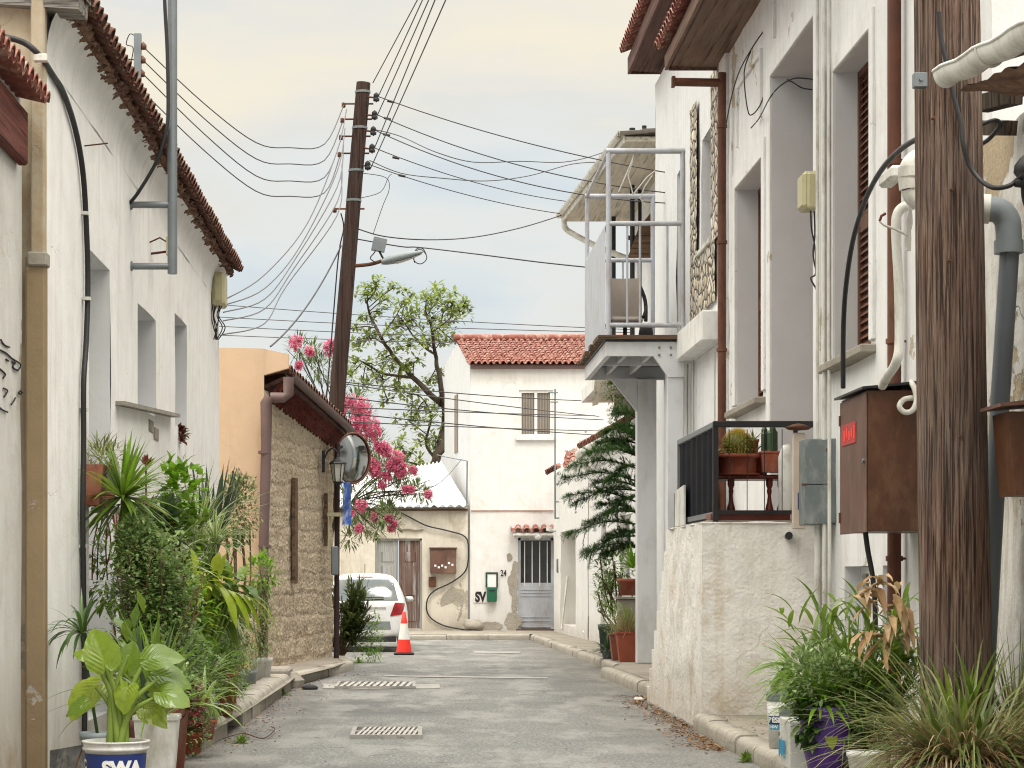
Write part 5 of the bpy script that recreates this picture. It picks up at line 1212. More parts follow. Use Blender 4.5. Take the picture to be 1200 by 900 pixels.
# wooden table with turned legs
ty = 21.6
tz = P(0, 558, ty).z; t0, t1 = P(836, 0, ty).x, P(926, 0, ty).x
h = thing('plant_table', 'low dark red wooden table with turned legs carrying cactus pots', 'table', ((t0+t1)/2, ty, 2.0))
b = MB(); b.box(t0, t1, ty-.05, ty+.42, tz-.03, tz+.012, bev=.01); b.build('table_top', M['turned_wood'], h)
for x in (840, 857, 902, 920):
    c = V(P(x, 0, ty).x, ty if x in (857, 902) else ty+.25, 2.0); hh = tz-.03-2.0
    if x in (857, 902): c.y = ty+.02
    prf = [(.026, 0), (.030, .02), (.018, .06), (.030, .12), (.043, .22), (.040, .32), (.024, .46), (.017, .62), (.026, .72), (.020, .78), (.034, .86), (.034, 1.0)]
    b = MB(); b.lathe(c, [(r_, z_*hh) for r_, z_ in prf], 12); b.build('leg', M['turned_wood'], h)
def cactus_pot(name, label, x0, x1, ytop, ybot, Y_, round_, m_='terracotta'):
    z0, z1 = P(0, ybot, Y_).z, P(0, ytop, Y_).z; xa, xb = P(x0, 0, Y_).x, P(x1, 0, Y_).x; c = V((xa+xb)/2, Y_+(xb-xa)/2*0+.12, z0); r_ = (xb-xa)/2
    h = thing(name, label, 'potted plant', c, 'potted cacti on the low table')
    b = MB()
    if round_: b.lathe(c, [(0, 0.001), (r_*.80, 0), (r_*.82, .015), (r_*.86, (z1-z0)*.8), (r_*.90, (z1-z0)*.8), (r_, (z1-z0)*.82), (r_*1.0, z1-z0), (r_*.9, z1-z0), (r_*.88, (z1-z0)-.03), (0, z1-z0-.03)], 28)
    else:
        k = .86; hh = z1-z0
        b.hexa([c+V(-r_*k, -r_*k*.8, 0), c+V(r_*k, -r_*k*.8, 0), c+V(r_*k, r_*k*.8, 0), c+V(-r_*k, r_*k*.8, 0), c+V(-r_, -r_*.85, hh*.86), c+V(r_, -r_*.85, hh*.86), c+V(r_, r_*.85, hh*.86), c+V(-r_, r_*.85, hh*.86)])
        b.box(c.x-r_*1.04, c.x+r_*1.04, c.y-r_*.9, c.y+r_*.9, z0+hh*.86+.001, z1, bev=.006)
    b.build('pot', M[m_], h); return h, c, r_, z1
h2, c, r_, z1 = cactus_pot('barrel_cactus', 'round golden barrel cactus in a wide terracotta bowl on the table', 841, 893, 532, 555, 21.5, True)
b = MB(); b.lathe(V(c.x, c.y, P(0, 558, 21.5).z+.012), [(0, .002), (r_*.95, .0), (r_*1.0, .02), (r_*.9, .02)], 24); b.build('saucer', M['terracotta'], h2)
b = MB(); cr = .135; cc = V(c.x, c.y, z1+cr*.72); nr = 26; vs = []
for i in range(15):
    th = math.pi*i/14
    for j in range(nr*2):
        a_ = 2*math.pi*j/(nr*2); r2 = cr*math.sin(th)*(1+.07*(1 if j % 2 == 0 else -1)); vs.append(cc+V(r2*math.cos(a_), r2*math.sin(a_), cr*math.cos(th)*.95))
n2 = nr*2; b.raw(vs, [(i*n2+j, (i+1)*n2+j, (i+1)*n2+(j+1) % n2, i*n2+(j+1) % n2) for i in range(14) for j in range(n2)], 0, True); bo = b.build('cactus_body', M['g_cactus'], h2)
b = MB()
for i in range(1, 14):
    th = math.pi*i/15
    for j in range(0, n2, 2):
        a_ = 2*math.pi*j/n2; p = cc+V(cr*1.07*math.sin(th)*math.cos(a_), cr*1.07*math.sin(th)*math.sin(a_), cr*math.cos(th)*.95); d0 = (p-cc).normalized()
        for q_ in range(7):
            d = (d0+V(rnd.uniform(-.6, .6), rnd.uniform(-.6, .6), rnd.uniform(-.6, .6))).normalized(); leaf(b, p, d, .045, .006, 0, 1, 'grass', 0)
b.build('spines', M['spine'], bo)
h2, c, r_, z1 = cactus_pot('column_cactus', 'tall ribbed column cactus clump in a square terracotta pot on the table', 893, 917, 528, 553, 21.45, False)
b = MB()
for k in range(7):
    x_, y_ = c.x+rnd.uniform(-.07, .07), c.y+rnd.uniform(-.06, .06); hh = rnd.uniform(.18, .30); ring = []
    for i in range(7):
        t_ = i/6; 
        for j in range(12):
            a_ = 2*math.pi*j/12; r2 = .026*(1+.25*(j % 2))*(1 if t_ < .85 else .6 if t_ < 1 else .1); ring.append(V(x_+r2*math.cos(a_), y_+r2*math.sin(a_), z1-.02+t_*hh))
    b.raw(ring, [(i*12+j, i*12+(j+1) % 12, (i+1)*12+(j+1) % 12, (i+1)*12+j) for i in range(6) for j in range(12)], 0, False)
b.build('cactus_body', M['g_blue'], h2)
h2, c, r_, z1 = cactus_pot('square_pot', 'plain square terracotta pot between the bowl and the column cactus', 876, 894, 530, 552, 21.65, False)
b = MB(); rosette(b, (c.x, c.y, z1-.01), 14, .22, .02, 40, 88, .3, 'sword'); b.build('foliage', M['g_dark'], h2)
h2, c, r_, z1 = cactus_pot('rear_pot', 'terracotta pot half hidden behind the barrel cactus on the left of the table', 833, 850, 530, 556, 21.75, False)
b = MB(); rosette(b, (c.x, c.y, z1-.01), 12, .10, .02, 20, 80, .6, 'lance'); b.build('foliage', M['g_mid'], h2)
h2, c, r_, z1 = cactus_pot('upper_pot', 'small terracotta pot with spiky leaves raised behind the column cactus', 878, 892, 514, 530, 21.9, True)
b = MB(); rosette(b, (c.x, c.y, z1-.01), 16, .15, .015, 20, 80, .5, 'sword'); b.build('foliage', M['g_dark'], h2)
b = MB(); b.box(c.x-.12, c.x+.12, c.y-.12, c.y+.12, tz+.014, P(0, 530, 21.9).z-.002, bev=.01); tag(b.build('wooden_riser', M['turned_wood']), 'small wooden riser block under the upper cactus pot', 'block')
# white canister + beige panel right of railing
b = MB(); c = P(922, 0, 21.2); c.z = 2.0; b.lathe(V(P(923, 0, 21.2).x, 21.2, 2.0), [(0, .002), (.085, .0), (.09, .02), (.09, .62), (.07, .68), (.05, .73), (0, .74)], 18); tag(b.build('white_canister', M['plastic_white']), 'tall white canister standing behind the beige board', 'canister')
h = thing('beige_panel', 'narrow beige upright board with a blue handle beside the grey box', 'panel', (P(935, 0, 20.6).x, 20.6, 1.8))
x0, x1 = P(929, 0, 20.6).x, P(944, 0, 20.6).x
b = MB(); b.box(x0, x1, 20.6, 20.66, P(0, 620, 20.6).z, P(0, 507, 20.6).z, bev=.008); b.build('board', M['beige_board'] if 'beige_board' in M else M['pvc_white'], h)
b = MB(); xa, xb = P(934.5, 0, 20.6).x, P(939, 0, 20.6).x; za, zc = P(0, 597, 20.6).z, P(0, 578, 20.6).z
b.tube([(xb, 20.6, zc), (xa, 20.56, zc), (xa, 20.56, za), (xb, 20.6, za)], .006, 5); b.build('handle', M['blue_print'], h)
b = MB(); q0 = P(936, 502, 20.6); b.lathe(q0+V(0, .03, -.02), [(0, 0), (.1, .01), (.13, .03), (.05, .06), (0, .07)], 10); b.build('cap', M['rust'], h)
# grey meter box
YG = 20.0; h = thing('grey_meter_box', 'scuffed grey metal meter box in two halves beside the brown cabinet', 'meter box', P(958, 565, YG))
x0, x1 = P(943, 0, YG).x, P(974, 0, YG).x; z0, z1 = P(0, 615, YG).z, P(0, 514, YG).z; zm = P(0, 568, YG).z
b = MB(); b.box(x0, XR-.0, YG+.01, YG+.30, z0, z1, bev=.006); b.box(x1+.002, XR, YG-.02, YG+.01, z0+.02, z1); b.build('case', M['grey_box'], h)
b = MB(); b.box(x0-.004, x1, YG-.02, YG+.008, zm+.004, z1-.01, bev=.004); b.build('door', M['grey_box'], h)
b = MB(); b.box(x0-.004, x1, YG-.02, YG+.008, z0+.008, zm-.004, bev=.004); b.build('door', M['grey_box'], h)
b = MB(); b.box(x0-.03, x0+.01, YG-.03, YG-.021, zm-.01, zm+.01); b.box(x1-.05, x1-.03, YG-.03, YG-.021, z1-.12, z1-.09); b.build('latch', M['rust'], h)
b = MB()
for x in (961, 969): b.tube([(P(x, 0, YG).x, YG+.12, z0), (P(x, 0, YG).x, YG+.12, .15)], .03, 8)
tag(b.build('meter_conduit', M['pvc_white']), 'pair of cream pipes running down from the grey meter box', 'pipe')
# brown cabinet
h = thing('brown_cabinet', 'large brown metal cabinet with red sticker left of the thick wooden pole', 'cabinet', (3.5, 16.4, 1.8))
ya, yb = 16.0, F*3.322/(987-CX); xs = P(1017, 0, ya).x; z0, z1 = P(0, 622, ya).z, P(0, 457, ya).z
b = MB(); b.box(xs, XR-.005, ya, yb, z0, z1); b.build('case', M['brown_box'], h, bevel=.006)
b = MB(); b.box(xs-.014, xs-.003, ya-.004, yb-.01, z0-.01, z1-.02, bev=.004); do = b.build('door', M['brown_box_side'], h)
b = MB(); b.box(xs-.020, xs-.0145, ya+.35, yb-.10, z1-.36, z1-.20); st_ = b.build('sticker', M['red_print'], do)
b = MB()
for k in range(5): b.box(xs-.0225, xs-.0205, ya+.37+k*.09, ya+.43+k*.09, z1-.33+.02*(k % 2), z1-.23-.015*(k % 3))
b.build('sticker_text', M['cone_red'], st_)
b = MB(); b.hexa([(xs-.05, ya-.05, z1+.005), (XR, ya-.05, z1+.06), (XR, yb+.04, z1+.06), (xs-.05, yb+.04, z1+.005), (xs-.05, ya-.05, z1+.022), (XR, ya-.05, z1+.08), (XR, yb+.04, z1+.08), (xs-.05, yb+.04, z1+.022)]); b.build('lid', M['black'], h)
b = MB()
for zz in (z0+.12, z1-.16): b = MB(); b.tube([(xs-.016, yb-.03, zz-.04), (xs-.016, yb-.03, zz+.04)], .012, 8); b.build('hinge', M['rust'], do)
b = MB(); b.tube([(xs-.03, ya+.06, (z0+z1)/2), (xs-.012, ya+.06, (z0+z1)/2)], .018, 10); b.build('lock', M['galv'], do)
# white hose plugged into the cabinet
h = thing('white_hose', 'white corrugated hose looping out of the brown cabinet front', 'hose', P(1065, 465, ya-.06))
b = MB(); b.tube(smooth_path([P(1067, 447, ya-.03), P(1072, 456, ya-.08), P(1074, 470, ya-.1), P(1069, 481, ya-.1), P(1060, 483, ya-.1), P(1054, 476, ya-.09), P(1060, 468, ya-.07), P(1074, 466, ya-.04)], 6), .021, 8); b.build('tube', M['pvc_white'], h)
b = MB(); b.tube(smooth_path([P(1058, 484, ya-.08), P(1057, 495, ya-.08), P(1054, 505, ya-.08), P(1050, 511, ya-.08)], 4), .004, 4); b.build('wire', M['rust'], h)
# thick black cable over the cabinet
b = MB(); b.tube(smooth_path([P(1100, 160, 13.6), P(1075, 163, 13.9), P(1052, 178, 14.4), P(1031, 202, 15), P(1014, 235, 15.6), P(1000, 280, 16.1), P(992, 330, 16.5), P(988.5, 380, 16.8), P(988, 455, 16.95)], 6), .019, 8)
tag(b.build('thick_cable', M['black_wire']), 'thick black cable arching from the near pole down to the brown cabinet lid', 'cable')
b = MB(); b.tube(smooth_path([P(1014, 622, 16.5), P(1017, 645, 16.5), P(1022, 672, 16.5), P(1025, 700, 16.5), P(1026, 740, 16.5)], 4), .020, 8)
tag(b.build('thick_cable', M['black_wire']), 'thick black cable running down from the bottom of the brown cabinet', 'cable')
# white elbow pipe, grey hose near the pole
h = thing('white_elbow_pipe', 'white plastic elbow pipe emerging left of the thick wooden pole', 'pipe', P(1066, 200, 14.8))
b = MB(); b.tube(smooth_path([P(1110, 188, 14.8), P(1080, 186, 14.8), P(1069, 192, 14.8), P(1065, 204, 14.8), P(1066, 222, 14.8)], 5), .070, 14)
b.tube([P(1056, 190.5, 14.8)+V(0, 0, 0), P(1056, 190, 14.8)], .001, 4); b.tube([P(1066, 196, 14.8), P(1066, 208, 14.8)], .078, 14); b.build('elbow', M['pvc_white'], h)
b = MB(); b.tube(smooth_path([P(1066, 222, 14.8), P(1070, 232, 14.8), P(1080, 238, 14.8)], 4), .06, 12); b.build('lower_elbow', M['pvc_white'], h)
b = MB(); b.box(P(1040, 0, 15.2).x, P(1058, 0, 15.2).x, 15.1, 15.5, P(0, 212, 15.2).z, P(0, 196, 15.2).z, bev=.02); tag(b.build('wall_bracket', M['pvc_white']), 'white stone bracket left of the elbow pipe', 'bracket')
b = MB(); b.tube(smooth_path([P(1070, 240, 15.1), P(1058, 243, 15.1), P(1051, 253, 15.1), P(1050, 275, 15.1), P(1053, 330, 15.1), P(1054, 400, 15.1), P(1050, 425, 15.1), P(1040, 441, 15.4), P(1034, 452, 15.8)], 6), .034, 8)
tag(b.build('grey_hose', M['pvc_white']), 'pale grey hose curving down the wall into the cabinet top', 'hose')
h = thing('cable_splice', 'bundle of taped white wires with a red end beside the pole', 'wires', P(1063, 275, 15))
b = MB()
for k in range(8): b.tube(smooth_path([P(1066+k*.5, 200+k*2, 14.95), P(1066+k*.4, 232, 14.95), P(1065+rnd.uniform(-3, 4), 262, 14.95), P(1063+rnd.uniform(-4, 4), 280, 14.95), P(1064+rnd.uniform(-3, 3), 294, 14.95)], 4), .007, 5)
b.tube(smooth_path([P(1062, 275, 14.9), P(1048, 268, 14.9), P(1037, 264, 14.9), P(1031, 259, 14.9)], 4), .009, 5); b.build('wires', M['white_wire'], h)
b = MB(); b.tube([P(1031, 259, 14.9), P(1033, 253, 14.9), P(1038, 250, 14.9)], .010, 5); b.build('red_end', M['maroon_wood'], h)
b = MB(); b.tube(smooth_path([P(1078, 225, 14), P(1077, 300, 14), P(1076, 340, 14), P(1078, 420, 14), P(1079, 560, 14)], 4), .009, 5); tag(b.build('side_cable', M['black_wire']), 'thin black wire running down along the left edge of the near pole', 'cable')

# ---- near wooden pole
c0, c1 = V((1123-CX)/F*13, 13, .1), V((1109-CX)/F*13, 13, P(0, 0, 13).z); dd = (c1-c0)/(c1.z-c0.z)
h = thing('wooden_pole', 'thick cracked brown wooden utility pole in the right foreground', 'utility pole', c0)
b = MB(); vs = []; nz_, nj = 90, 128
for i in range(nz_+1):
    z_ = .1+8.6*i/nz_; c = c0+dd*(z_-.1); r_ = .209-.0044*(z_-.1)*1.0
    for j in range(nj):
        a_ = 2*math.pi*j/nj; rr2 = r_*(1+.035*noise.noise(V(math.cos(a_)*3, math.sin(a_)*3, z_*.35))+.03*noise.noise(V(math.cos(a_)*11, math.sin(a_)*11, z_*.25)))
        for aj, wz in ((4.32, .10), (3.75, .07), (5.15, .08), (4.75, .05)):
            da = abs((a_-aj-.06*math.sin(z_*1.1)+math.pi) % (2*math.pi)-math.pi)
            if da < .06: rr2 -= wz*.16*(1-da/.06)*max(0, min(1, .5+noise.noise(V(z_*.7, aj, 0))*2.2))
        vs.append(c+V(rr2*math.cos(a_), rr2*math.sin(a_), 0))
b.raw(vs, [(i*nj+j, i*nj+(j+1) % nj, (i+1)*nj+(j+1) % nj, (i+1)*nj+j) for i in range(nz_) for j in range(nj)], 0, True); b.face(vs[-nj:]); b.build('pole', M['pole_near'], h)
b = MB(); c = P(1080, 94, 12.83); b.box(c.x-.05, c.x+.03, c.y-.03, c.y+.03, c.z-.045, c.z+.04, bev=.004); b.tube([c+V(-.01, -.04, 0), c+V(-.01, -.02, 0)], .012, 8); b.build('metal_tab', M['galv'], h)
b = MB()
for x, y in ((1094, 138), (1115, 222), (1112, 305), (1125, 512)):
    c = P(x, y, 12.80); b.tube([c+V(0, .03, 0), c+V(0, -.015, 0)], .009, 6)
b.build('nail', M['rust'], h)
b = MB(); b.tube(smooth_path([P(1100, 14, 12.78), P(1103, 45, 12.78), P(1109, 72, 12.77), P(1117, 110, 12.77), P(1126, 145, 12.76), P(1129, 170, 12.75), P(1137, 195, 12.75), P(1150, 212, 12.7), P(1165, 220, 12.6), P(1182, 218, 12.6), P(1192, 211, 12.6), P(1200, 205, 12.5)], 6), .014, 8)
tag(b.build('slack_cable', M['black_wire']), 'black cable hanging down the face of the near pole and over to the old wall', 'cable')
h = thing('black_insulator', 'dark ribbed insulator clamp at the right edge by the old wall', 'insulator', P(1197, 205, 12.6))
b = MB(); b.lathe(P(1199, 212, 12.6), [(0, -.04), (.05, -.03), (.055, .0), (.035, .02), (.055, .05), (.05, .09), (.02, .13), (0, .15)], 14); b.build('body', M['car_dark'], h)
b = MB(); b.tube(smooth_path([P(1198, 218, 12.6), P(1199, 232, 12.6), P(1203, 245, 12.6)], 3), .010, 6); b.build('lead', M['black_wire'], h)

# ---- near old house at right edge
h = thing('old_house', 'crumbling old whitewashed wall at the right edge behind the wooden pole', 'house', (6, 11, 0))
XO = 3.72
b = MB()
def ow(u, v):
    y_ = 14.55-u*8.5; z_ = v*4.3; p = V(XO, y_, z_); return p-V(1, 0, 0)*(noise.noise(V(3, y_*1.3, z_*.8))*.06+noise.noise(V(1, y_*4.1, z_*3))*.018)
b.grid(ow, 90, 50); facade(b, (XO, 14.54, 0), (1, 0, 0), 5, 0, 4.3, (), (0, 1, 0), step=1); b.build('wall', M['old_wall'], h)
gp0, gp1 = P(1098, 92, 12.2), P(1232, 22, 9.8)
dG = (gp1-gp0).normalized(); sG = V(dG.y, -dG.x, 0).normalized(); sG = sG if sG.x > 0 else -sG
b = MB()
def gt(u, v):
    p = gp0.lerp(gp0+(gp1-gp0)*1.6, u); a_ = math.pi*(1.08*v-.04); p = p+V(0, 0, .008*math.sin(u*30)*1); return p+sG*(-.072*math.cos(a_)+.05)+V(0, 0, -.085*math.sin(a_)+.03)
b.grid(gt, 40, 12); b.grid(lambda u, v: gt(u, v)+V(0, 0, .008), 40, 12)
vsx = [gt(0, k/12) for k in range(13)]; b.face(vsx); b.tube([gt(u, 0) for u in [k/20 for k in range(21)]], .010, 6)
q_ = [gt(.27, k/12)-V(0, 0, .006) for k in range(13)]; b.tube(q_, .012, 5)
b.build('gutter', M['pvc_white'], h)
b = MB()
def eav(u, v):
    y_ = 12.1-u*4.2; x_ = 3.0+v*.75; n_ = noise.noise(V(x_*5, y_*5, 2))*.05; return V(x_, y_, 4.15-.02*v+n_+(y_-12.2)*.117)
b.grid(eav, 60, 12)
b.face([(2.98, 12.12, 4.22), (3.9, 12.12, 4.5), (3.9, 7.9, 4.1), (2.98, 7.9, 3.75)]); b.build('eave', M['mortar'], h)
b = MB(); tiles(b, (2.98, 10.15, 4.06), (2.98, 8, 3.85), (5, 8, 4.6), (5, 10.15, 4.8), wid=.2, row=.35, r=.08, seed=31); b.build('roof', M['tile_red'], h)
b = MB()
b.bar(P(1150, 122, 13.6), P(1190, 112, 13.2), .10, .10); b.bar(P(1150, 150, 13.8), P(1186, 150, 13.4), .07, .09); b.build('rotten_beam', M['bark'], h)
# loop of black cable behind pole
b = MB(); b.tube(smooth_path([P(1148, 170, 13.6), P(1160, 162, 13.5), P(1172, 146, 13.4), P(1165, 141, 13.4), P(1150, 146, 13.5)], 5), .014, 6); tag(b.build('cable_stub', M['black_wire']), 'short black cable stub behind the near pole under the eave', 'cable')
# grey drain pipe
h = thing('grey_drain_pipe', 'grey plastic drain pipe with a wide elbow right of the wooden pole', 'pipe', P(1165, 700, 13.3))
b = MB(); b.tube([P(1183, 296, 13.3), P(1172, 470, 13.3), P(1160, 690, 13.3), P(1148, 920, 13.3)], .058, 14); b.build('downpipe', M['pipe_grey'], h)
b = MB(); b.tube(smooth_path([P(1148, 246, 13.3), P(1160, 245, 13.3), P(1172, 248, 13.3), P(1180, 258, 13.3), P(1182, 272, 13.3), P(1182, 296, 13.3)], 5), .078, 16); b.tube([P(1182, 282, 13.3), P(1182, 297, 13.3)], .088, 16); b.build('elbow', M['plastic_grey'], h)
b = MB(); b.tube([P(1140, 244, 13.32), P(1160, 245, 13.3)], .09, 16); b.build('collar', M['pvc_white'], h)
# brown letter box at right edge
h = thing('brown_letterbox', 'dark brown letterbox with sloping lid cut by the right edge', 'letterbox', P(1195, 530, 12.4))
x0 = P(1182, 0, 12.4).x
b = MB(); b.hexa([(x0+.04, 12.4, P(0, 580, 12.4).z), (XO, 12.4, P(0, 580, 12.4).z), (XO, 12.75, P(0, 580, 12.4).z), (x0+.04, 12.75, P(0, 580, 12.4).z), (x0, 12.4, P(0, 482, 12.4).z), (XO, 12.4, P(0, 482, 12.4).z), (XO, 12.75, P(0, 482, 12.4).z), (x0, 12.75, P(0, 482, 12.4).z)]); b.build('body', M['brown_box'], h)
b = MB(); b.hexa([(x0-.06, 12.34, P(0, 477, 12.4).z), (XO, 12.34, P(0, 470, 12.4).z), (XO, 12.8, P(0, 470, 12.4).z), (x0-.06, 12.8, P(0, 477, 12.4).z), (x0-.06, 12.34, P(0, 473, 12.4).z), (XO, 12.34, P(0, 463, 12.4).z), (XO, 12.8, P(0, 463, 12.4).z), (x0-.06, 12.8, P(0, 473, 12.4).z)]); b.build('lid', M['brown_box_side'], h)

# ---- two-storey house with the balcony
h = thing('balcony_house', 'white two-storey house with pebble cladding beside the metal balcony', 'house', (6, 31, 0))
Y0, Y1 = 27.42, 34.9; L_ = Y1-Y0
ops = [(YR(836)-Y0, YR(818)-Y0 if False else YR(822)-Y0, P(0, 270, 28.5).z-.15, 7.3, .22), (YR(803)-Y0, YR(793)-Y0, 4.9, 7.35, .2), (YR(783.5)-Y0, YR(779)-Y0, .2, 2.3, .2)]
b = MB(); facade(b, (XR, Y0, 0), (0, 1, 0), L_, 0, 9.3, ops, (-1, 0, 0), wav=.012); facade(b, (XR, Y1, 0), (1, 0, 0), 5, 0, 9.3, (), (0, 1, 0), step=1.5)
b.build('wall', M['plaster_c'], h)
b = MB(); b.box(XR+.5, XR+5, Y0+.1, Y1-.1, .1, 9.2); b.build('core', M['black'], h)
opening_fill(h, 'glass', (XR, Y0, 0), (0, 1, 0), (-1, 0, 0), ops[0][0]+.004, ops[0][1]-.004, ops[0][2]+.004, ops[0][3]-.004, .21, (M['maroon_wood'], M['window_glass']))
c = MB(); c.box(XR+.15, XR+.19, Y0+ops[1][0]+.004, Y0+ops[1][1]-.004, ops[1][2], ops[1][3]-.003); c.build('balcony_door', M['soffit_cream'], h)
c = MB(); c.box(XR+.15, XR+.19, Y0+ops[2][0]+.004, Y0+ops[2][1]-.004, ops[2][2], ops[2][3]-.003); c.build('door', M['soffit_cream'], h)
# pebble panel: around the window, wall plane
ya, yb = YR(841), YR(812); z0p, z1p = 4.95, P(0, 130, YR(812)).z
b = MB(); w0, w1 = Y0+ops[0][0], Y0+ops[0][1]
def peb(y0_, y1_, z0_, z1_):
    nu, nv = max(2, int((y1_-y0_)/.05)), max(2, int((z1_-z0_)/.05))
    b.grid(lambda u, v: V(XR-.035-.02*abs(noise.noise(V(0, (y0_+u*(y1_-y0_))*7, (z0_+v*(z1_-z0_))*6))), y0_+u*(y1_-y0_), z0_+v*(z1_-z0_)), nu, nv)
peb(max(ya, Y0+.02), yb, z0p, ops[0][2]-.08); peb(w1+.18, yb, ops[0][2]-.08, z1p); peb(Y0+.02, w0-.02, ops[0][2]-.08, z1p)
b.build('pebble_cladding', M['pebble'], h)
b = MB(); b.box(XR-.07, XR+.1, w0-.06, w1+.12, ops[0][2]-.075, ops[0][2]-.003, bev=.01); b.build('sill', M['pvc_white'], h)
# box ledge under cladding
ya_, yb_ = F*3.55/(842-CX)*0+27.45, 31.4
b = MB(); zt_, zb2 = P(0, 368, 27.9).z, P(0, 404, 27.9).z
b.box(3.60, XR+.02, 27.45, 31.3, zb2, zt_, bev=.02); b.build('ledge_box', M['frame_white'], h)
# eave
zE2 = P(0, 100, 34.9).z+.25
b = MB(); xe = 3.47
b.hexa([(xe, 26.5, zE2+.0), (4.2, 26.5, zE2-.05), (4.2, 35.0, zE2-.05), (xe, 35.0, zE2+.0), (xe, 26.5, zE2+.06), (4.2, 26.5, zE2+.06), (4.2, 35.0, zE2+.06), (xe, 35.0, zE2+.06)]); b.build('soffit', M['soffit_red'], h)
b = MB(); b.box(xe-.05, xe-.005, 26.5, 35.05, zE2-.04, zE2+.22); b.box(xe, 4.3, 35.005, 35.05, zE2-.04, zE2+.22); b.build('fascia', M['soffit_red'], h)
b = MB(); tiles(b, (xe-.1, 26.5, zE2+.3), (xe-.1, 35.1, zE2+.3), (5.5, 35.1, zE2+1.2), (5.5, 26.5, zE2+1.2), wid=.2, row=.36, r=.08, seed=22); b.build('roof', M['tile_red'], h)
b = MB(); b.tube([(3.80, Y0+.25, 2), (3.80, Y0+.25, 4.3)], .012, 5)
for k, x in enumerate((806, 812)): yq = F*3.8/(x-CX); b.tube(smooth_path([V(3.8, yq, 4.6), V(3.8, yq+.05, 3.8), V(3.8, yq, 3.0), V(3.8, yq, 1.9)], 3), .012, 5)
tag(b.build('wall_cables', M['white_wire']), 'thin pale cables on the rough wall below the box ledge', 'cables')

# ---- metal balcony
h = thing('metal_balcony', 'grey steel balcony on two columns with open frames and a sheet side panel', 'balcony', (3.2, 32, 0))
bx0, bx1, by0, by1 = 2.63, 3.72, 30.0, 33.7; zd = 4.80
b = MB(); zf0 = P(0, 417, 30.0).z
b.hexa([(bx0, by0, zf0), (3.28, by0, zf0), (3.28, by0+.08, zf0), (bx0, by0+.08, zf0), (bx0, by0, zd-.12), (3.28, by0, zd-.12), (3.28, by0+.08, zd-.12), (bx0, by0+.08, zd-.12)])
b.prism([(3.28, by0+.002, zd-.12), (3.28, by0+.002, zf0), (3.47, by0+.002, P(0, 440, 30).z), (3.47, by0+.002, P(0, 440, 30).z-.02), (3.70, by0+.002, P(0, 440, 30).z-.02), (3.70, by0+.002, zd-.12)], (0, .08, 0))
b.box(bx0, bx0+.07, by0+.081, by1, zf0, zd-.12); b.box(bx0+.071, XR, by1-.08, by1, zf0, zd-.12); b.box(bx0+.071, XR, (by0+by1)/2-.04, (by0+by1)/2+.04, zf0+.05, zd-.12)
for x in (2.95, 3.3): b.box(x, x+.05, by0+.09, by1-.09, zf0+.08, zd-.122)
b.build('floor_frame', M['steel_col'], h)
b = MB(); b.box(bx0+.01, XR-.01, by0+.09, by1-.01, zd-.118, zd-.09); b.build('floor_sheet', M['galv'], h)
b = MB()
for k in range(16):
    y_ = by0-.08+k*(by1-by0+.1)/16; b.box(bx0-.10+rnd.uniform(-.03, .03), XR-.12, y_, y_+.20, zd-.088+.0, zd-.03+rnd.uniform(-.008, .008))
b.build('deck_boards', M['deck_wood'], h)
for (x, y, nm) in ((P(791, 0, 30.1).x, 30.15, 0), (P(756.5, 0, 33.6).x, 33.55, 0)):
    b = MB(); ztop_ = zf0-.0 if y < 32 else zf0; hw = .115 if y < 32 else .15
    zb3 = .14
    b.box(x-hw, x+hw, y-.12+.0, y+.12, zb3, ztop_+(.0 if y > 32 else -.02), bev=.012); b.build('column', M['steel_col'], h)
b = MB(); x = P(756.5, 0, 33.6).x; b.prism([(x-.15, 33.43, zf0-.002), (x-.55, 33.43, zf0-.002), (x-.15, 33.43, zf0-.5)], (0, .1, 0)); b.build('knee_brace', M['steel_col'], h)
b = MB()
for x in (3.36, 3.52, 3.64): 
    for zz in (zd-.2, zd-.3): b.tube([(x, by0-.02, zz), (x, by0+.02, zz)], .018, 6)
b.build('bolt', M['galv'], h)
# rail frames
r_ = .034
def fr(y_, x0_, x1_, zt_, mids, nm, upr):
    b = MB(); b.tube([(x0_, y_, zd-.05), (x0_, y_, zt_)], r_, 8); b.tube([(x1_, y_, zd-.05), (x1_, y_, zt_)], r_, 8); b.tube([(x0_-r_, y_, zt_), (x1_+r_, y_, zt_)], r_+.004, 8)
    for z_ in mids: b.tube([(x0_, y_, z_), (x1_, y_, z_)], r_, 8)
    for x_ in upr: b.tube([(x_, y_, mids[0]), (x_, y_, mids[-1])], .018, 6)
    b.build(nm, M['steel_white'], h)
fr(30.0, P(713, 0, 30).x, P(800, 0, 30).x, P(0, 177, 30).z, [P(0, 262, 30).z, P(0, 381, 30).z], 'front_frame', [P(x, 0, 30).x for x in (735, 750, 782)])
fr(33.6, P(688, 0, 33.6).x, P(765, 0, 33.6).x, P(0, 230, 33.6).z, [P(0, 305, 33.6).z, P(0, 381, 33.6).z], 'rear_frame', [P(x, 0, 33.6).x for x in (712, 730, 748)])
b = MB(); xa = P(713, 0, 30).x
for z_ in (P(0, 262, 30).z, P(0, 177, 30).z): b.tube([(xa, 30.0, z_), (P(688, 0, 33.6).x, 33.6, z_ if z_ < 6.6 else P(0, 230, 33.6).z)], r_*.8, 8)
b.build('side_rail', M['steel_white'], h)
b = MB(); xa = bx0+.02; zt_ = P(0, 262, 30).z
b.face([(xa-.025, 30.03, zd-.1), (xa-.025, 33.57, zd-.1), (xa-.025, 33.57, zt_-.02), (xa-.025, 30.03, zt_-.02)]); 
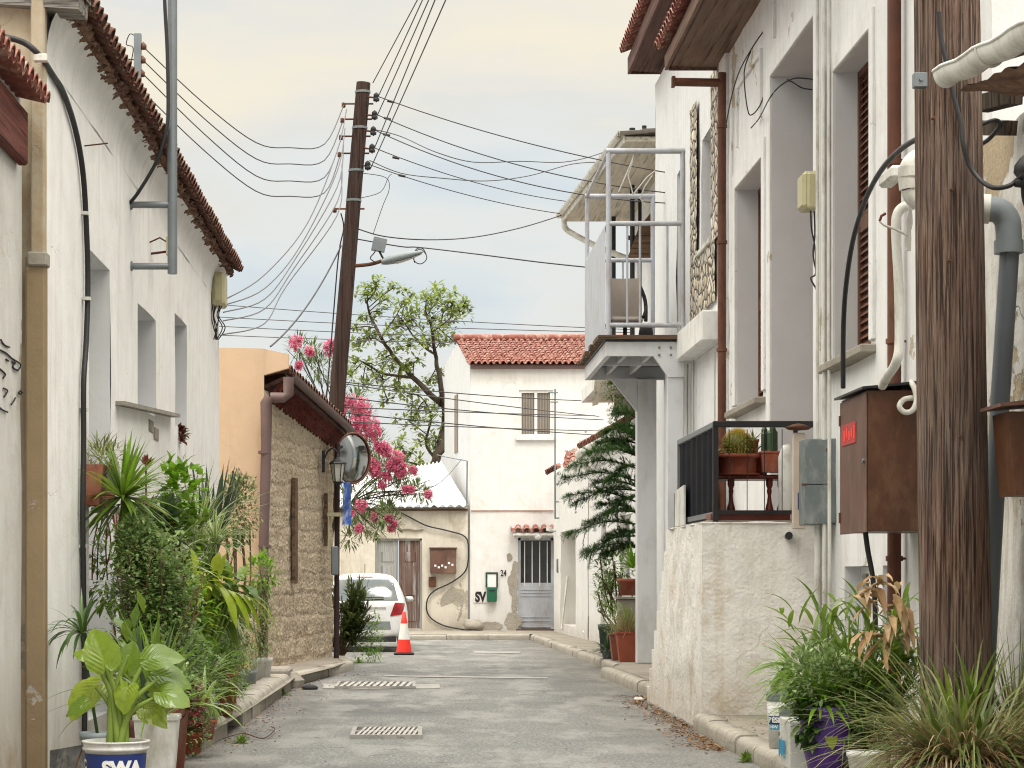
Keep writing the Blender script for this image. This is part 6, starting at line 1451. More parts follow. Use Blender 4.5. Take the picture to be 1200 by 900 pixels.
b.hexa([(xa-.03, 30.03, zd-.1), (xa-.026, 30.03, zd-.1), (xa-.026, 33.57, zd-.1), (xa-.03, 33.57, zd-.1), (xa-.03, 30.03, zt_-.02), (xa-.026, 30.03, zt_-.02), (xa-.026, 33.57, zt_-.02), (xa-.03, 33.57, zt_-.02)])
b.build('side_panel', M['steel_white'], h)
b = MB()
for pts in (((742, 228), (736, 205), (741, 190), (744, 180)), ((725, 225), (735, 202), (745, 178)), ((765, 205), (756, 218), (750, 232), (757, 242)), ((742, 228), (758, 208), (768, 200))):
    b.tube([P(x, y, 32) for x, y in pts], .010, 5)
tag(b.build('awning_strings', M['white_wire']), 'pale strings tied loosely across the open balcony frame', 'strings')
# chair + clutter on the balcony
c = P(733, 381, 31.8); c.z = zd-.02; h2 = thing('padded_chair', 'old padded office chair with beige back on the balcony', 'chair', c)
b = MB()
def bk(u, v): return V(c.x-.26+.46*u, c.y+.16+.04*math.sin(math.pi*u)-.05*v, c.z+.42+.60*v)
b.grid(bk, 8, 8); b.grid(lambda u, v: bk(1-u, v)-V(0, .09, 0)-V(0, .03*math.sin(math.pi*u)*math.sin(math.pi*v), 0), 8, 8)
for u in (0, 1): b.grid(lambda a, v, u=u: bk(u, v)-V(0, .09*a, 0), 1, 8)
b.grid(lambda a, u: bk(u, 1)-V(0, .09*a, 0), 1, 8); b.build('backrest', M['chair_cloth'], h2)
b = MB(); b.box(c.x-.26, c.x+.22, c.y-.40, c.y+.12, c.z+.32, c.z+.42, bev=.04); b.build('seat', M['chair_cloth'], h2)
b = MB(); b.tube([c+V(-.02, -.14, .06), c+V(-.02, -.14, .32)], .03, 8)
for k in range(5): b.tube([c+V(-.02, -.14, .08), c+V(-.02+.26*math.cos(k*1.257), -.14+.26*math.sin(k*1.257), .05)], .018, 6)
b.build('base', M['fabric_dark'], h2)
b = MB(); b.tube(smooth_path([c+V(.22, .1, .36), c+V(.27, -.05, .5), c+V(.27, -.3, .55), c+V(.24, -.36, .42)], 4), .022, 6); b.tube(smooth_path([c+V(.21, .14, .95), c+V(.30, .12, .7), c+V(.30, .05, .4)], 4), .03, 6); b.build('armrest', M['fabric_dark'], h2)
b = MB(); c = P(757, 378, 32.6); b.lathe(V(c.x, c.y, zd-.02), [(0, 0), (.1, 0), (.11, .3), (.09, .42), (0, .44)], 12); tag(b.build('dark_bin', M['fabric_dark']), 'small dark bin beside the chair on the balcony', 'bin')

# ---- veranda roof house beyond
h = thing('veranda_house', 'farther house with cream veranda soffit, white gutter and black posts', 'house', (5, 41, 0))
zv = 8.62
e0, e1, e2, e3 = V(3.47, 36, zv), V(3.0, 44.1, zv), V(6, 44.1, zv), V(6, 36, zv)
b = MB(); b.prism([e0, e1, e2, e3], (0, 0, .08)); b.build('soffit', M['soffit_cream'], h)
b = MB(); tiles(b, e0+V(-.04, 0, .1), e1+V(-.04, .1, .1), e2+V(0, .1, .35), e3+V(0, 0, .35), wid=.21, row=.36, r=.06, seed=40); b.build('roof', M['concrete'], h)
b = MB()
def g2_(u, v):
    p = e0.lerp(e1, u); a_ = math.pi*v; return p+V(-.08-.065*math.cos(a_), 0, -.06*math.sin(a_)+.12)
b.grid(g2_, 20, 8); b.bar(e0+V(-.02, 0, .06), e1+V(-.02, 0, .06), .03, .16); b.build('gutter', M['pvc_white'], h)
b = MB(); b.tube(smooth_path([P(661, 258, 44), P(662, 266, 44), P(670, 273, 44), P(700, 289, 43.5), P(735, 303, 43)], 5), .06, 8); b.build('downpipe', M['pvc_white'], h)
for x in (719, 741):
    b = MB(); y_ = 43.5 if x == 719 else 40; b.tube([(P(x, 0, y_).x, y_, 5.3), (P(x, 0, y_).x, y_, zv)], .045, 8); b.build('post', M['black'], h)
b = MB(); y_ = 40.5; b.box(P(735, 0, y_).x, P(762, 0, y_).x, y_, y_+.05, P(0, 281, y_).z, P(0, 276, y_).z); b.box(P(748, 0, y_).x, P(752, 0, y_).x, y_, y_+.05, 6.2, zv); b.build('railing', M['black'], h)
b = MB(); facade(b, (4.35, 36.2, 0), (0, 1, 0), 7.7, 0, zv, (), (-1, 0, 0), step=.8); facade(b, (4.35, 36.2, 0), (1, 0, 0), 4, 0, zv, (), (0, -1, 0), step=1)
b.build('wall', M['plaster_c'], h)
b = MB(); b.box(3.35, 4.33, 36.3, 43.8, 4.95, 5.2); b.build('veranda_floor', M['frame_white'], h)
b = MB(); b.hexa([P(735, 303, 39.9), P(768, 303, 39.9), P(768, 303, 40.0), P(735, 303, 40.0), P(748, 268, 39.9), P(768, 242, 39.9), P(768, 242, 40), P(748, 268, 40)]); b.build('screen', M['deck_wood'], h)
b = MB(); c = P(755, 160, 36.6); b.bar(P(742, 168, 36.6), P(768, 157, 36.6), .07, .07); b.tube([c+V(-.2, 0, -.02), c+V(-.2, 0, .14)], .05, 8); b.tube([c+V(0, 0, 0), c+V(0, 0, .18)], .04, 8); b.build('ridge_bracket', M['black'], h)

# ---- low white houses farther right
h = thing('gutter_house', 'low white house with red tile edge and fat white gutter behind the conifer', 'house', (5, 42, 0))
A_, B_ = V(3.93, 37.3, 0), V(3.68, 46, 0); dU = (B_-A_).normalized(); dN = V(-dU.y, dU.x, 0); LL = (B_-A_).length
b = MB(); facade(b, A_, dU, LL, 0, 4.0, [(2.0, 3.4, 1.2, 2.6, .15), (5.6, 6.5, .2, 2.5, .15)], dN, step=.4, wav=.014); facade(b, B_, (1, 0, 0), 4, 0, 4.2, (), (0, 1, 0), step=1); b.build('wall', M['mid_white'], h)
opening_fill(h, 'glass', A_, dU, dN, 2.0, 3.4, 1.2, 2.6, .14, (M['frame_white'], M['window_glass']))
opening_fill(h, 'glass', A_, dU, dN, 5.6, 6.5, .2, 2.5, .14, (M['frame_white'], M['curtain']), 'door')
g0, g1 = P(748, 497, 38), P(680, 533, 45.5)
b = MB(); b.tube([g0, g0.lerp(g1, .5), g1], .12, 10); b.tube(smooth_path([g1, g1+V(0, -.05, -.15), g1+V(.2, -.1, -.35), g1+V(.35, -.1, -.6), g1+V(.37, -.1, -3.4)], 4), .07, 8); b.build('gutter', M['pvc_white'], h)
b = MB(); tiles(b, g0+V(.0, 0, .12), g1+V(.0, 0, .12), g1+V(2.2, 0, .9), g0+V(2.2, 0, .9), wid=.21, row=.34, r=.085, seed=41); b.face([g0+V(.1, 0, .1), g1+V(.1, 0, .1), g1+V(3, 0, 1.1), g0+V(3, 0, 1.1)]); b.build('roof', M['tile_red'], h)
h = thing('flat_house', 'low white house with recessed beige doorway next to the far corner', 'house', (5, 50, 0))
A_, B_ = V(3.66, 46.05, 0), V(3.44, 53.8, 0); dU = (B_-A_).normalized(); dN = V(-dU.y, dU.x, 0); LL = (B_-A_).length
def uof(px):
    # parameter along the wall where it projects at px
    t_ = (px-CX)/F; return (A_.x-t_*A_.y)/(t_*dU.y-dU.x)
u0, u1 = uof(675), uof(657)
b = MB(); facade(b, A_, dU, LL, 0, 3.95, [(u0, u1, .35, P(0, 622, 50.5).z, .55)], dN, step=.4, wav=.014); facade(b, B_, (1, 0, 0), 4, 0, 3.95, (), (0, 1, 0), step=1); b.build('wall', M['mid_white'], h)
b = MB(); q0, q1 = A_+dU*u0-dN*.54, A_+dU*u1-dN*.54; zt_ = P(0, 622, 50.5).z
b.face([q0+V(0, 0, .3), q1+V(0, 0, .3), q1+V(0, 0, zt_), q0+V(0, 0, zt_)]); b.build('door', M['soffit_cream'], h)
b = MB(); c = A_+dU*(u1-.02); b.face([c-dN*.0+V(0, 0, .35), c-dN*.55+V(0, 0, .35), c-dN*.55+V(0, 0, zt_), c+V(0, 0, zt_)]) if False else None
b.box(3.5, 5, 46.2, 53.7, 3.955, 4.02); b.build('roof_slab', M['frame_white'], h)
b = MB(); tiles(b, P(664, 547, 50), P(702, 547, 50), P(702, 529, 51.5), P(668, 529, 51.5), wid=.22, row=.3, r=.08, seed=42); b.build('roof_tiles', M['tile_red'], h)
b = MB(); tiles(b, P(641, 556, 53.9), P(654, 548, 52.5), P(658, 546, 53), P(645, 553, 54.4), wid=.2, row=.3, r=.08, seed=43); b.build('eave_tiles', M['tile_red'], h)
c = P(657, 663, 53.0); b = MB(); b.box(c.x-.11, c.x+.13, 52.7, 52.9, c.z-.17, c.z+.17, bev=.02); tag(b.build('wall_mailbox', M['pipe_grey']), 'small dark grey mailbox in the far recessed doorway', 'mailbox')
b = MB(); c = P(653, 622, 53.2); b.tube([c, c+V(-.2, 0, .02)], .04, 8); b.tube([c+V(-.2, 0, 0), c+V(-.2, 0, .1)], .07, 8); tag(b.build('porch_lamp', M['pvc_white']), 'small pale porch lamp above the far recessed doorway', 'lamp')
h = thing('cable_mast', 'thin grey mast with side rungs in front of the far house wall', 'mast', P(650, 608, 52.5))
b = MB(); b.tube([P(650.5, 608, 52.5), P(650.5, 456, 52.5)], .022, 6); b.build('mast', M['galv'], h)
for xa, xb, y in ((650.5, 663, 567), (650.5, 663, 588), (650.5, 663, 607), (642, 654, 460), (645, 654, 471)): b = MB(); b.tube([P(xa, y, 52.5), P(xb, y, 52.45)], .018, 5); b.build('rung', M['galv'], h)
b = MB(); b.tube(smooth_path([P(693, 722, 47), P(690, 738, 47), P(684, 743, 47)], 4), .07, 8); b.tube([P(694, 724, 47), P(695, 640, 46.6)], .07, 8); tag(b.build('white_drainpipe', M['pvc_white']), 'white drainpipe with a curved foot on the low white houses', 'downpipe')
b = MB(); b.tube([P(658, 738, 51.5), P(665, 675, 52)], .03, 6); tag(b.build('leaning_rod', M['pvc_white']), 'white rod leaning in the far recessed doorway', 'rod')
# hanging canopy box with plants above the conifer
h = thing('window_planter', 'cream wall planter with round dry plants under the balcony end', 'planter', P(722, 480, 38.5))
b = MB(); b.hexa([P(716, 487, 38.5), P(760, 487, 38.5), P(760, 487, 39.5), P(716, 487, 39.5), P(722, 462, 38.4), P(760, 455, 38.4), P(760, 455, 39.5), P(722, 462, 39.5)]); b.build('box', M['soffit_cream'], h)
b = MB(); bush(b, P(719, 460, 38.3), (.22, .2, .22), 260, .07, .035, 'oval'); b.build('foliage', M['g_mid'], h)
b = MB(); b.hexa([P(694, 476, 39), P(701, 474, 39), P(701, 474, 39.1), P(694, 476, 39.1), P(697, 444, 39), P(707, 444, 39), P(707, 444, 39.1), P(697, 444, 39.1)]); so_ = tag(b.build('open_shutter', M['soffit_cream']), 'narrow cream shutter leaf swung open below the balcony', 'shutter')
# stacked clutter between columns: dark gate
b = MB(); b.box(3.55, 3.6, 26.2, 29.9, .15, 2.6); tag(b.build('dark_gate', M['navy']), 'dark metal gate edge between the balcony column and stair block', 'gate')
# ================================================================ PLANTS
def ppot(name, label, c, pot, fol, cat='potted plant', group=None):
    """pot=(r_top, r_bot, h, material, kind) ; fol = list of (part, material(s), function(mb, top))"""
    c = Vector(c); h = thing(name, label, cat, c, group)
    top = c
    if pot:
        r1, r0, hh, mt, kd = pot; b = MB()
        if kd == 'round':
            b.lathe(c, [(0, .002), (r0, 0), (r0*1.0+(r1-r0)*.8, hh*.8), (r1*1.03, hh*.81), (r1*1.07, hh), (r1*.95, hh), (r1*.93, hh-.03), (0, hh-.03)], 24)
        elif kd == 'bucket':
            b.lathe(c, [(0, .002), (r0, 0), (r0+(r1-r0)*.86, hh*.86), (r1*1.05, hh*.865), (r1*1.06, hh*.90), (r1*1.02, hh*.91), (r1*1.03, hh*.97), (r1*1.08, hh*.975), (r1*1.08, hh), (r1*.97, hh), (r1*.95, hh-.05), (0, hh-.05)], 30)
        elif kd == 'belly':
            b.lathe(c, [(0, .002), (r0, 0), (r0*1.25, hh*.2), (r1*1.02, hh*.62), (r1*.98, hh*.80), (r1*.93, hh*.84), (r1*1.05, hh*.90), (r1*1.06, hh), (r1*.92, hh), (r1*.9, hh-.04), (0, hh-.04)], 30)
        else:
            b.hexa([c+V(-r0, -r0*.8, 0), c+V(r0, -r0*.8, 0), c+V(r0, r0*.8, 0), c+V(-r0, r0*.8, 0), c+V(-r1, -r1*.8, hh), c+V(r1, -r1*.8, hh), c+V(r1, r1*.8, hh), c+V(-r1, r1*.8, hh)])
            b.box(c.x-r1*1.05, c.x+r1*1.05, c.y-r1*.86, c.y+r1*.86, c.z+hh*.93, c.z+hh+.006, bev=.008)
        po = b.build('pot', M[mt], h); b = MB(); b.lathe(c, [(r1*.8, hh-.028), (0, hh-.012)], 12); b.build('soil', M['soil'], po); top = c+V(0, 0, hh-.03)
    for part, mats, fn in fol:
        b = MB(); fn(b, top); b.build(part, [M[m_] for m_ in mats] if isinstance(mats, (list, tuple)) else M[mats], h)
    return h
def curve_stem(b, a, c, r=.01, bow=.1, mi=0):
    a, c = Vector(a), Vector(c); m_ = a.lerp(c, .5)+V(rnd.uniform(-1, 1)*bow, rnd.uniform(-1, 1)*bow*.5, bow*.5)
    b.tube(smooth_path([a, m_, c], 5), r, 6, mi)
gL = 'potted plants crowding along the left white wall'
# 1 elephant ear in the blue and white bucket
c = V(P(136, 0, 12.6).x, 12.6, .13); S_ = F/12.6
def ear_leaf(b, e, az, el, L, dr):
    d = dirv(R(az), R(el)); nn = (V(0, -.75, .65)+V(rnd.uniform(-.3, .3), 0, rnd.uniform(-.2, .2))).normalized(); nn = (nn-d*nn.dot(d)).normalized(); sd_ = d.cross(nn)
    NA, NR = 64, 12; vs = []; ph = rnd.random()
    for i in range(NR+1):
        for j in range(NA+1):
            a_ = -math.pi+2*math.pi*j/NA; q_ = abs(a_)/math.pi; rr_ = (.95*(1-q_)**2.6+.38+.20*math.sin(q_*math.pi)**1.5) * (1-.75*max(0, (q_-.88)/.12)); rr_ *= 1+.025*math.sin(a_*9+ph*6)
            r_ = rr_*i/NR*L*.66; x_ = r_*math.cos(a_)*1.1; y_ = r_*math.sin(a_)*.95
            z_ = -dr*.42*(x_*x_)/L*1.6-(y_*y_)/L*.35+abs(y_)*.22+.016*L*math.sin((x_*.9-abs(y_))/L*46)*min(1, abs(y_)/L*8)+.05*L*math.sin(a_*3+ph*9)*(i/NR)**2
            vs.append(e+d*x_+sd_*y_+nn*z_)
    b.raw(vs, [(i*(NA+1)+j, i*(NA+1)+j+1, (i+1)*(NA+1)+j+1, (i+1)*(NA+1)+j) for i in range(NR) for j in range(NA)], 0, True)
def ear(b, t):
    tips = [(122, 776, 62, 70, .2, 160), (112, 806, 66, -35, .6, 200), (150, 782, 46, 80, .2, 20), (176, 772, 58, 12, .5, 5), (186, 792, 58, -8, .5, 350), (98, 824, 36, -25, .6, 190), (192, 812, 50, -18, .5, 345), (172, 832, 46, -25, .6, 330), (150, 806, 44, -50, .6, 250), (102, 770, 26, 25, .4, 170), (180, 808, 44, 20, .4, 10)]
    for x, y, s_, el, dr, az in tips:
        e = P(x, y, 12.6+rnd.uniform(-.12, .15)); L_ = s_/S_*.72
        ear_leaf(b, e, az, el, L_, dr)
def earst(b, t):
    for x, y in ((108, 772), (130, 765), (150, 768), (170, 775), (186, 795), (112, 805), (180, 818), (150, 800), (100, 752), (140, 790)):
        e = P(x, y, 12.6); a = t+V(rnd.uniform(-.04, .06), rnd.uniform(-.04, .04), 0); m_ = a.lerp(e, .55)+V((a.x-e.x)*.25, 0, .03)
        b.tube(smooth_path([a, m_, e], 5), [.026-.017*k/10 for k in range(11)], 7)
h = ppot('elephant_ear', 'large bright green elephant ear plant in the blue and white bucket marked SWA', c, (.182, .155, .385, 'plastic_white', 'bucket'), [('stems', 'stem_green', earst), ('foliage', 'g_ear', ear)], group=gL)
b = MB(); r1, r0, hh = .182, .155, .385
def lab(b, a0, a1, z0, z1, off, n=16):
    def f(u, v):
        z_ = z0+(z1-z0)*v; r_ = r0+(r1-r0)*z_/hh+off; a_ = R(a0+(a1-a0)*u); return c+V(r_*math.cos(a_), r_*math.sin(a_), z_)
    b.grid(f, n, 2)
lab(b, 180, 352, .06, .315, .003, 30); lb = b.build('label', M['blue_print'], h)
b = MB()
def onb(x, y, off=.006, a0=-70, z0=.235):
    z_ = z0+y; r_ = r0+(r1-r0)*z_/hh+off; a_ = R(a0)+x/r_; return c+V(r_*math.cos(a_), r_*math.sin(a_), z_)
text_mesh(b, 'SWA', .105, lambda x, y: onb(x*1.05, y), bold=.006); b.build('lettering', M['print_white'], lb)
b = MB(); lab(b, 180, 352, .12, .155, .0045, 30); b.build('red_stripe', M['red_print'], lb)
b = MB(); text_mesh(b, 'C', .08, lambda x, y: onb(x, y, a0=-160, z0=.25), bold=.004); b.build('emblem', M['print_white'], lb)
b = MB(); b.tube(smooth_path([c+V(-.19, -.02, .34), c+V(-.23, -.05, .2), c+V(-.19, -.12, .10)], 4), .005, 5); b.build('handle', M['rust'], h)
# 2 white square tub, strap leaves
c = V(P(184, 0, 13.7).x, 13.7, .13)
ppot('strap_leaf_plant', 'arching strap-leaved plant in the tall white square tub behind the elephant ear', c, (.135, .10, .46, 'plastic_white', 'square'), [('foliage', 'g_mid', lambda b, t: rosette(b, t, 46, .72, .034, 30, 86, 1.3, 'sword', seg=8, lj=.35)), ('offshoot', ['g_blue'], lambda b, t: rosette(b, t+V(-.05, 0, 0), 12, .62, .045, 62, 86, .35, 'sword'))], group=gL)
# 3 tall terracotta pot with coleus
c = V(P(200, 0, 14.6).x, 14.6, .13)
ppot('coleus', 'mixed red and green small-leaved plant in the tall brick red pot at the kerb', c, (.125, .085, .50, 'terracotta_old', 'round'), [('foliage', 'g_small', lambda b, t: bush(b, t+V(.02, 0, .10), (.16, .16, .16), 700, .045, .026, 'oval')), ('red_leaves', 'g_red', lambda b, t: bush(b, t+V(.12, 0, .02), (.12, .1, .12), 160, .06, .035, 'oval'))], group=gL)
# 4 big small-leaved jade-like bush
c = V(-1.98, 16.4, .14)
ppot('small_leaved_bush', 'dense tall bush of tiny round green leaves in the middle of the left plants', c, (.17, .13, .32, 'terracotta_old', 'round'), [('branches', 'stem_brown', lambda b, t: [curve_stem(b, t, t+V(rnd.uniform(-.3, .4), rnd.uniform(-.2, .2), rnd.uniform(.6, 1.3)), .008, .08) for k in range(22)]),
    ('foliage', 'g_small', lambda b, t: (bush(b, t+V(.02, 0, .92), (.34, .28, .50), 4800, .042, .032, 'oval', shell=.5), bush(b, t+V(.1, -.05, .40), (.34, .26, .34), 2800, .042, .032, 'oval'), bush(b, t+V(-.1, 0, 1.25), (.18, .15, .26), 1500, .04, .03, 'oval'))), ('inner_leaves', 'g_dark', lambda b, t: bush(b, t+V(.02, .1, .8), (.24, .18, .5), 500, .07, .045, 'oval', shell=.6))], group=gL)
# 5 dracaena
c = V(P(146, 0, 16.6).x+.0, 16.9, .14); ct = P(144, 583, 16.6)
ppot('dracaena', 'spiky dracaena rosette on a pale bare stem above the left plants', c, (.14, .11, .28, 'plastic_grey', 'round'), [('stem', 'stem_brown', lambda b, t: b.tube(smooth_path([t, t.lerp(ct, .5)+V(.05, 0, 0), P(147, 625, 16.6), ct], 5), [.024-.0006*k for k in range(16)], 8)),
    ('foliage', 'g_mid', lambda b, t: (rosette(b, ct, 80, .52, .038, -35, 80, .6, 'sword', seg=5), rosette(b, ct-V(0, 0, .05), 26, .5, .03, -70, -10, .8, 'sword', seg=5))), ('bright_leaves', 'g_bright', lambda b, t: rosette(b, ct, 26, .5, .036, 10, 85, .3, 'sword')), ('dry_leaf', 'dry', lambda b, t: rosette(b, ct, 4, .34, .03, -15, 5, .3, 'lance', az0=-60, az1=20))], group=gL)
b = MB(); c = P(128, 640, 17.2)
h = ppot('trailing_vine', 'reddish trailing stems with dull leaves hanging between the dracaena and the wall', c, None, [('stems', 'g_red', lambda b, t: [b.tube(smooth_path([P(118+k*3, 600, 17.3), P(114+k*5+rnd.uniform(-6, 6), 640, 17.2), P(108+k*6, 680, 17.2)], 5), .006, 5) for k in range(8)]), ('foliage', 'g_mid', lambda b, t: bush(b, t+V(0, 0, -.2), (.2, .15, .35), 160, .14, .05, 'lance', droop=1.2))], 'plant', gL)
# 6 terracotta trough planter on the wall
c = P(115, 590, 17.0); x0_ = XL+.01
h = thing('wall_trough', 'orange red trough planter bracketed high on the left wall behind the dracaena', 'planter', V(x0_+.1, 17.0, P(0, 592, 17).z), gL)
b = MB(); z0, z1 = P(0, 594, 17).z, P(0, 548, 17).z; b.hexa([(x0_+.01, 16.55, z0), (x0_+.11, 16.55, z0), (x0_+.11, 17.35, z0), (x0_+.01, 17.35, z0), (x0_, 16.5, z1), (x0_+.15, 16.5, z1), (x0_+.15, 17.4, z1), (x0_, 17.4, z1)]); b.build('trough', M['terracotta'], h)
b = MB(); bush(b, (x0_+.10, 16.95, z1+.08), (.14, .4, .12), 260, .12, .014, 'grass'); b.build('foliage', M['g_grass'], h)
b = MB(); b.box(x0_, x0_+.22, 16.9, 16.94, z0-.05, z0-.005); b.build('bracket', M['pvc_white'], h)
# plant stand holding the upper row
sx0, sx1 = -2.44, -2.08
h = thing('plant_stand', 'white metal plant stand along the left wall mostly hidden by foliage', 'plant stand', (-2.26, 20, .14))
for zz in (.85, 1.45):
    b = MB(); b.box(sx0, sx1, 17.9, 23.2, zz-.03, zz); b.build('shelf', M['frame_white'], h)
for y_ in (17.95, 20.5, 23.15):
    for x_ in (sx0+.02, sx1-.02): b = MB(); b.box(x_-.018, x_+.018, y_-.018, y_+.018, .14, 1.42); b.build('leg', M['frame_white'], h)
def on_shelf(px, Y_, zz): return V(max(sx0+.13, min(sx1-.1, P(px, 0, Y_).x)), Y_, zz+.001)
ppot('aglaonema', 'broad silvery dark-leaved plant with purple undersides, upper row below the red flower', on_shelf(196, 18.5, 1.45), (.12, .09, .2, 'terracotta', 'round'), [('foliage', ['g_dark', 'g_blue'], lambda b, t: (rosette(b, t+V(0, 0, .15), 50, .32, .11, 5, 80, .8, 'lance', edge=1), rosette(b, t+V(.1, 0, .3), 22, .28, .09, 10, 80, .8, 'lance', edge=1))), ('purple_leaves', 'g_purple', lambda b, t: rosette(b, t+V(0, 0, .05), 22, .30, .10, -30, 60, .8, 'lance'))], group=gL)
rf = P(171, 545, 18.6)
ppot('bromeliad', 'plant with a single dark red flower spike at the upper left of the pots', on_shelf(171, 18.9, 1.45), (.11, .08, .2, 'plastic_white', 'round'), [('foliage', ['g_dark', 'g_blue'], lambda b, t: rosette(b, t+V(0, 0, .3), 20, .34, .07, 20, 80, .8, 'lance')), ('flower', 'g_red', lambda b, t: (b.tube([t, rf], .008, 5), rosette(b, rf, 14, .10, .04, 40, 88, .1, 'lance')))], group=gL)
ppot('pothos', 'bright green heart-leaved bush at the top centre of the left plants', on_shelf(214, 20.2, 1.45), (.13, .1, .24, 'terracotta', 'round'), [('stems', 'stem_green', lambda b, t: [curve_stem(b, t, t+V(rnd.uniform(-.2, .2), rnd.uniform(-.2, .2), rnd.uniform(.3, .8)), .006) for k in range(12)]), ('foliage', 'g_bright', lambda b, t: (bush(b, t+V(.02, 0, .52), (.22, .2, .36), 240, .11, .075, 'heart', droop=.9), )), ('lower_leaves', 'g_mid', lambda b, t: bush(b, t+V(.02, 0, .15), (.3, .22, .25), 200, .12, .07, 'heart', droop=.9))], group=gL)
ppot('snake_plant', 'tall upright blade-leaved plant with grey green blades at the top right of the left plants', on_shelf(266, 22.0, .85), (.15, .12, .26, 'terracotta_old', 'round'), [('foliage', ['g_blue', 'g_dark'], lambda b, t: (rosette(b, t+V(.12, 0, .4), 30, 1.05, .08, 68, 89, .12, 'sword', r0=.08, seg=6), rosette(b, t+V(.12, 0, .35), 7, 1.25, .09, 72, 82, .05, 'sword', az0=-30, az1=30)))], group=gL)
ppot('striped_reed', 'tall pale striped ribbon leaves curling over the top of the left plants', on_shelf(245, 21.3, 1.45), (.11, .09, .2, 'plastic_white', 'round'), [('foliage', ['g_mid', 'g_cream'], lambda b, t: (rosette(b, t+V(.06, 0, 0), 60, 1.0, .034, 55, 86, 1.5, 'sword', edge=1, seg=9, lj=.3),)), ('stalks', 'g_cream', lambda b, t: rosette(b, t+V(.06, 0, 0), 12, .8, .014, 60, 85, 1.0, 'sword', seg=9))], group=gL)
c = P(276, 610, 24.0); c.z = 1.1
ppot('round_bush', 'rounded brownish green small-leaved bush at the right end of the upper row', V(-2.0, 23.9, .14), (.16, .12, .3, 'plastic_grey', 'round'), [('stems', 'stem_brown', lambda b, t: [curve_stem(b, t, P(278+rnd.uniform(-15, 15), 620, 24), .01, .1) for k in range(8)]), ('foliage', 'g_small', lambda b, t: bush(b, P(279, 598, 24), (.24, .22, .42), 1700, .055, .026, 'lance')), ('brown_leaves', 'g_red', lambda b, t: bush(b, P(282, 585, 23.9), (.2, .2, .3), 260, .05, .024, 'lance'))], group=gL)
ppot('spider_plant', 'cream striped spider plant fanning out in front of the snake plant blades', on_shelf(252, 20.8, .85), (.14, .10, .3, 'plastic_white', 'round'), [('foliage', ['g_mid', 'g_cream'], lambda b, t: rosette(b, P(252, 638, 20.8), 72, .46, .026, -5, 75, 1.1, 'sword', edge=1, seg=7)), ('stems', 'stem_green', lambda b, t: [curve_stem(b, t, P(252, 640, 20.8), .012, .02) for k in range(5)])], group=gL)
ppot('agave', 'fleshy blue green blades crossing in the centre of the left plants', on_shelf(203, 18.6, .85), (.13, .1, .28, 'terracotta', 'round'), [('foliage', 'g_mid', lambda b, t: rosette(b, t, 13, .78, .075, 52, 84, .25, 'sword', seg=6)), ('bright_blade', 'g_bright', lambda b, t: rosette(b, t+V(.05, -.05, 0), 6, .66, .07, 55, 84, .2, 'sword'))], group=gL)
ppot('schefflera', 'drooping yellow green broad-leaved plant overhanging the kerb', V(-1.98, 19.9, .14), (.17, .14, .34, 'plastic_white', 'square'), [('stems', 'stem_green', lambda b, t: [curve_stem(b, t, P(225+rnd.uniform(0, 55), 700+rnd.uniform(-15, 25), 19.9), .012, .06) for k in range(12)]),
    ('foliage', 'g_mid', lambda b, t: (bush(b, P(232, 702, 20.0), (.42, .25, .30), 120, .30, .10, 'lance', droop=1.6, seg=5), bush(b, P(265, 688, 20.2), (.25, .2, .2), 40, .26, .10, 'lance', droop=1.8, seg=5))),
    ('yellow_leaves', 'g_yellow', lambda b, t: (bush(b, P(228, 680, 19.6), (.22, .16, .16), 40, .22, .085, 'lance', droop=1.2, seg=5), [leaf(b, P(258+k*9, 688+k*3, 19.5), dirv(R(-50+k*14), R(-30)), .46, .10, 1.8, 8, 'lance', .2) for k in range(5)]))], group=gL)
ppot('second_spider_plant', 'smaller cream striped spider plant below the drooping yellow leaves', V(-1.85, 21.5, .14), (.13, .10, .42, 'terracotta', 'round'), [('foliage', ['g_dark', 'g_cream'], lambda b, t: rosette(b, P(268, 728, 21.5), 60, .40, .024, -5, 75, 1.3, 'sword', edge=1, seg=7)), ('lower_foliage', 'g_small', lambda b, t: bush(b, P(266, 762, 21.6), (.26, .2, .30), 800, .05, .02, 'lance', droop=1.2))], group=gL)
ppot('croton', 'bushy mixed green shrub in the slim terracotta pot near the kerb end', V(P(268, 0, 24.0).x, 24.0, .15), (.115, .085, .34, 'terracotta_old', 'round'), [('foliage', 'g_small', lambda b, t: bush(b, t+V(.0, 0, .22), (.24, .2, .26), 900, .06, .028, 'lance', droop=1.0)), ('dark_leaves', 'g_dark', lambda b, t: bush(b, t+V(0, 0, .42), (.26, .2, .24), 300, .10, .04, 'lance', droop=1.2))], group=gL)
ppot('marigold', 'small plant with orange yellow flowers in the last pot before the concrete block', V(P(291, 0, 25.6).x, 25.6, .15), (.10, .08, .22, 'plastic_grey', 'round'), [('foliage', 'g_mid', lambda b, t: bush(b, t+V(0, 0, .2), (.13, .1, .2), 260, .05, .02, 'lance')), ('flowers', 'g_yellow', lambda b, t: bush(b, t+V(-.03, -.08, .12), (.1, .05, .12), 40, .04, .03, 'oval'))], group=gL)
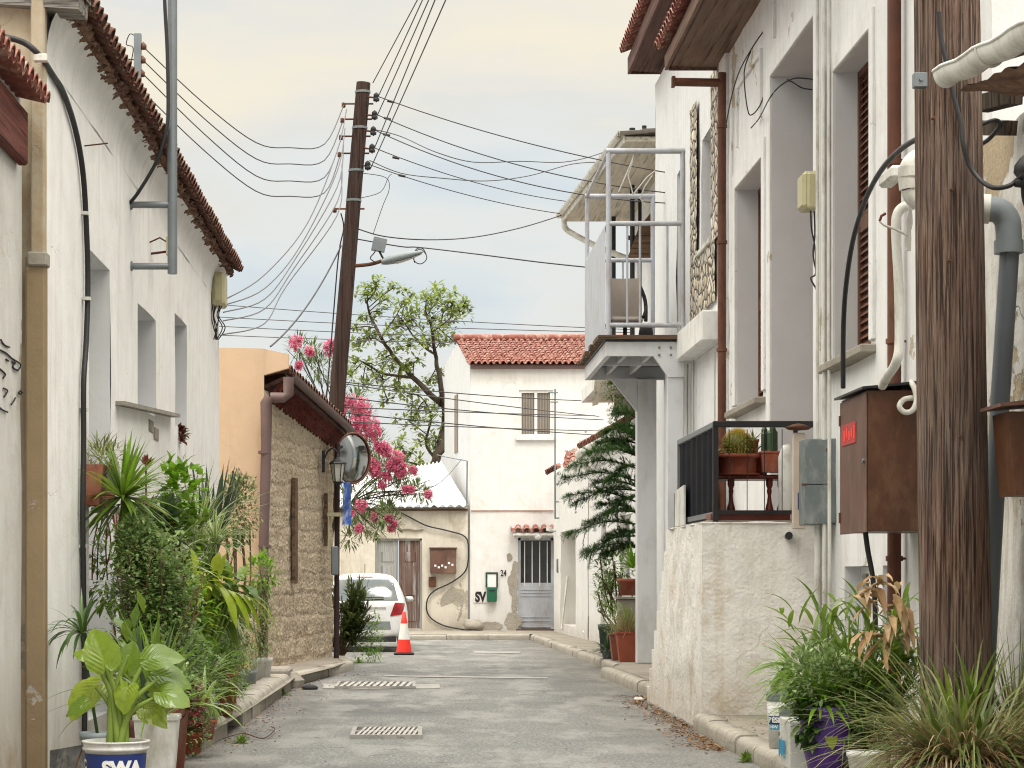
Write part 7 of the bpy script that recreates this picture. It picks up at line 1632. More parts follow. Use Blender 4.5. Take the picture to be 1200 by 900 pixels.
ppot('lime_shrub', 'upright lime green shrub standing closest to the brown downpipe', V(P(306, 0, 27.5).x, 27.5, .15), (.14, .11, .30, 'plastic_white', 'round'), [('stems', 'stem_brown', lambda b, t: [curve_stem(b, t, P(303+rnd.uniform(-12, 15), 668+rnd.uniform(-10, 30), 27.5), .008, .08) for k in range(9)]), ('foliage', 'g_bright', lambda b, t: bush(b, P(306, 672, 27.5), (.20, .2, .26), 240, .12, .04, 'lance', droop=.7)), ('lower_foliage', 'g_small', lambda b, t: bush(b, P(303, 735, 27.4), (.22, .2, .5), 900, .06, .022, 'lance'))], group=gL)
ppot('yellow_striped_plant', 'low yellow striped grassy plant spilling over the kerb edge', V(P(236, 0, 17.6).x, 17.6, .15), (.12, .09, .16, 'terracotta', 'round'), [('foliage', ['g_bright', 'g_cream'], lambda b, t: rosette(b, t+V(.02, 0, .12), 44, .40, .032, 0, 80, 1.2, 'sword', edge=1, seg=7)), ('brown_leaves', 'g_red', lambda b, t: bush(b, t+V(-.1, -.1, .05), (.15, .12, .14), 200, .05, .03, 'oval'))], group=gL)
ppot('trailing_plant', 'low trailing small-leaved plant with reddish tips beside the brick red pot', V(P(222, 0, 16.2).x, 16.2, .15), (.10, .08, .16, 'terracotta', 'round'), [('foliage', 'g_small', lambda b, t: bush(b, t+V(0, 0, .06), (.15, .13, .20), 700, .04, .026, 'oval')), ('reddish_leaves', 'g_red', lambda b, t: bush(b, t+V(.02, -.03, .14), (.12, .1, .1), 120, .05, .03, 'oval'))], group=gL)
ppot('wall_grass', 'thin arching grassy plant against the white wall behind the elephant ear', V(-2.15, 14.9, .14), (.12, .10, .26, 'plastic_grey', 'round'), [('foliage', 'g_dark', lambda b, t: (rosette(b, P(96, 742, 14.9), 34, .36, .026, -10, 80, 1.6, 'sword', seg=7), b.tube([t, P(96, 745, 14.9)], .012, 6))), ('broad_leaves', 'g_mid', lambda b, t: bush(b, t+V(.25, .1, .5), (.22, .12, .3), 50, .18, .08, 'lance'))], group=gL)
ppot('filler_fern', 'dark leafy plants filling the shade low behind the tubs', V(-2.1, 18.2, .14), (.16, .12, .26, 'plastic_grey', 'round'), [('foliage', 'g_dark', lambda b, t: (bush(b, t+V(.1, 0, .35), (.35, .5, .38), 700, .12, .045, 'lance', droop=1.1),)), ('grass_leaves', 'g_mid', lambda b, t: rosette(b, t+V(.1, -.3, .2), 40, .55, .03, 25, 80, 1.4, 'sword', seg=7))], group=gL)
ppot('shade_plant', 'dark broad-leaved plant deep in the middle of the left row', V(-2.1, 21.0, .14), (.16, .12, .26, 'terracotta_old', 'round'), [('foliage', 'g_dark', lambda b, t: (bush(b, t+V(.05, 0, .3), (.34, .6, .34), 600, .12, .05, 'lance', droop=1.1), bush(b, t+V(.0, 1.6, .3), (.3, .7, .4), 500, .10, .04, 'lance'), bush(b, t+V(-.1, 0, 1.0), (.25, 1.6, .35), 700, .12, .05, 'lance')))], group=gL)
ppot('kerb_spider_plant', 'bright striped grassy plant in the front row midway along the left kerb', V(-1.84, 19.2, .15), (.13, .1, .22, 'plastic_grey', 'round'), [('foliage', ['g_bright', 'g_cream'], lambda b, t: rosette(b, t+V(0, 0, .15), 70, .48, .028, 0, 82, 1.2, 'sword', edge=1, seg=7)), ('low_leaves', 'g_small', lambda b, t: bush(b, t+V(0, 0, .05), (.2, .2, .22), 500, .05, .03, 'oval'))], group=gL)
ppot('lily_plant', 'glossy broad-bladed green plant behind the tall brick red pot', V(-1.9, 15.7, .15), (.13, .1, .28, 'terracotta_old', 'round'), [('foliage', 'g_bright', lambda b, t: rosette(b, t+V(0, 0, .1), 26, .62, .06, 25, 86, .9, 'lance', seg=6)), ('dark_leaves', 'g_mid', lambda b, t: rosette(b, t+V(0, 0, .3), 30, .5, .05, 5, 80, 1.2, 'lance', seg=6))], group=gL)
ppot('kerb_fern', 'feathery light green fern between the striped plants at the left kerb', V(-1.8, 20.6, .15), (.12, .09, .2, 'terracotta', 'round'), [('foliage', 'g_bright', lambda b, t: bush(b, t+V(0, 0, .22), (.24, .2, .26), 420, .11, .03, 'lance', droop=1.2)), ('old_leaves', 'g_yellow', lambda b, t: bush(b, t+V(0, -.1, .15), (.22, .15, .2), 80, .10, .03, 'lance', droop=1.4))], group=gL)
ppot('flax_plant', 'fan of long yellow green striped blades rising from the middle of the left plants', V(-2.15, 18.9, .14), (.14, .11, .3, 'plastic_grey', 'round'), [('foliage', ['g_bright', 'g_cream'], lambda b, t: rosette(b, P(190, 668, 18.7), 36, .62, .045, 10, 86, .9, 'sword', edge=1, seg=7)), ('stem', 'stem_brown', lambda b, t: curve_stem(b, t, P(190, 670, 18.7), .018, .03))], group=gL)
# hanging dried ornament, crate at wall foot
h = thing('dried_ornament', 'brown dried cone ornament hanging on the left wall above the plants', 'ornament', W(212, 520, XL+.08))
b = MB()
for k, (y, s_) in enumerate(((503, .055), (509, .075), (516, .06))): c = P(212, y, 23.3); rosette(b, c, 26, s_*1.4, .05, -40, 60, .2, 'oval', seg=2)
b.build('scales', M['g_red'], h); b = MB(); b.tube([P(212, 495, 23.4), P(212, 520, 23.4)], .006, 5); b.build('string', M['rust'], h)
b = MB(); c = V(-2.38, 14.3, .14); b.hexa([c, c+V(.35, 0, 0), c+V(.35, .04, 0), c+V(0, .04, 0), c+V(0, .02, .18), c+V(.35, .04, .24), c+V(.35, .08, .24), c+V(0, .06, .18)]); tag(b.build('slate_panel', M['slate']), 'dark mottled panel leaning at the foot of the left wall behind the bucket', 'panel')
for nm, lb, px_, py_, Y_, r_, n_, mt_ in (('croton_bush', 'yellow green leafy clump filling the middle of the left plants', 205, 735, 18.8, .36, 330, 'g_bright'), ('leafy_shrub', 'dark and light mixed leafy clump under the red flower spike', 165, 640, 18.6, .34, 300, 'g_mid'), ('vine_bush', 'loose leafy clump tumbling over pots near the slim terracotta pot', 245, 775, 22.5, .34, 330, 'g_mid')):
    cc_ = P(px_, py_, Y_); ppot(nm, lb, V(cc_.x-.05, Y_, .14), (.13, .1, .25, 'terracotta_old', 'round'), [('stems', 'stem_brown', lambda b, t: [curve_stem(b, t, cc_+V(rnd.uniform(-.2, .2), 0, rnd.uniform(-.2, .2)), .009, .08) for k in range(8)]), ('foliage', mt_, lambda b, t: bush(b, cc_, (r_, .25, r_*1.1), n_, .15, .055, 'lance', droop=1.3, seg=4)), ('light_leaves', 'g_yellow', lambda b, t: bush(b, cc_+V(0, -.1, 0), (r_*.9, .2, r_), 40, .13, .05, 'lance', droop=1.3, seg=4))], group=gL)
# small items among the pots
b = MB(); b.lathe(V(P(249, 0, 24.5).x, 24.5, .15), [(0, 0), (.10, 0), (.12, .24), (.125, .26), (.11, .26), (0, .24)], 20); tag(b.build('white_pot', M['plastic_white']), 'empty white pot behind the slim terracotta pot on the left', 'pot')
b = MB(); b.lathe(V(P(281, 0, 24.9).x, 24.9, .15), [(0, 0), (.055, 0), (.06, .15), (.03, .2), (.03, .25), (0, .26)], 14); tag(b.build('dark_bottle', M['fabric_dark']), 'small dark bottle standing between pots at the left kerb', 'bottle')

# oleander bush in front of car
gO = 'oleander shrubs by the parked car'
c = V(-1.38, 38.0, .0)
def ole_front(b, t):
    for k in range(90):
        az = R(rnd.uniform(0, 360)); el = R(rnd.uniform(25, 85)); L_ = rnd.uniform(.6, 1.4); d = dirv(az, el); e = c+V(.35, -.6, .1)+V(d.x*L_*.42, d.y*.3*L_, d.z*L_*.95)
        for j in range(24): leaf(b, e-d*rnd.uniform(0, .45)*L_, dirv(az+rnd.uniform(-1.3, 1.3), el+rnd.uniform(-1.0, .4)), rnd.uniform(.14, .24), .045, .5, 2, 'lance', .2)
def ole_st(b, t):
    for k in range(26):
        az = R(rnd.uniform(0, 360)); el = R(rnd.uniform(35, 85)); L_ = rnd.uniform(.6, 1.3); d = dirv(az, el); curve_stem(b, c+V(.1, -.3, 0), c+V(.35, -.6, .1)+V(d.x*L_*.4, d.y*.3*L_, d.z*L_*.9), .010, .08)
ppot('roadside_bush', 'dense narrow-leaved green bush growing between the dark post and the white car', c, None, [('stems', 'stem_brown', ole_st), ('foliage', 'g_oleander', ole_front)], 'bush')
ppot('kerb_weed', 'bright feathery weed drooping over the kerb in front of the car', V(P(437, 0, 37.4).x, 37.4, .0), None, [('foliage', 'g_bright', lambda b, t: (bush(b, t+V(0, 0, .45), (.22, .2, .42), 700, .07, .02, 'lance', droop=1.2), bush(b, t+V(-.12, 0, .12), (.3, .2, .2), 300, .06, .02, 'lance')))], 'weed')
# pink oleander tree
base = V(-3.2, 47.0, 0)
oc = [(350, 408, 14), (366, 412, 14), (395, 440, 12), (372, 430, 16), (395, 415, 14), (418, 470, 14), (425, 485, 14), (430, 505, 13), (440, 520, 15), (428, 545, 15), (445, 545, 14), (452, 552, 13), (466, 548, 13), (478, 560, 11), (438, 560, 13), (452, 585, 13), (470, 575, 12), (490, 574, 9), (498, 580, 6), (430, 592, 13), (416, 600, 14), (448, 604, 13), (462, 612, 10), (425, 615, 13), (410, 630, 12), (440, 620, 11), (458, 600, 10), (405, 580, 12), (412, 560, 12), (420, 530, 12), (400, 475, 12)]
fl = [(347, 402, 7), (363, 412, 5), (391, 404, 7), (386, 409, 7), (350, 428, 4), (410, 470, 7), (424, 477, 10), (419, 492, 11), (431, 500, 12), (436, 505, 9), (414, 505, 7), (447, 524, 7), (452, 528, 7), (443, 522, 5), (440, 551, 8), (436, 545, 7), (464, 538, 8), (468, 548, 8), (459, 545, 6), (470, 554, 5), (484, 551, 4), (454, 558, 4), (448, 568, 4), (475, 573, 3), (482, 574, 3), (502, 579, 4), (423, 593, 6), (421, 619, 4), (438, 606, 4), (456, 608, 4), (462, 614, 3), (458, 620, 3), (410, 602, 4), (400, 480, 6)]
def pk_leaves(b, t):
    for x, y, r_ in oc:
        Yq = rnd.uniform(45.5, 48); c = P(x, y, Yq); rr2 = r_/F*Yq
        for k in range(int(r_*10)):
            d = V(rnd.gauss(0, 1), rnd.gauss(0, 1), rnd.gauss(0, 1)).normalized(); leaf(b, c+d*rr2*rnd.random()**.5, (d+V(0, 0, rnd.uniform(-.4, .9))).normalized(), rnd.uniform(.14, .24), .034, .5, 2, 'lance', .15)
def pk_flow(b, t):
    for x, y, r_ in fl:
        Yq = 45.8; c = P(x, y, Yq); rr2 = r_/F*Yq
        for k in range(int(18+r_*7.0)):
            d = V(rnd.gauss(0, 1), rnd.gauss(0, 1), rnd.gauss(0, 1)).normalized(); o = c+d*rr2*1.25*rnd.random()**.4; dn = (d+V(0, -.8, .2)).normalized(); s1 = dn.cross(V(.1, .2, 1)).normalized(); s2 = s1.cross(dn)
            for q_ in range(5):
                a_ = q_*1.2566+k; dd = (s1*math.cos(a_)+s2*math.sin(a_)+dn*.35).normalized(); leaf(b, o, dd, .055, .045, .1, 2, 'oval', .1)
def pk_br(b, t):
    hubs = [P(352, 560, 47), P(395, 520, 47), P(410, 590, 47)]
    for q_ in hubs: b.tube(smooth_path([base+V(rnd.uniform(-.1, .1), 0, 0), base.lerp(q_, .5)+V(-.2, 0, .3), q_], 6), [.05-.002*k for k in range(13)], 7)
    for x, y, r_ in oc:
        e = P(x, y, 46.8); hb = min(hubs, key=lambda q_: (q_-e).length); curve_stem(b, hb, e, .013, .15)
        for j in range(3): curve_stem(b, hb.lerp(e, .6), e+V(rnd.uniform(-.3, .3), 0, rnd.uniform(-.25, .25)), .007, .05)
ppot('oleander_tree', 'tall oleander with bright pink flower clusters behind the stone house', base, None, [('branches', 'bark', pk_br), ('crown', 'g_oleander', pk_leaves), ('flowers', 'pink', pk_flow)], 'tree')

# background tree
YT = 66.0; h = thing('broadleaf_tree', 'open-crowned leafy tree rising behind the corrugated roof left of the end house', 'tree', V(P(512, 0, YT).x, YT, 0))
limbs = [([(512, 760), (511, 640), (508, 590), (512, 540), (521, 500), (522, 470)], .17, .11), ([(521, 500), (519, 470), (514, 440), (510, 415), (505, 385), (498, 365)], .10, .03), ([(522, 478), (505, 462), (484, 442), (462, 418), (446, 395), (434, 370), (428, 350)], .10, .025),
         ([(484, 442), (465, 440), (445, 436), (425, 425), (408, 418)], .05, .018), ([(508, 590), (500, 560), (492, 545), (470, 540)], .06, .02), ([(462, 418), (450, 402), (432, 396), (420, 398)], .04, .015), ([(505, 390), (520, 378), (535, 365)], .04, .015), ([(510, 415), (490, 400), (475, 380), (466, 368)], .04, .015), ([(512, 540), (500, 520), (505, 490), (498, 470)], .05, .02), ([(446, 395), (458, 378), (470, 360)], .03, .012), ([(514, 535), (526, 520), (530, 500)], .05, .02)]
b = MB(); tips = []
for pts, r0_, r1_ in limbs:
    sp = smooth_path([P(x, y, YT+math.sin(x*.13+y*.07)*.8) for x, y in pts], 5); n_ = len(sp); sp = [p+V(noise.noise(p*1.3)*.06, 0, noise.noise(p*1.3+V(5, 5, 5))*.05) for p in sp]; b.tube(sp, [r0_+(r1_-r0_)*i/(n_-1) for i in range(n_)], 8)
    for i in range(n_//3, n_): tips.append(sp[i])
tw = b
cl = [(430, 345, 16), (440, 335, 12), (455, 350, 10), (470, 355, 12), (480, 348, 8), (500, 352, 16), (515, 350, 14), (530, 358, 16), (540, 365, 10), (505, 372, 20), (485, 375, 16), (525, 378, 14), (470, 380, 14), (462, 398, 12), (480, 400, 16), (500, 398, 16), (515, 400, 10), (430, 375, 10), (440, 392, 14), (420, 400, 12), (412, 385, 8), (452, 420, 16), (435, 430, 14), (418, 425, 10), (470, 430, 14), (485, 425, 10), (450, 445, 14), (468, 455, 14), (482, 462, 14), (500, 450, 10), (490, 480, 16), (505, 495, 14), (478, 492, 12), (498, 515, 16), (515, 520, 10), (482, 530, 14), (466, 520, 10), (510, 470, 12), (520, 440, 6), (532, 400, 4), (425, 455, 10), (410, 440, 8), (455, 470, 8), (492, 545, 14), (470, 548, 10), (445, 365, 9), (460, 338, 6), (545, 358, 6), (512, 342, 8)]
b = MB()
for x, y, r_ in cl:
    c = P(x, y, YT+rnd.uniform(-1, 1)); rr2 = r_/F*YT; nb = min(tips, key=lambda q_: (q_-c).length); curve_stem(tw, nb, c, .018, .12)
    for j in range(max(4, int(r_*.58))):
        sc_ = c+V(rnd.gauss(0, .55), rnd.gauss(0, .5), rnd.gauss(0, .42))*rr2; tw.tube([c, sc_], .007, 4, 0, False)
        for k in range(15):
            d = V(rnd.gauss(0, 1), rnd.gauss(0, 1), rnd.gauss(0, .5)+.15).normalized(); leaf(b, sc_+d*rnd.uniform(0, .16), d, rnd.uniform(.13, .23), .095, .5, 2, 'oval', .15)
b.build('crown', M['g_tree'], h); tw.build('trunk', M['bark'], h)

# norfolk pine (potted conifer), right
YN = 36.6; h = thing('conifer', 'dark green potted conifer with layered feathery branches beside the balcony column', 'tree', V(P(752, 0, YN).x, YN, .14))
tr = smooth_path([P(752, 735, YN), P(750, 640, YN), P(752, 560, YN), P(745, 480, YN)], 6); b = MB(); b.tube(tr, [.05-.0018*k for k in range(len(tr))], 8); b.build('trunk', M['bark'], h)
b = MB(); tw = MB()
def needle_branch(a, e, dens=34):
    a, e = Vector(a), Vector(e); m_ = a.lerp(e, .5)+V(0, 0, (a-e).length*.10); sp = smooth_path([a, m_, e], 6); tw.tube(sp, [.016-.0009*k for k in range(len(sp))], 5)
    for i in range(2, len(sp)):
        p = sp[i]; d0 = (sp[i]-sp[i-1]).normalized(); ln = .34*(1-.4*i/len(sp))
        for s_ in (-1, 1):
            for q_ in range(3):
                sd_ = (d0*.7+V(rnd.uniform(-.6, .6), s_*rnd.uniform(.2, 1), rnd.uniform(-.3, .5))).normalized(); L_ = ln*rnd.uniform(.6, 1.1)
                for k in range(dens):
                    t_ = k/dens; pn = p+sd_*L_*t_-V(0, 0, .08*t_*t_); dn = (sd_+V(rnd.uniform(-1, 1), rnd.uniform(-1, 1), rnd.uniform(-.6, 1))*.8).normalized(); leaf(b, pn, dn, .075, .012, .1, 1, 'grass', 0)
for (xa, ya, xe, ye) in ((746, 490, 722, 484), (746, 500, 712, 505), (748, 520, 702, 520), (748, 535, 690, 530), (750, 550, 672, 545), (750, 565, 664, 560), (750, 575, 676, 588), (751, 590, 668, 580), (751, 600, 690, 612), (751, 615, 668, 625), (751, 628, 690, 645), (750, 640, 690, 648), (748, 500, 765, 490), (748, 560, 775, 550), (750, 610, 778, 600), (748, 520, 735, 505), (750, 545, 715, 560), (751, 580, 712, 600), (751, 625, 715, 628), (749, 538, 720, 520), (750, 572, 700, 566), (751, 605, 705, 590), (751, 642, 712, 648)):
    needle_branch(P(xa, ya, YN), P(xe, ye, YN+rnd.uniform(-.5, .5)))
b.build('crown', M['g_pine'], h); tw.build('branches', M['bark'], h)
gR = 'potted plants under the balcony columns'
ppot('rubber_shrub', 'thin shrub with sparse round leaves and two broad leaves under the conifer', V(P(728, 0, 37.2).x, 37.2, .14), (.15, .12, .3, 'terracotta_old', 'round'), [('stems', 'stem_brown', lambda b, t: [curve_stem(b, t, P(722+rnd.uniform(-22, 24), 650+rnd.uniform(-5, 70), 37.2), .012, .1) for k in range(16)]), ('foliage', 'g_small', lambda b, t: (bush(b, P(720, 665, 37.2), (.38, .3, .4), 260, .12, .06, 'oval'), bush(b, P(712, 690, 37.2), (.25, .2, .35), 200, .09, .04, 'oval'))), ('broad_leaves', 'g_mid', lambda b, t: [leaf(b, P(724, 650, 37), dirv(R(a_), R(e_)), .55, .16, .3, 6, 'lance', .2) for a_, e_ in ((180, 5), (195, -10), (20, 5), (170, 20))])], group=gR)
ppot('upper_terracotta_plant', 'leafy plant in a terracotta pot raised on a grey stand beside the column', V(P(738, 0, 36.0).x, 36.0, P(0, 698, 36).z), (.20, .15, .28, 'terracotta', 'round'), [('foliage', 'g_bright', lambda b, t: rosette(b, t+V(.05, 0, .2), 30, .42, .06, 10, 85, 1.0, 'lance'))], group=gR)
b = MB(); c = V(P(738, 0, 36).x, 36.0, .15); zz = P(0, 699, 36).z; b.box(c.x-.20, c.x+.20, 35.85, 36.15, .15, zz-.04, bev=.01); b.box(c.x-.24, c.x+.24, 35.8, 36.2, zz-.038, zz-.002); tag(b.build('plant_pedestal', M['concrete']), 'pale grey pedestal carrying the raised terracotta pot', 'pedestal')
ppot('fern_shrub', 'fine-leaved green shrub in a blue green pot against the low white wall', V(P(712, 0, 38.0).x, 38.0, .14), (.16, .12, .50, 'dark_green', 'round'), [('foliage', 'g_mid', lambda b, t: (bush(b, P(712, 700, 38), (.22, .2, .30), 900, .07, .026, 'lance'), bush(b, P(714, 680, 38), (.15, .15, .2), 250, .07, .03, 'lance')))], group=gR)
ppot('brown_grass_pot', 'brownish grassy bush in the front terracotta pot at the right kerb', V(P(737, 0, 34.3).x, 34.3, .14), (.205, .15, .46, 'terracotta', 'square'), [('foliage', ['g_grass'], lambda b, t: rosette(b, t, 150, .50, .016, 25, 88, .8, 'grass', seg=4, r0=.08)), ('brown_leaves', 'dry', lambda b, t: rosette(b, t, 80, .42, .014, 10, 80, 1.0, 'grass', seg=4, r0=.08))], group=gR)
ppot('rear_grass_pot', 'terracotta pot with brownish green bush set just left of the front square pot', V(P(728, 0, 34.9).x, 34.9, .14), (.19, .14, .42, 'terracotta_old', 'square'), [('foliage', 'g_small', lambda b, t: bush(b, t+V(-.05, 0, .2), (.26, .2, .28), 600, .07, .022, 'lance')), ('brown_leaves', 'dry', lambda b, t: rosette(b, t, 60, .45, .014, 25, 85, 1.0, 'grass', seg=4))], group=gR)
ppot('low_agave', 'low dark spiky plant spilling onto the road edge left of the terracotta pots', V(P(712, 0, 35.6).x, 35.6, .14), (.10, .08, .14, 'plastic_grey', 'round'), [('foliage', 'g_blue', lambda b, t: rosette(b, t, 80, .36, .03, -5, 85, .6, 'lance', seg=4))], group=gR)

# ---- right foreground
gF = 'plants and tubs on the near right pavement'
c = V(P(1128, 0, 12.25).x, 12.25, .14); Sx = F/12.25
def bigg(b, t):
    for k in range(400):
        a_ = rnd.uniform(0, 6.283); rr2 = rnd.random()**.5*.20; o = t+V(math.cos(a_)*rr2, math.sin(a_)*rr2*.8, -.0); az = a_+rnd.uniform(-.7, .7); el = R(rnd.uniform(16, 78)-rr2*50)
        leaf(b, o, dirv(az, el), rnd.uniform(.5, 1.1), rnd.uniform(.014, .024), rnd.uniform(.7, 2.2), 8, 'grass', .3)
def bigb(b, t):
    for k in range(9): leaf(b, t+V(rnd.uniform(-.12, .15), rnd.uniform(-.15, .0), 0), dirv(R(rnd.uniform(200, 340)), R(rnd.uniform(60, 84))), rnd.uniform(.55, .8), .04, .4, 7, 'sword', .3)
def dryb(b, t):
    for k in range(620):
        a_ = rnd.uniform(0, 6.283); o = t+V(math.cos(a_)*.17, math.sin(a_)*.15, 0); leaf(b, o, dirv(a_+rnd.uniform(-.9, .9), R(rnd.uniform(0, 70))), rnd.uniform(.2, .6), rnd.uniform(.010, .018), rnd.uniform(.9, 2.2), 6, 'grass', .3)
ppot('fountain_grass', 'large arching grass clump with dry straw base in the wide black tub before the pole', c, (.27, .21, .29, 'pipe_grey', 'bucket'), [('dry_leaves', 'dry', dryb), ('foliage', 'g_grass', bigg), ('broad_blades', 'g_mid', bigb)], group=gF)
ppot('side_grass', 'second arching grass tuft cut by the right edge', V(P(1192, 0, 13.0).x, 13.0, .14), (.15, .12, .25, 'plastic_grey', 'round'), [('foliage', 'g_grass', lambda b, t: rosette(b, t, 170, .85, .013, 30, 86, 1.0, 'grass', seg=7, r0=.08)), ('dry_leaves', 'dry', lambda b, t: rosette(b, t, 70, .6, .012, 20, 80, 1.4, 'grass', seg=6, r0=.08))], group=gF)
c = V(P(1015, 0, 14.9).x, 14.9, .14)
def gin(b, t):
    for k in range(52):
        a_ = rnd.uniform(0, 6.283); o = t+V(math.cos(a_)*.15, math.sin(a_)*.12, 0); st_ = dirv(a_+rnd.uniform(-.5, .5), R(rnd.uniform(55, 88))); L_ = rnd.uniform(.45, .9)
        for j in range(9):
            p = o+st_*L_*(j+1)/9; leaf(b, p, (dirv(rnd.uniform(0, 6.28), R(rnd.uniform(5, 65)))+st_*.5).normalized(), rnd.uniform(.20, .34), .036, rnd.uniform(.6, 1.4), 6, 'lance', .3)
def gst(b, t):
    for k in range(26): a_ = rnd.uniform(0, 6.283); curve_stem(b, t+V(math.cos(a_)*.14, math.sin(a_)*.1, 0), t+dirv(a_, R(70))*rnd.uniform(.4, .85), .006, .05)
def gdry(b, t):
    for x, y, s_ in ((1032, 700, .3), (1040, 715, .3), (1052, 708, .26), (1046, 735, .3), (1018, 700, .24), (1060, 740, .24), (1035, 745, .3), (1042, 770, .3), (1022, 755, .24), (1056, 722, .22), (1010, 706, .2), (1048, 760, .3), (1036, 790, .24), (1000, 712, .2)):
        for q_ in range(3): leaf(b, P(x+rnd.uniform(-6, 6), y-12, 14.5), dirv(R(rnd.uniform(180, 360)), R(rnd.uniform(-50, 60))), s_, .05, 1.6, 6, 'lance', .5, wave=.3)
ppot('ginger_plant', 'bushy green plant with long leaves and withered tan leaves left of the pole', c, (.20, .15, .30, 'terracotta_old', 'round'), [('stems', 'stem_green', gst), ('foliage', 'g_mid', gin), ('bright_leaves', 'g_bright', lambda b, t: rosette(b, t+V(-.05, -.05, .1), 34, .62, .045, 35, 85, .8, 'lance', seg=6)), ('withered_leaves', 'dry', gdry), ('fine_foliage', 'g_small', lambda b, t: bush(b, t+V(-.02, -.3, .15), (.26, .16, .26), 900, .04, .022, 'oval')),
     ('grass_leaves', 'g_mid', lambda b, t: rosette(b, t+V(-.1, -.1, .05), 170, .85, .020, 15, 78, 1.2, 'grass', seg=7))], group=gF)
c = V(P(968, 0, 14.5).x, 14.5, .14)
h = ppot('purple_pot_plant', 'ivy and light green foliage spilling from the bulbous purple pot', c, (.172, .105, .46, 'purple_pot', 'belly'), [('foliage', 'g_small', lambda b, t: (bush(b, t+V(-.05, 0, .20), (.30, .2, .24), 1300, .06, .03, 'lance'), )), ('long_leaves', 'g_bright', lambda b, t: rosette(b, t+V(-.03, 0, .02), 60, .40, .030, 0, 80, 1.3, 'lance', seg=5)), ('ivy', 'g_dark', lambda b, t: (bush(b, c+V(-.14, -.12, .36), (.10, .06, .17), 120, .075, .055, 'heart', droop=1.0), bush(b, c+V(.16, -.10, .40), (.10, .08, .16), 90, .09, .06, 'heart'))), ('yellow_leaf', 'g_yellow', lambda b, t: leaf(b, c+V(.0, -.165, .30), V(.05, -.25, -1), .12, .085, .1, 5, 'heart', .1, side=V(1, 0, 0)))], group=gF)
ppot('broad_leaf_plant', 'low plant with wide glossy dark leaves reaching left over the white bucket', V(P(925, 0, 15.9).x+.05, 15.9, .14), (.12, .10, .36, 'plastic_grey', 'round'), [('foliage', 'g_mid', lambda b, t: (leaf(b, P(925, 778, 15.8), V(-1, -.2, -.05), .36, .14, .5, 7, 'lance', .3), leaf(b, P(930, 775, 15.8), V(-.5, -.5, -.45), .34, .17, .6, 7, 'oval', .3, side=V(1, -.3, .3)), leaf(b, P(928, 782, 15.9), V(-.9, -.3, .25), .32, .12, 1.0, 7, 'lance', .3), leaf(b, P(935, 790, 15.9), V(-.1, -.6, -.6), .28, .15, .6, 7, 'oval', .3, side=V(1, 0, 0)))), ('long_leaves', 'g_bright', lambda b, t: rosette(b, t+V(.05, 0, .2), 40, .5, .028, 10, 75, 1.4, 'lance', seg=6, az0=120, az1=300)), ('stems', 'stem_green', lambda b, t: [curve_stem(b, t, P(928, 780, 15.9), .01, .05) for k in range(4)])], group=gF)
# white paint bucket with print
c = V(P(912, 0, 16.8).x+.02, 16.8, .145); h = thing('paint_bucket', 'white plastic paint bucket with grey lid and blue print on the right pavement', 'bucket', c)
b = MB(); b.lathe(c, [(0, .002), (.088, 0), (.106, .36), (0, .361)], 28); bo = b.build('body', M['plastic_white'], h)
b = MB(); b.lathe(c, [(.108, .362), (.113, .37), (.111, .40), (.116, .405), (.116, .44), (.0, .445)], 28); b.build('lid', M['plastic_grey'], h)
def onp(a, z_, off=.002): r_ = .088+.018*z_/.36+off; return c+V(r_*math.cos(a), r_*math.sin(a), z_)
b = MB(); b.grid(lambda u, v: onp(R(195+150*u), .185+.065*v), 20, 2); b.build('print_band', M['blue_print'], bo)
b = MB(); b.grid(lambda u, v: onp(R(200+60*u), .145+.038*v), 10, 2); b.build('print_band', M['cyan_print'], bo)
b = MB(); text_mesh(b, 'RESH', .055, lambda x, y: onp(R(236)+x*9.6, .217+y, .004), bold=.002); text_mesh(b, 'NIW', .034, lambda x, y: onp(R(228)+x*9.6, .165+y, .004), bold=.001); b.build('lettering', M['print_white'], bo)
b = MB()
for a_, z_ in ((R(290), .30), (R(250), .10), (R(285), .09)): b.grid(lambda u, v: onp(a_+.16*u, z_+.03*v), 3, 1)
b.build('print_marks', M['ink'], bo)
# white box with blue letters
c = V(P(930, 0, 15.2).x, 15.2, .145); h = thing('styrofoam_box', 'white box with faded blue lettering wedged beside the purple pot', 'box', c)
b = MB(); b.hexa([c+V(-.085, -.35, 0), c+V(.12, -.40, 0), c+V(.14, .1, 0), c+V(-.065, .2, 0), c+V(-.085, -.35, .33), c+V(.12, -.40, .33), c+V(.14, .1, .33), c+V(-.065, .2, .33)]); b.build('case', M['plastic_white'], h, bevel=.008)
b = MB()
for k in range(5): b.box(c.x-.092+.036*0, c.x-.089, c.y-.16+k*.05, c.y-.125+k*.05, .21+.02*(k % 2), .33)
b.build('lettering', M['cyan_print'], h)
c = V(P(1016, 0, 13.9).x, 13.9, .14); b = MB(); b.lathe(c, [(0, .002), (.10, 0), (.12, .17), (.13, .18), (.13, .21), (.11, .21), (0, .19)], 24); tag(b.build('grey_tub', M['plastic_white']), 'plain pale tub between the purple pot and the black tub', 'tub')
c = V(3.42, 14.1, .14); h = ppot('red_flower_plant', 'small plant with red flowers peeking out right of the pole', c, (.12, .1, .3, 'terracotta', 'round'), [('foliage', 'g_mid', lambda b, t: bush(b, P(1170, 770, 14.1), (.12, .1, .3), 240, .07, .03, 'lance')), ('flowers', 'pink', lambda b, t: bush(b, P(1168, 745, 14.0), (.04, .05, .06), 50, .04, .03, 'oval'))], group=gF)

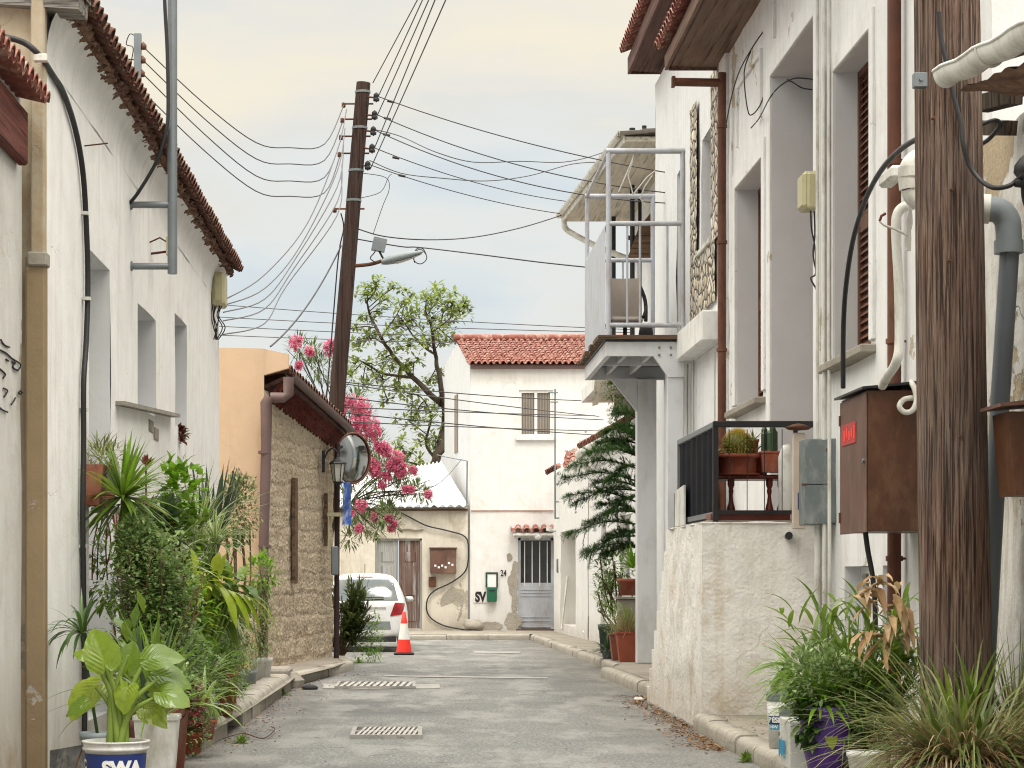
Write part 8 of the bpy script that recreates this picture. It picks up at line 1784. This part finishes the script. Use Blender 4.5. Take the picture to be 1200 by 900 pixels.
# ---- weeds, litter
k = 0
for (x, y, s_) in ((735, 787, .14), (714, 779, .12), (872+3, 893, .10), (755, 801, .14), (331, 815, .10), (600-2, 600, 0), (620, 748, .14), (283, 871, .10), (420, 777, .12), (775, 822, .09), (342, 806, .1)):
    if s_ == 0: continue
    gx, gy = G(x, y); b = MB(); rosette(b, (gx, gy, .0), 46, s_, .018, 10, 85, .7, 'lance', seg=3)
    tag(b.build('weed_tuft', M['g_bright'] if k % 2 else M['g_mid'], origin=(gx, gy, 0)), ['low weed at the kerb start below the steel columns', 'weed at the kerb corner by the terracotta pots', 'small weed at the near right kerb by the frame bottom', 'weed clump at the foot of the stair block side', 'weed in the left kerb joint near the concrete block', 'weed at the far right kerb corner', 'weed at the near left kerb by the lowest stones', 'weed at the left kerb before the oleander bush', 'tiny weed against the stair block foot', 'tiny weed at the left kerb step'][k], 'weed', 'weeds growing along the kerbs'); k += 1
b = MB()
def fleck(x, y, s_, z_=.012): leaf(b, (x, y, z_), dirv(rnd.uniform(0, 6.28), rnd.uniform(-.1, .5)), s_, s_*.45, .3, 2, 'oval', .4)
for i in range(1900):
    y_ = 18.2+rnd.random()**1.2*8.5; xk = (2.62 if y_ < 20.9 else XP-.06 if y_ < 25.8 else 2.8); fleck(xk-abs(rnd.gauss(0, .13))*(1+.8*noise.noise(V(y_*1.3, 0, 0)))-.01, y_, rnd.uniform(.012, .04) if rnd.random() < .93 else rnd.uniform(.05, .09))
for i in range(260):
    t_ = rnd.random(); fleck(-1.68+.1*t_+abs(rnd.gauss(0, .12)), 18+t_*11, rnd.uniform(.015, .045))
for i in range(120): fleck(rnd.uniform(2.85, 3.8), rnd.uniform(16, 20.6), rnd.uniform(.02, .05), .148)
for i in range(160): fleck(rnd.uniform(-1.6, 2.6), rnd.uniform(14, 45), rnd.uniform(.015, .04))
tag(b.build('leaf_litter', M['litter'], origin=(0, 0, 0)), kind='stuff')
b = MB()
for i in range(140):
    if i < 50: y_ = rnd.uniform(18, 26); x_ = 2.6 if y_ < 20.9 else XP-.05; x_ -= abs(rnd.gauss(0, .2))+.03
    else: y_ = rnd.uniform(17, 34); x_ = -1.6+abs(rnd.gauss(0, .25))+max(0, (y_-29)*.14)
    s_ = rnd.uniform(.004, .016); b.box(x_-s_, x_+s_*rnd.uniform(.5, 1), y_-s_, y_+s_, .004, .006+s_, bev=s_*.3)
tag(b.build('gravel', M['concrete'], origin=(0, 0, 0)), kind='stuff')
b = MB(); gx, gy = G(363, 808); b.lathe((gx, gy, .0), [(0, .0), (.10, .0), (.11, .03), (.06, .06), (0, .065)], 10); tag(b.build('crushed_can', M['fabric_dark']), 'dark crushed can lying at the left kerb near the grate', 'litter')
b = MB(); gx, gy = G(748, 822); b.box(gx-.05, gx+.06, gy-.1, gy+.08, .004, .05, bev=.02); tag(b.build('white_stone', M['plastic_white']), 'pale loose stone on the road by the stair block foot', 'stone')
b = MB(); 
for i in range(3): b = MB(); a_ = G(790+i*12, 838-i*2); b.tube(smooth_path([V(a_[0], a_[1], .02), V(a_[0]+.12, a_[1]+.05, .035), V(a_[0]+.25, a_[1]-.02, .02)], 4), .014, 6); tag(b.build('dead_twig', M['dry']), ['leftmost', 'middle', 'rightmost'][i]+' of three dead brown twigs lying among the litter beside the stair block', 'twig', 'dead twigs in the leaf litter')
b = MB(); b.tube(smooth_path([V(*G(262, 872), .05), V(*G(285, 866), .05), V(*G(308, 868), .02), V(*G(322, 860), .04), V(*G(318, 854), .02)], 5), .005, 5); tag(b.build('dry_vine', M['rust']), 'thin dry vine curling over the near left kerb', 'vine')
# loose kerb rubble between the kerb runs
b = MB(); b.lathe((-1.66, 28.9, .0), [(0, 0), (.2, 0), (.22, .1), (.12, .2), (0, .22)], 8, smooth=False); tag(b.build('kerb_rubble', M['concrete']), 'broken concrete lump at the step between the left kerb runs', 'rubble')
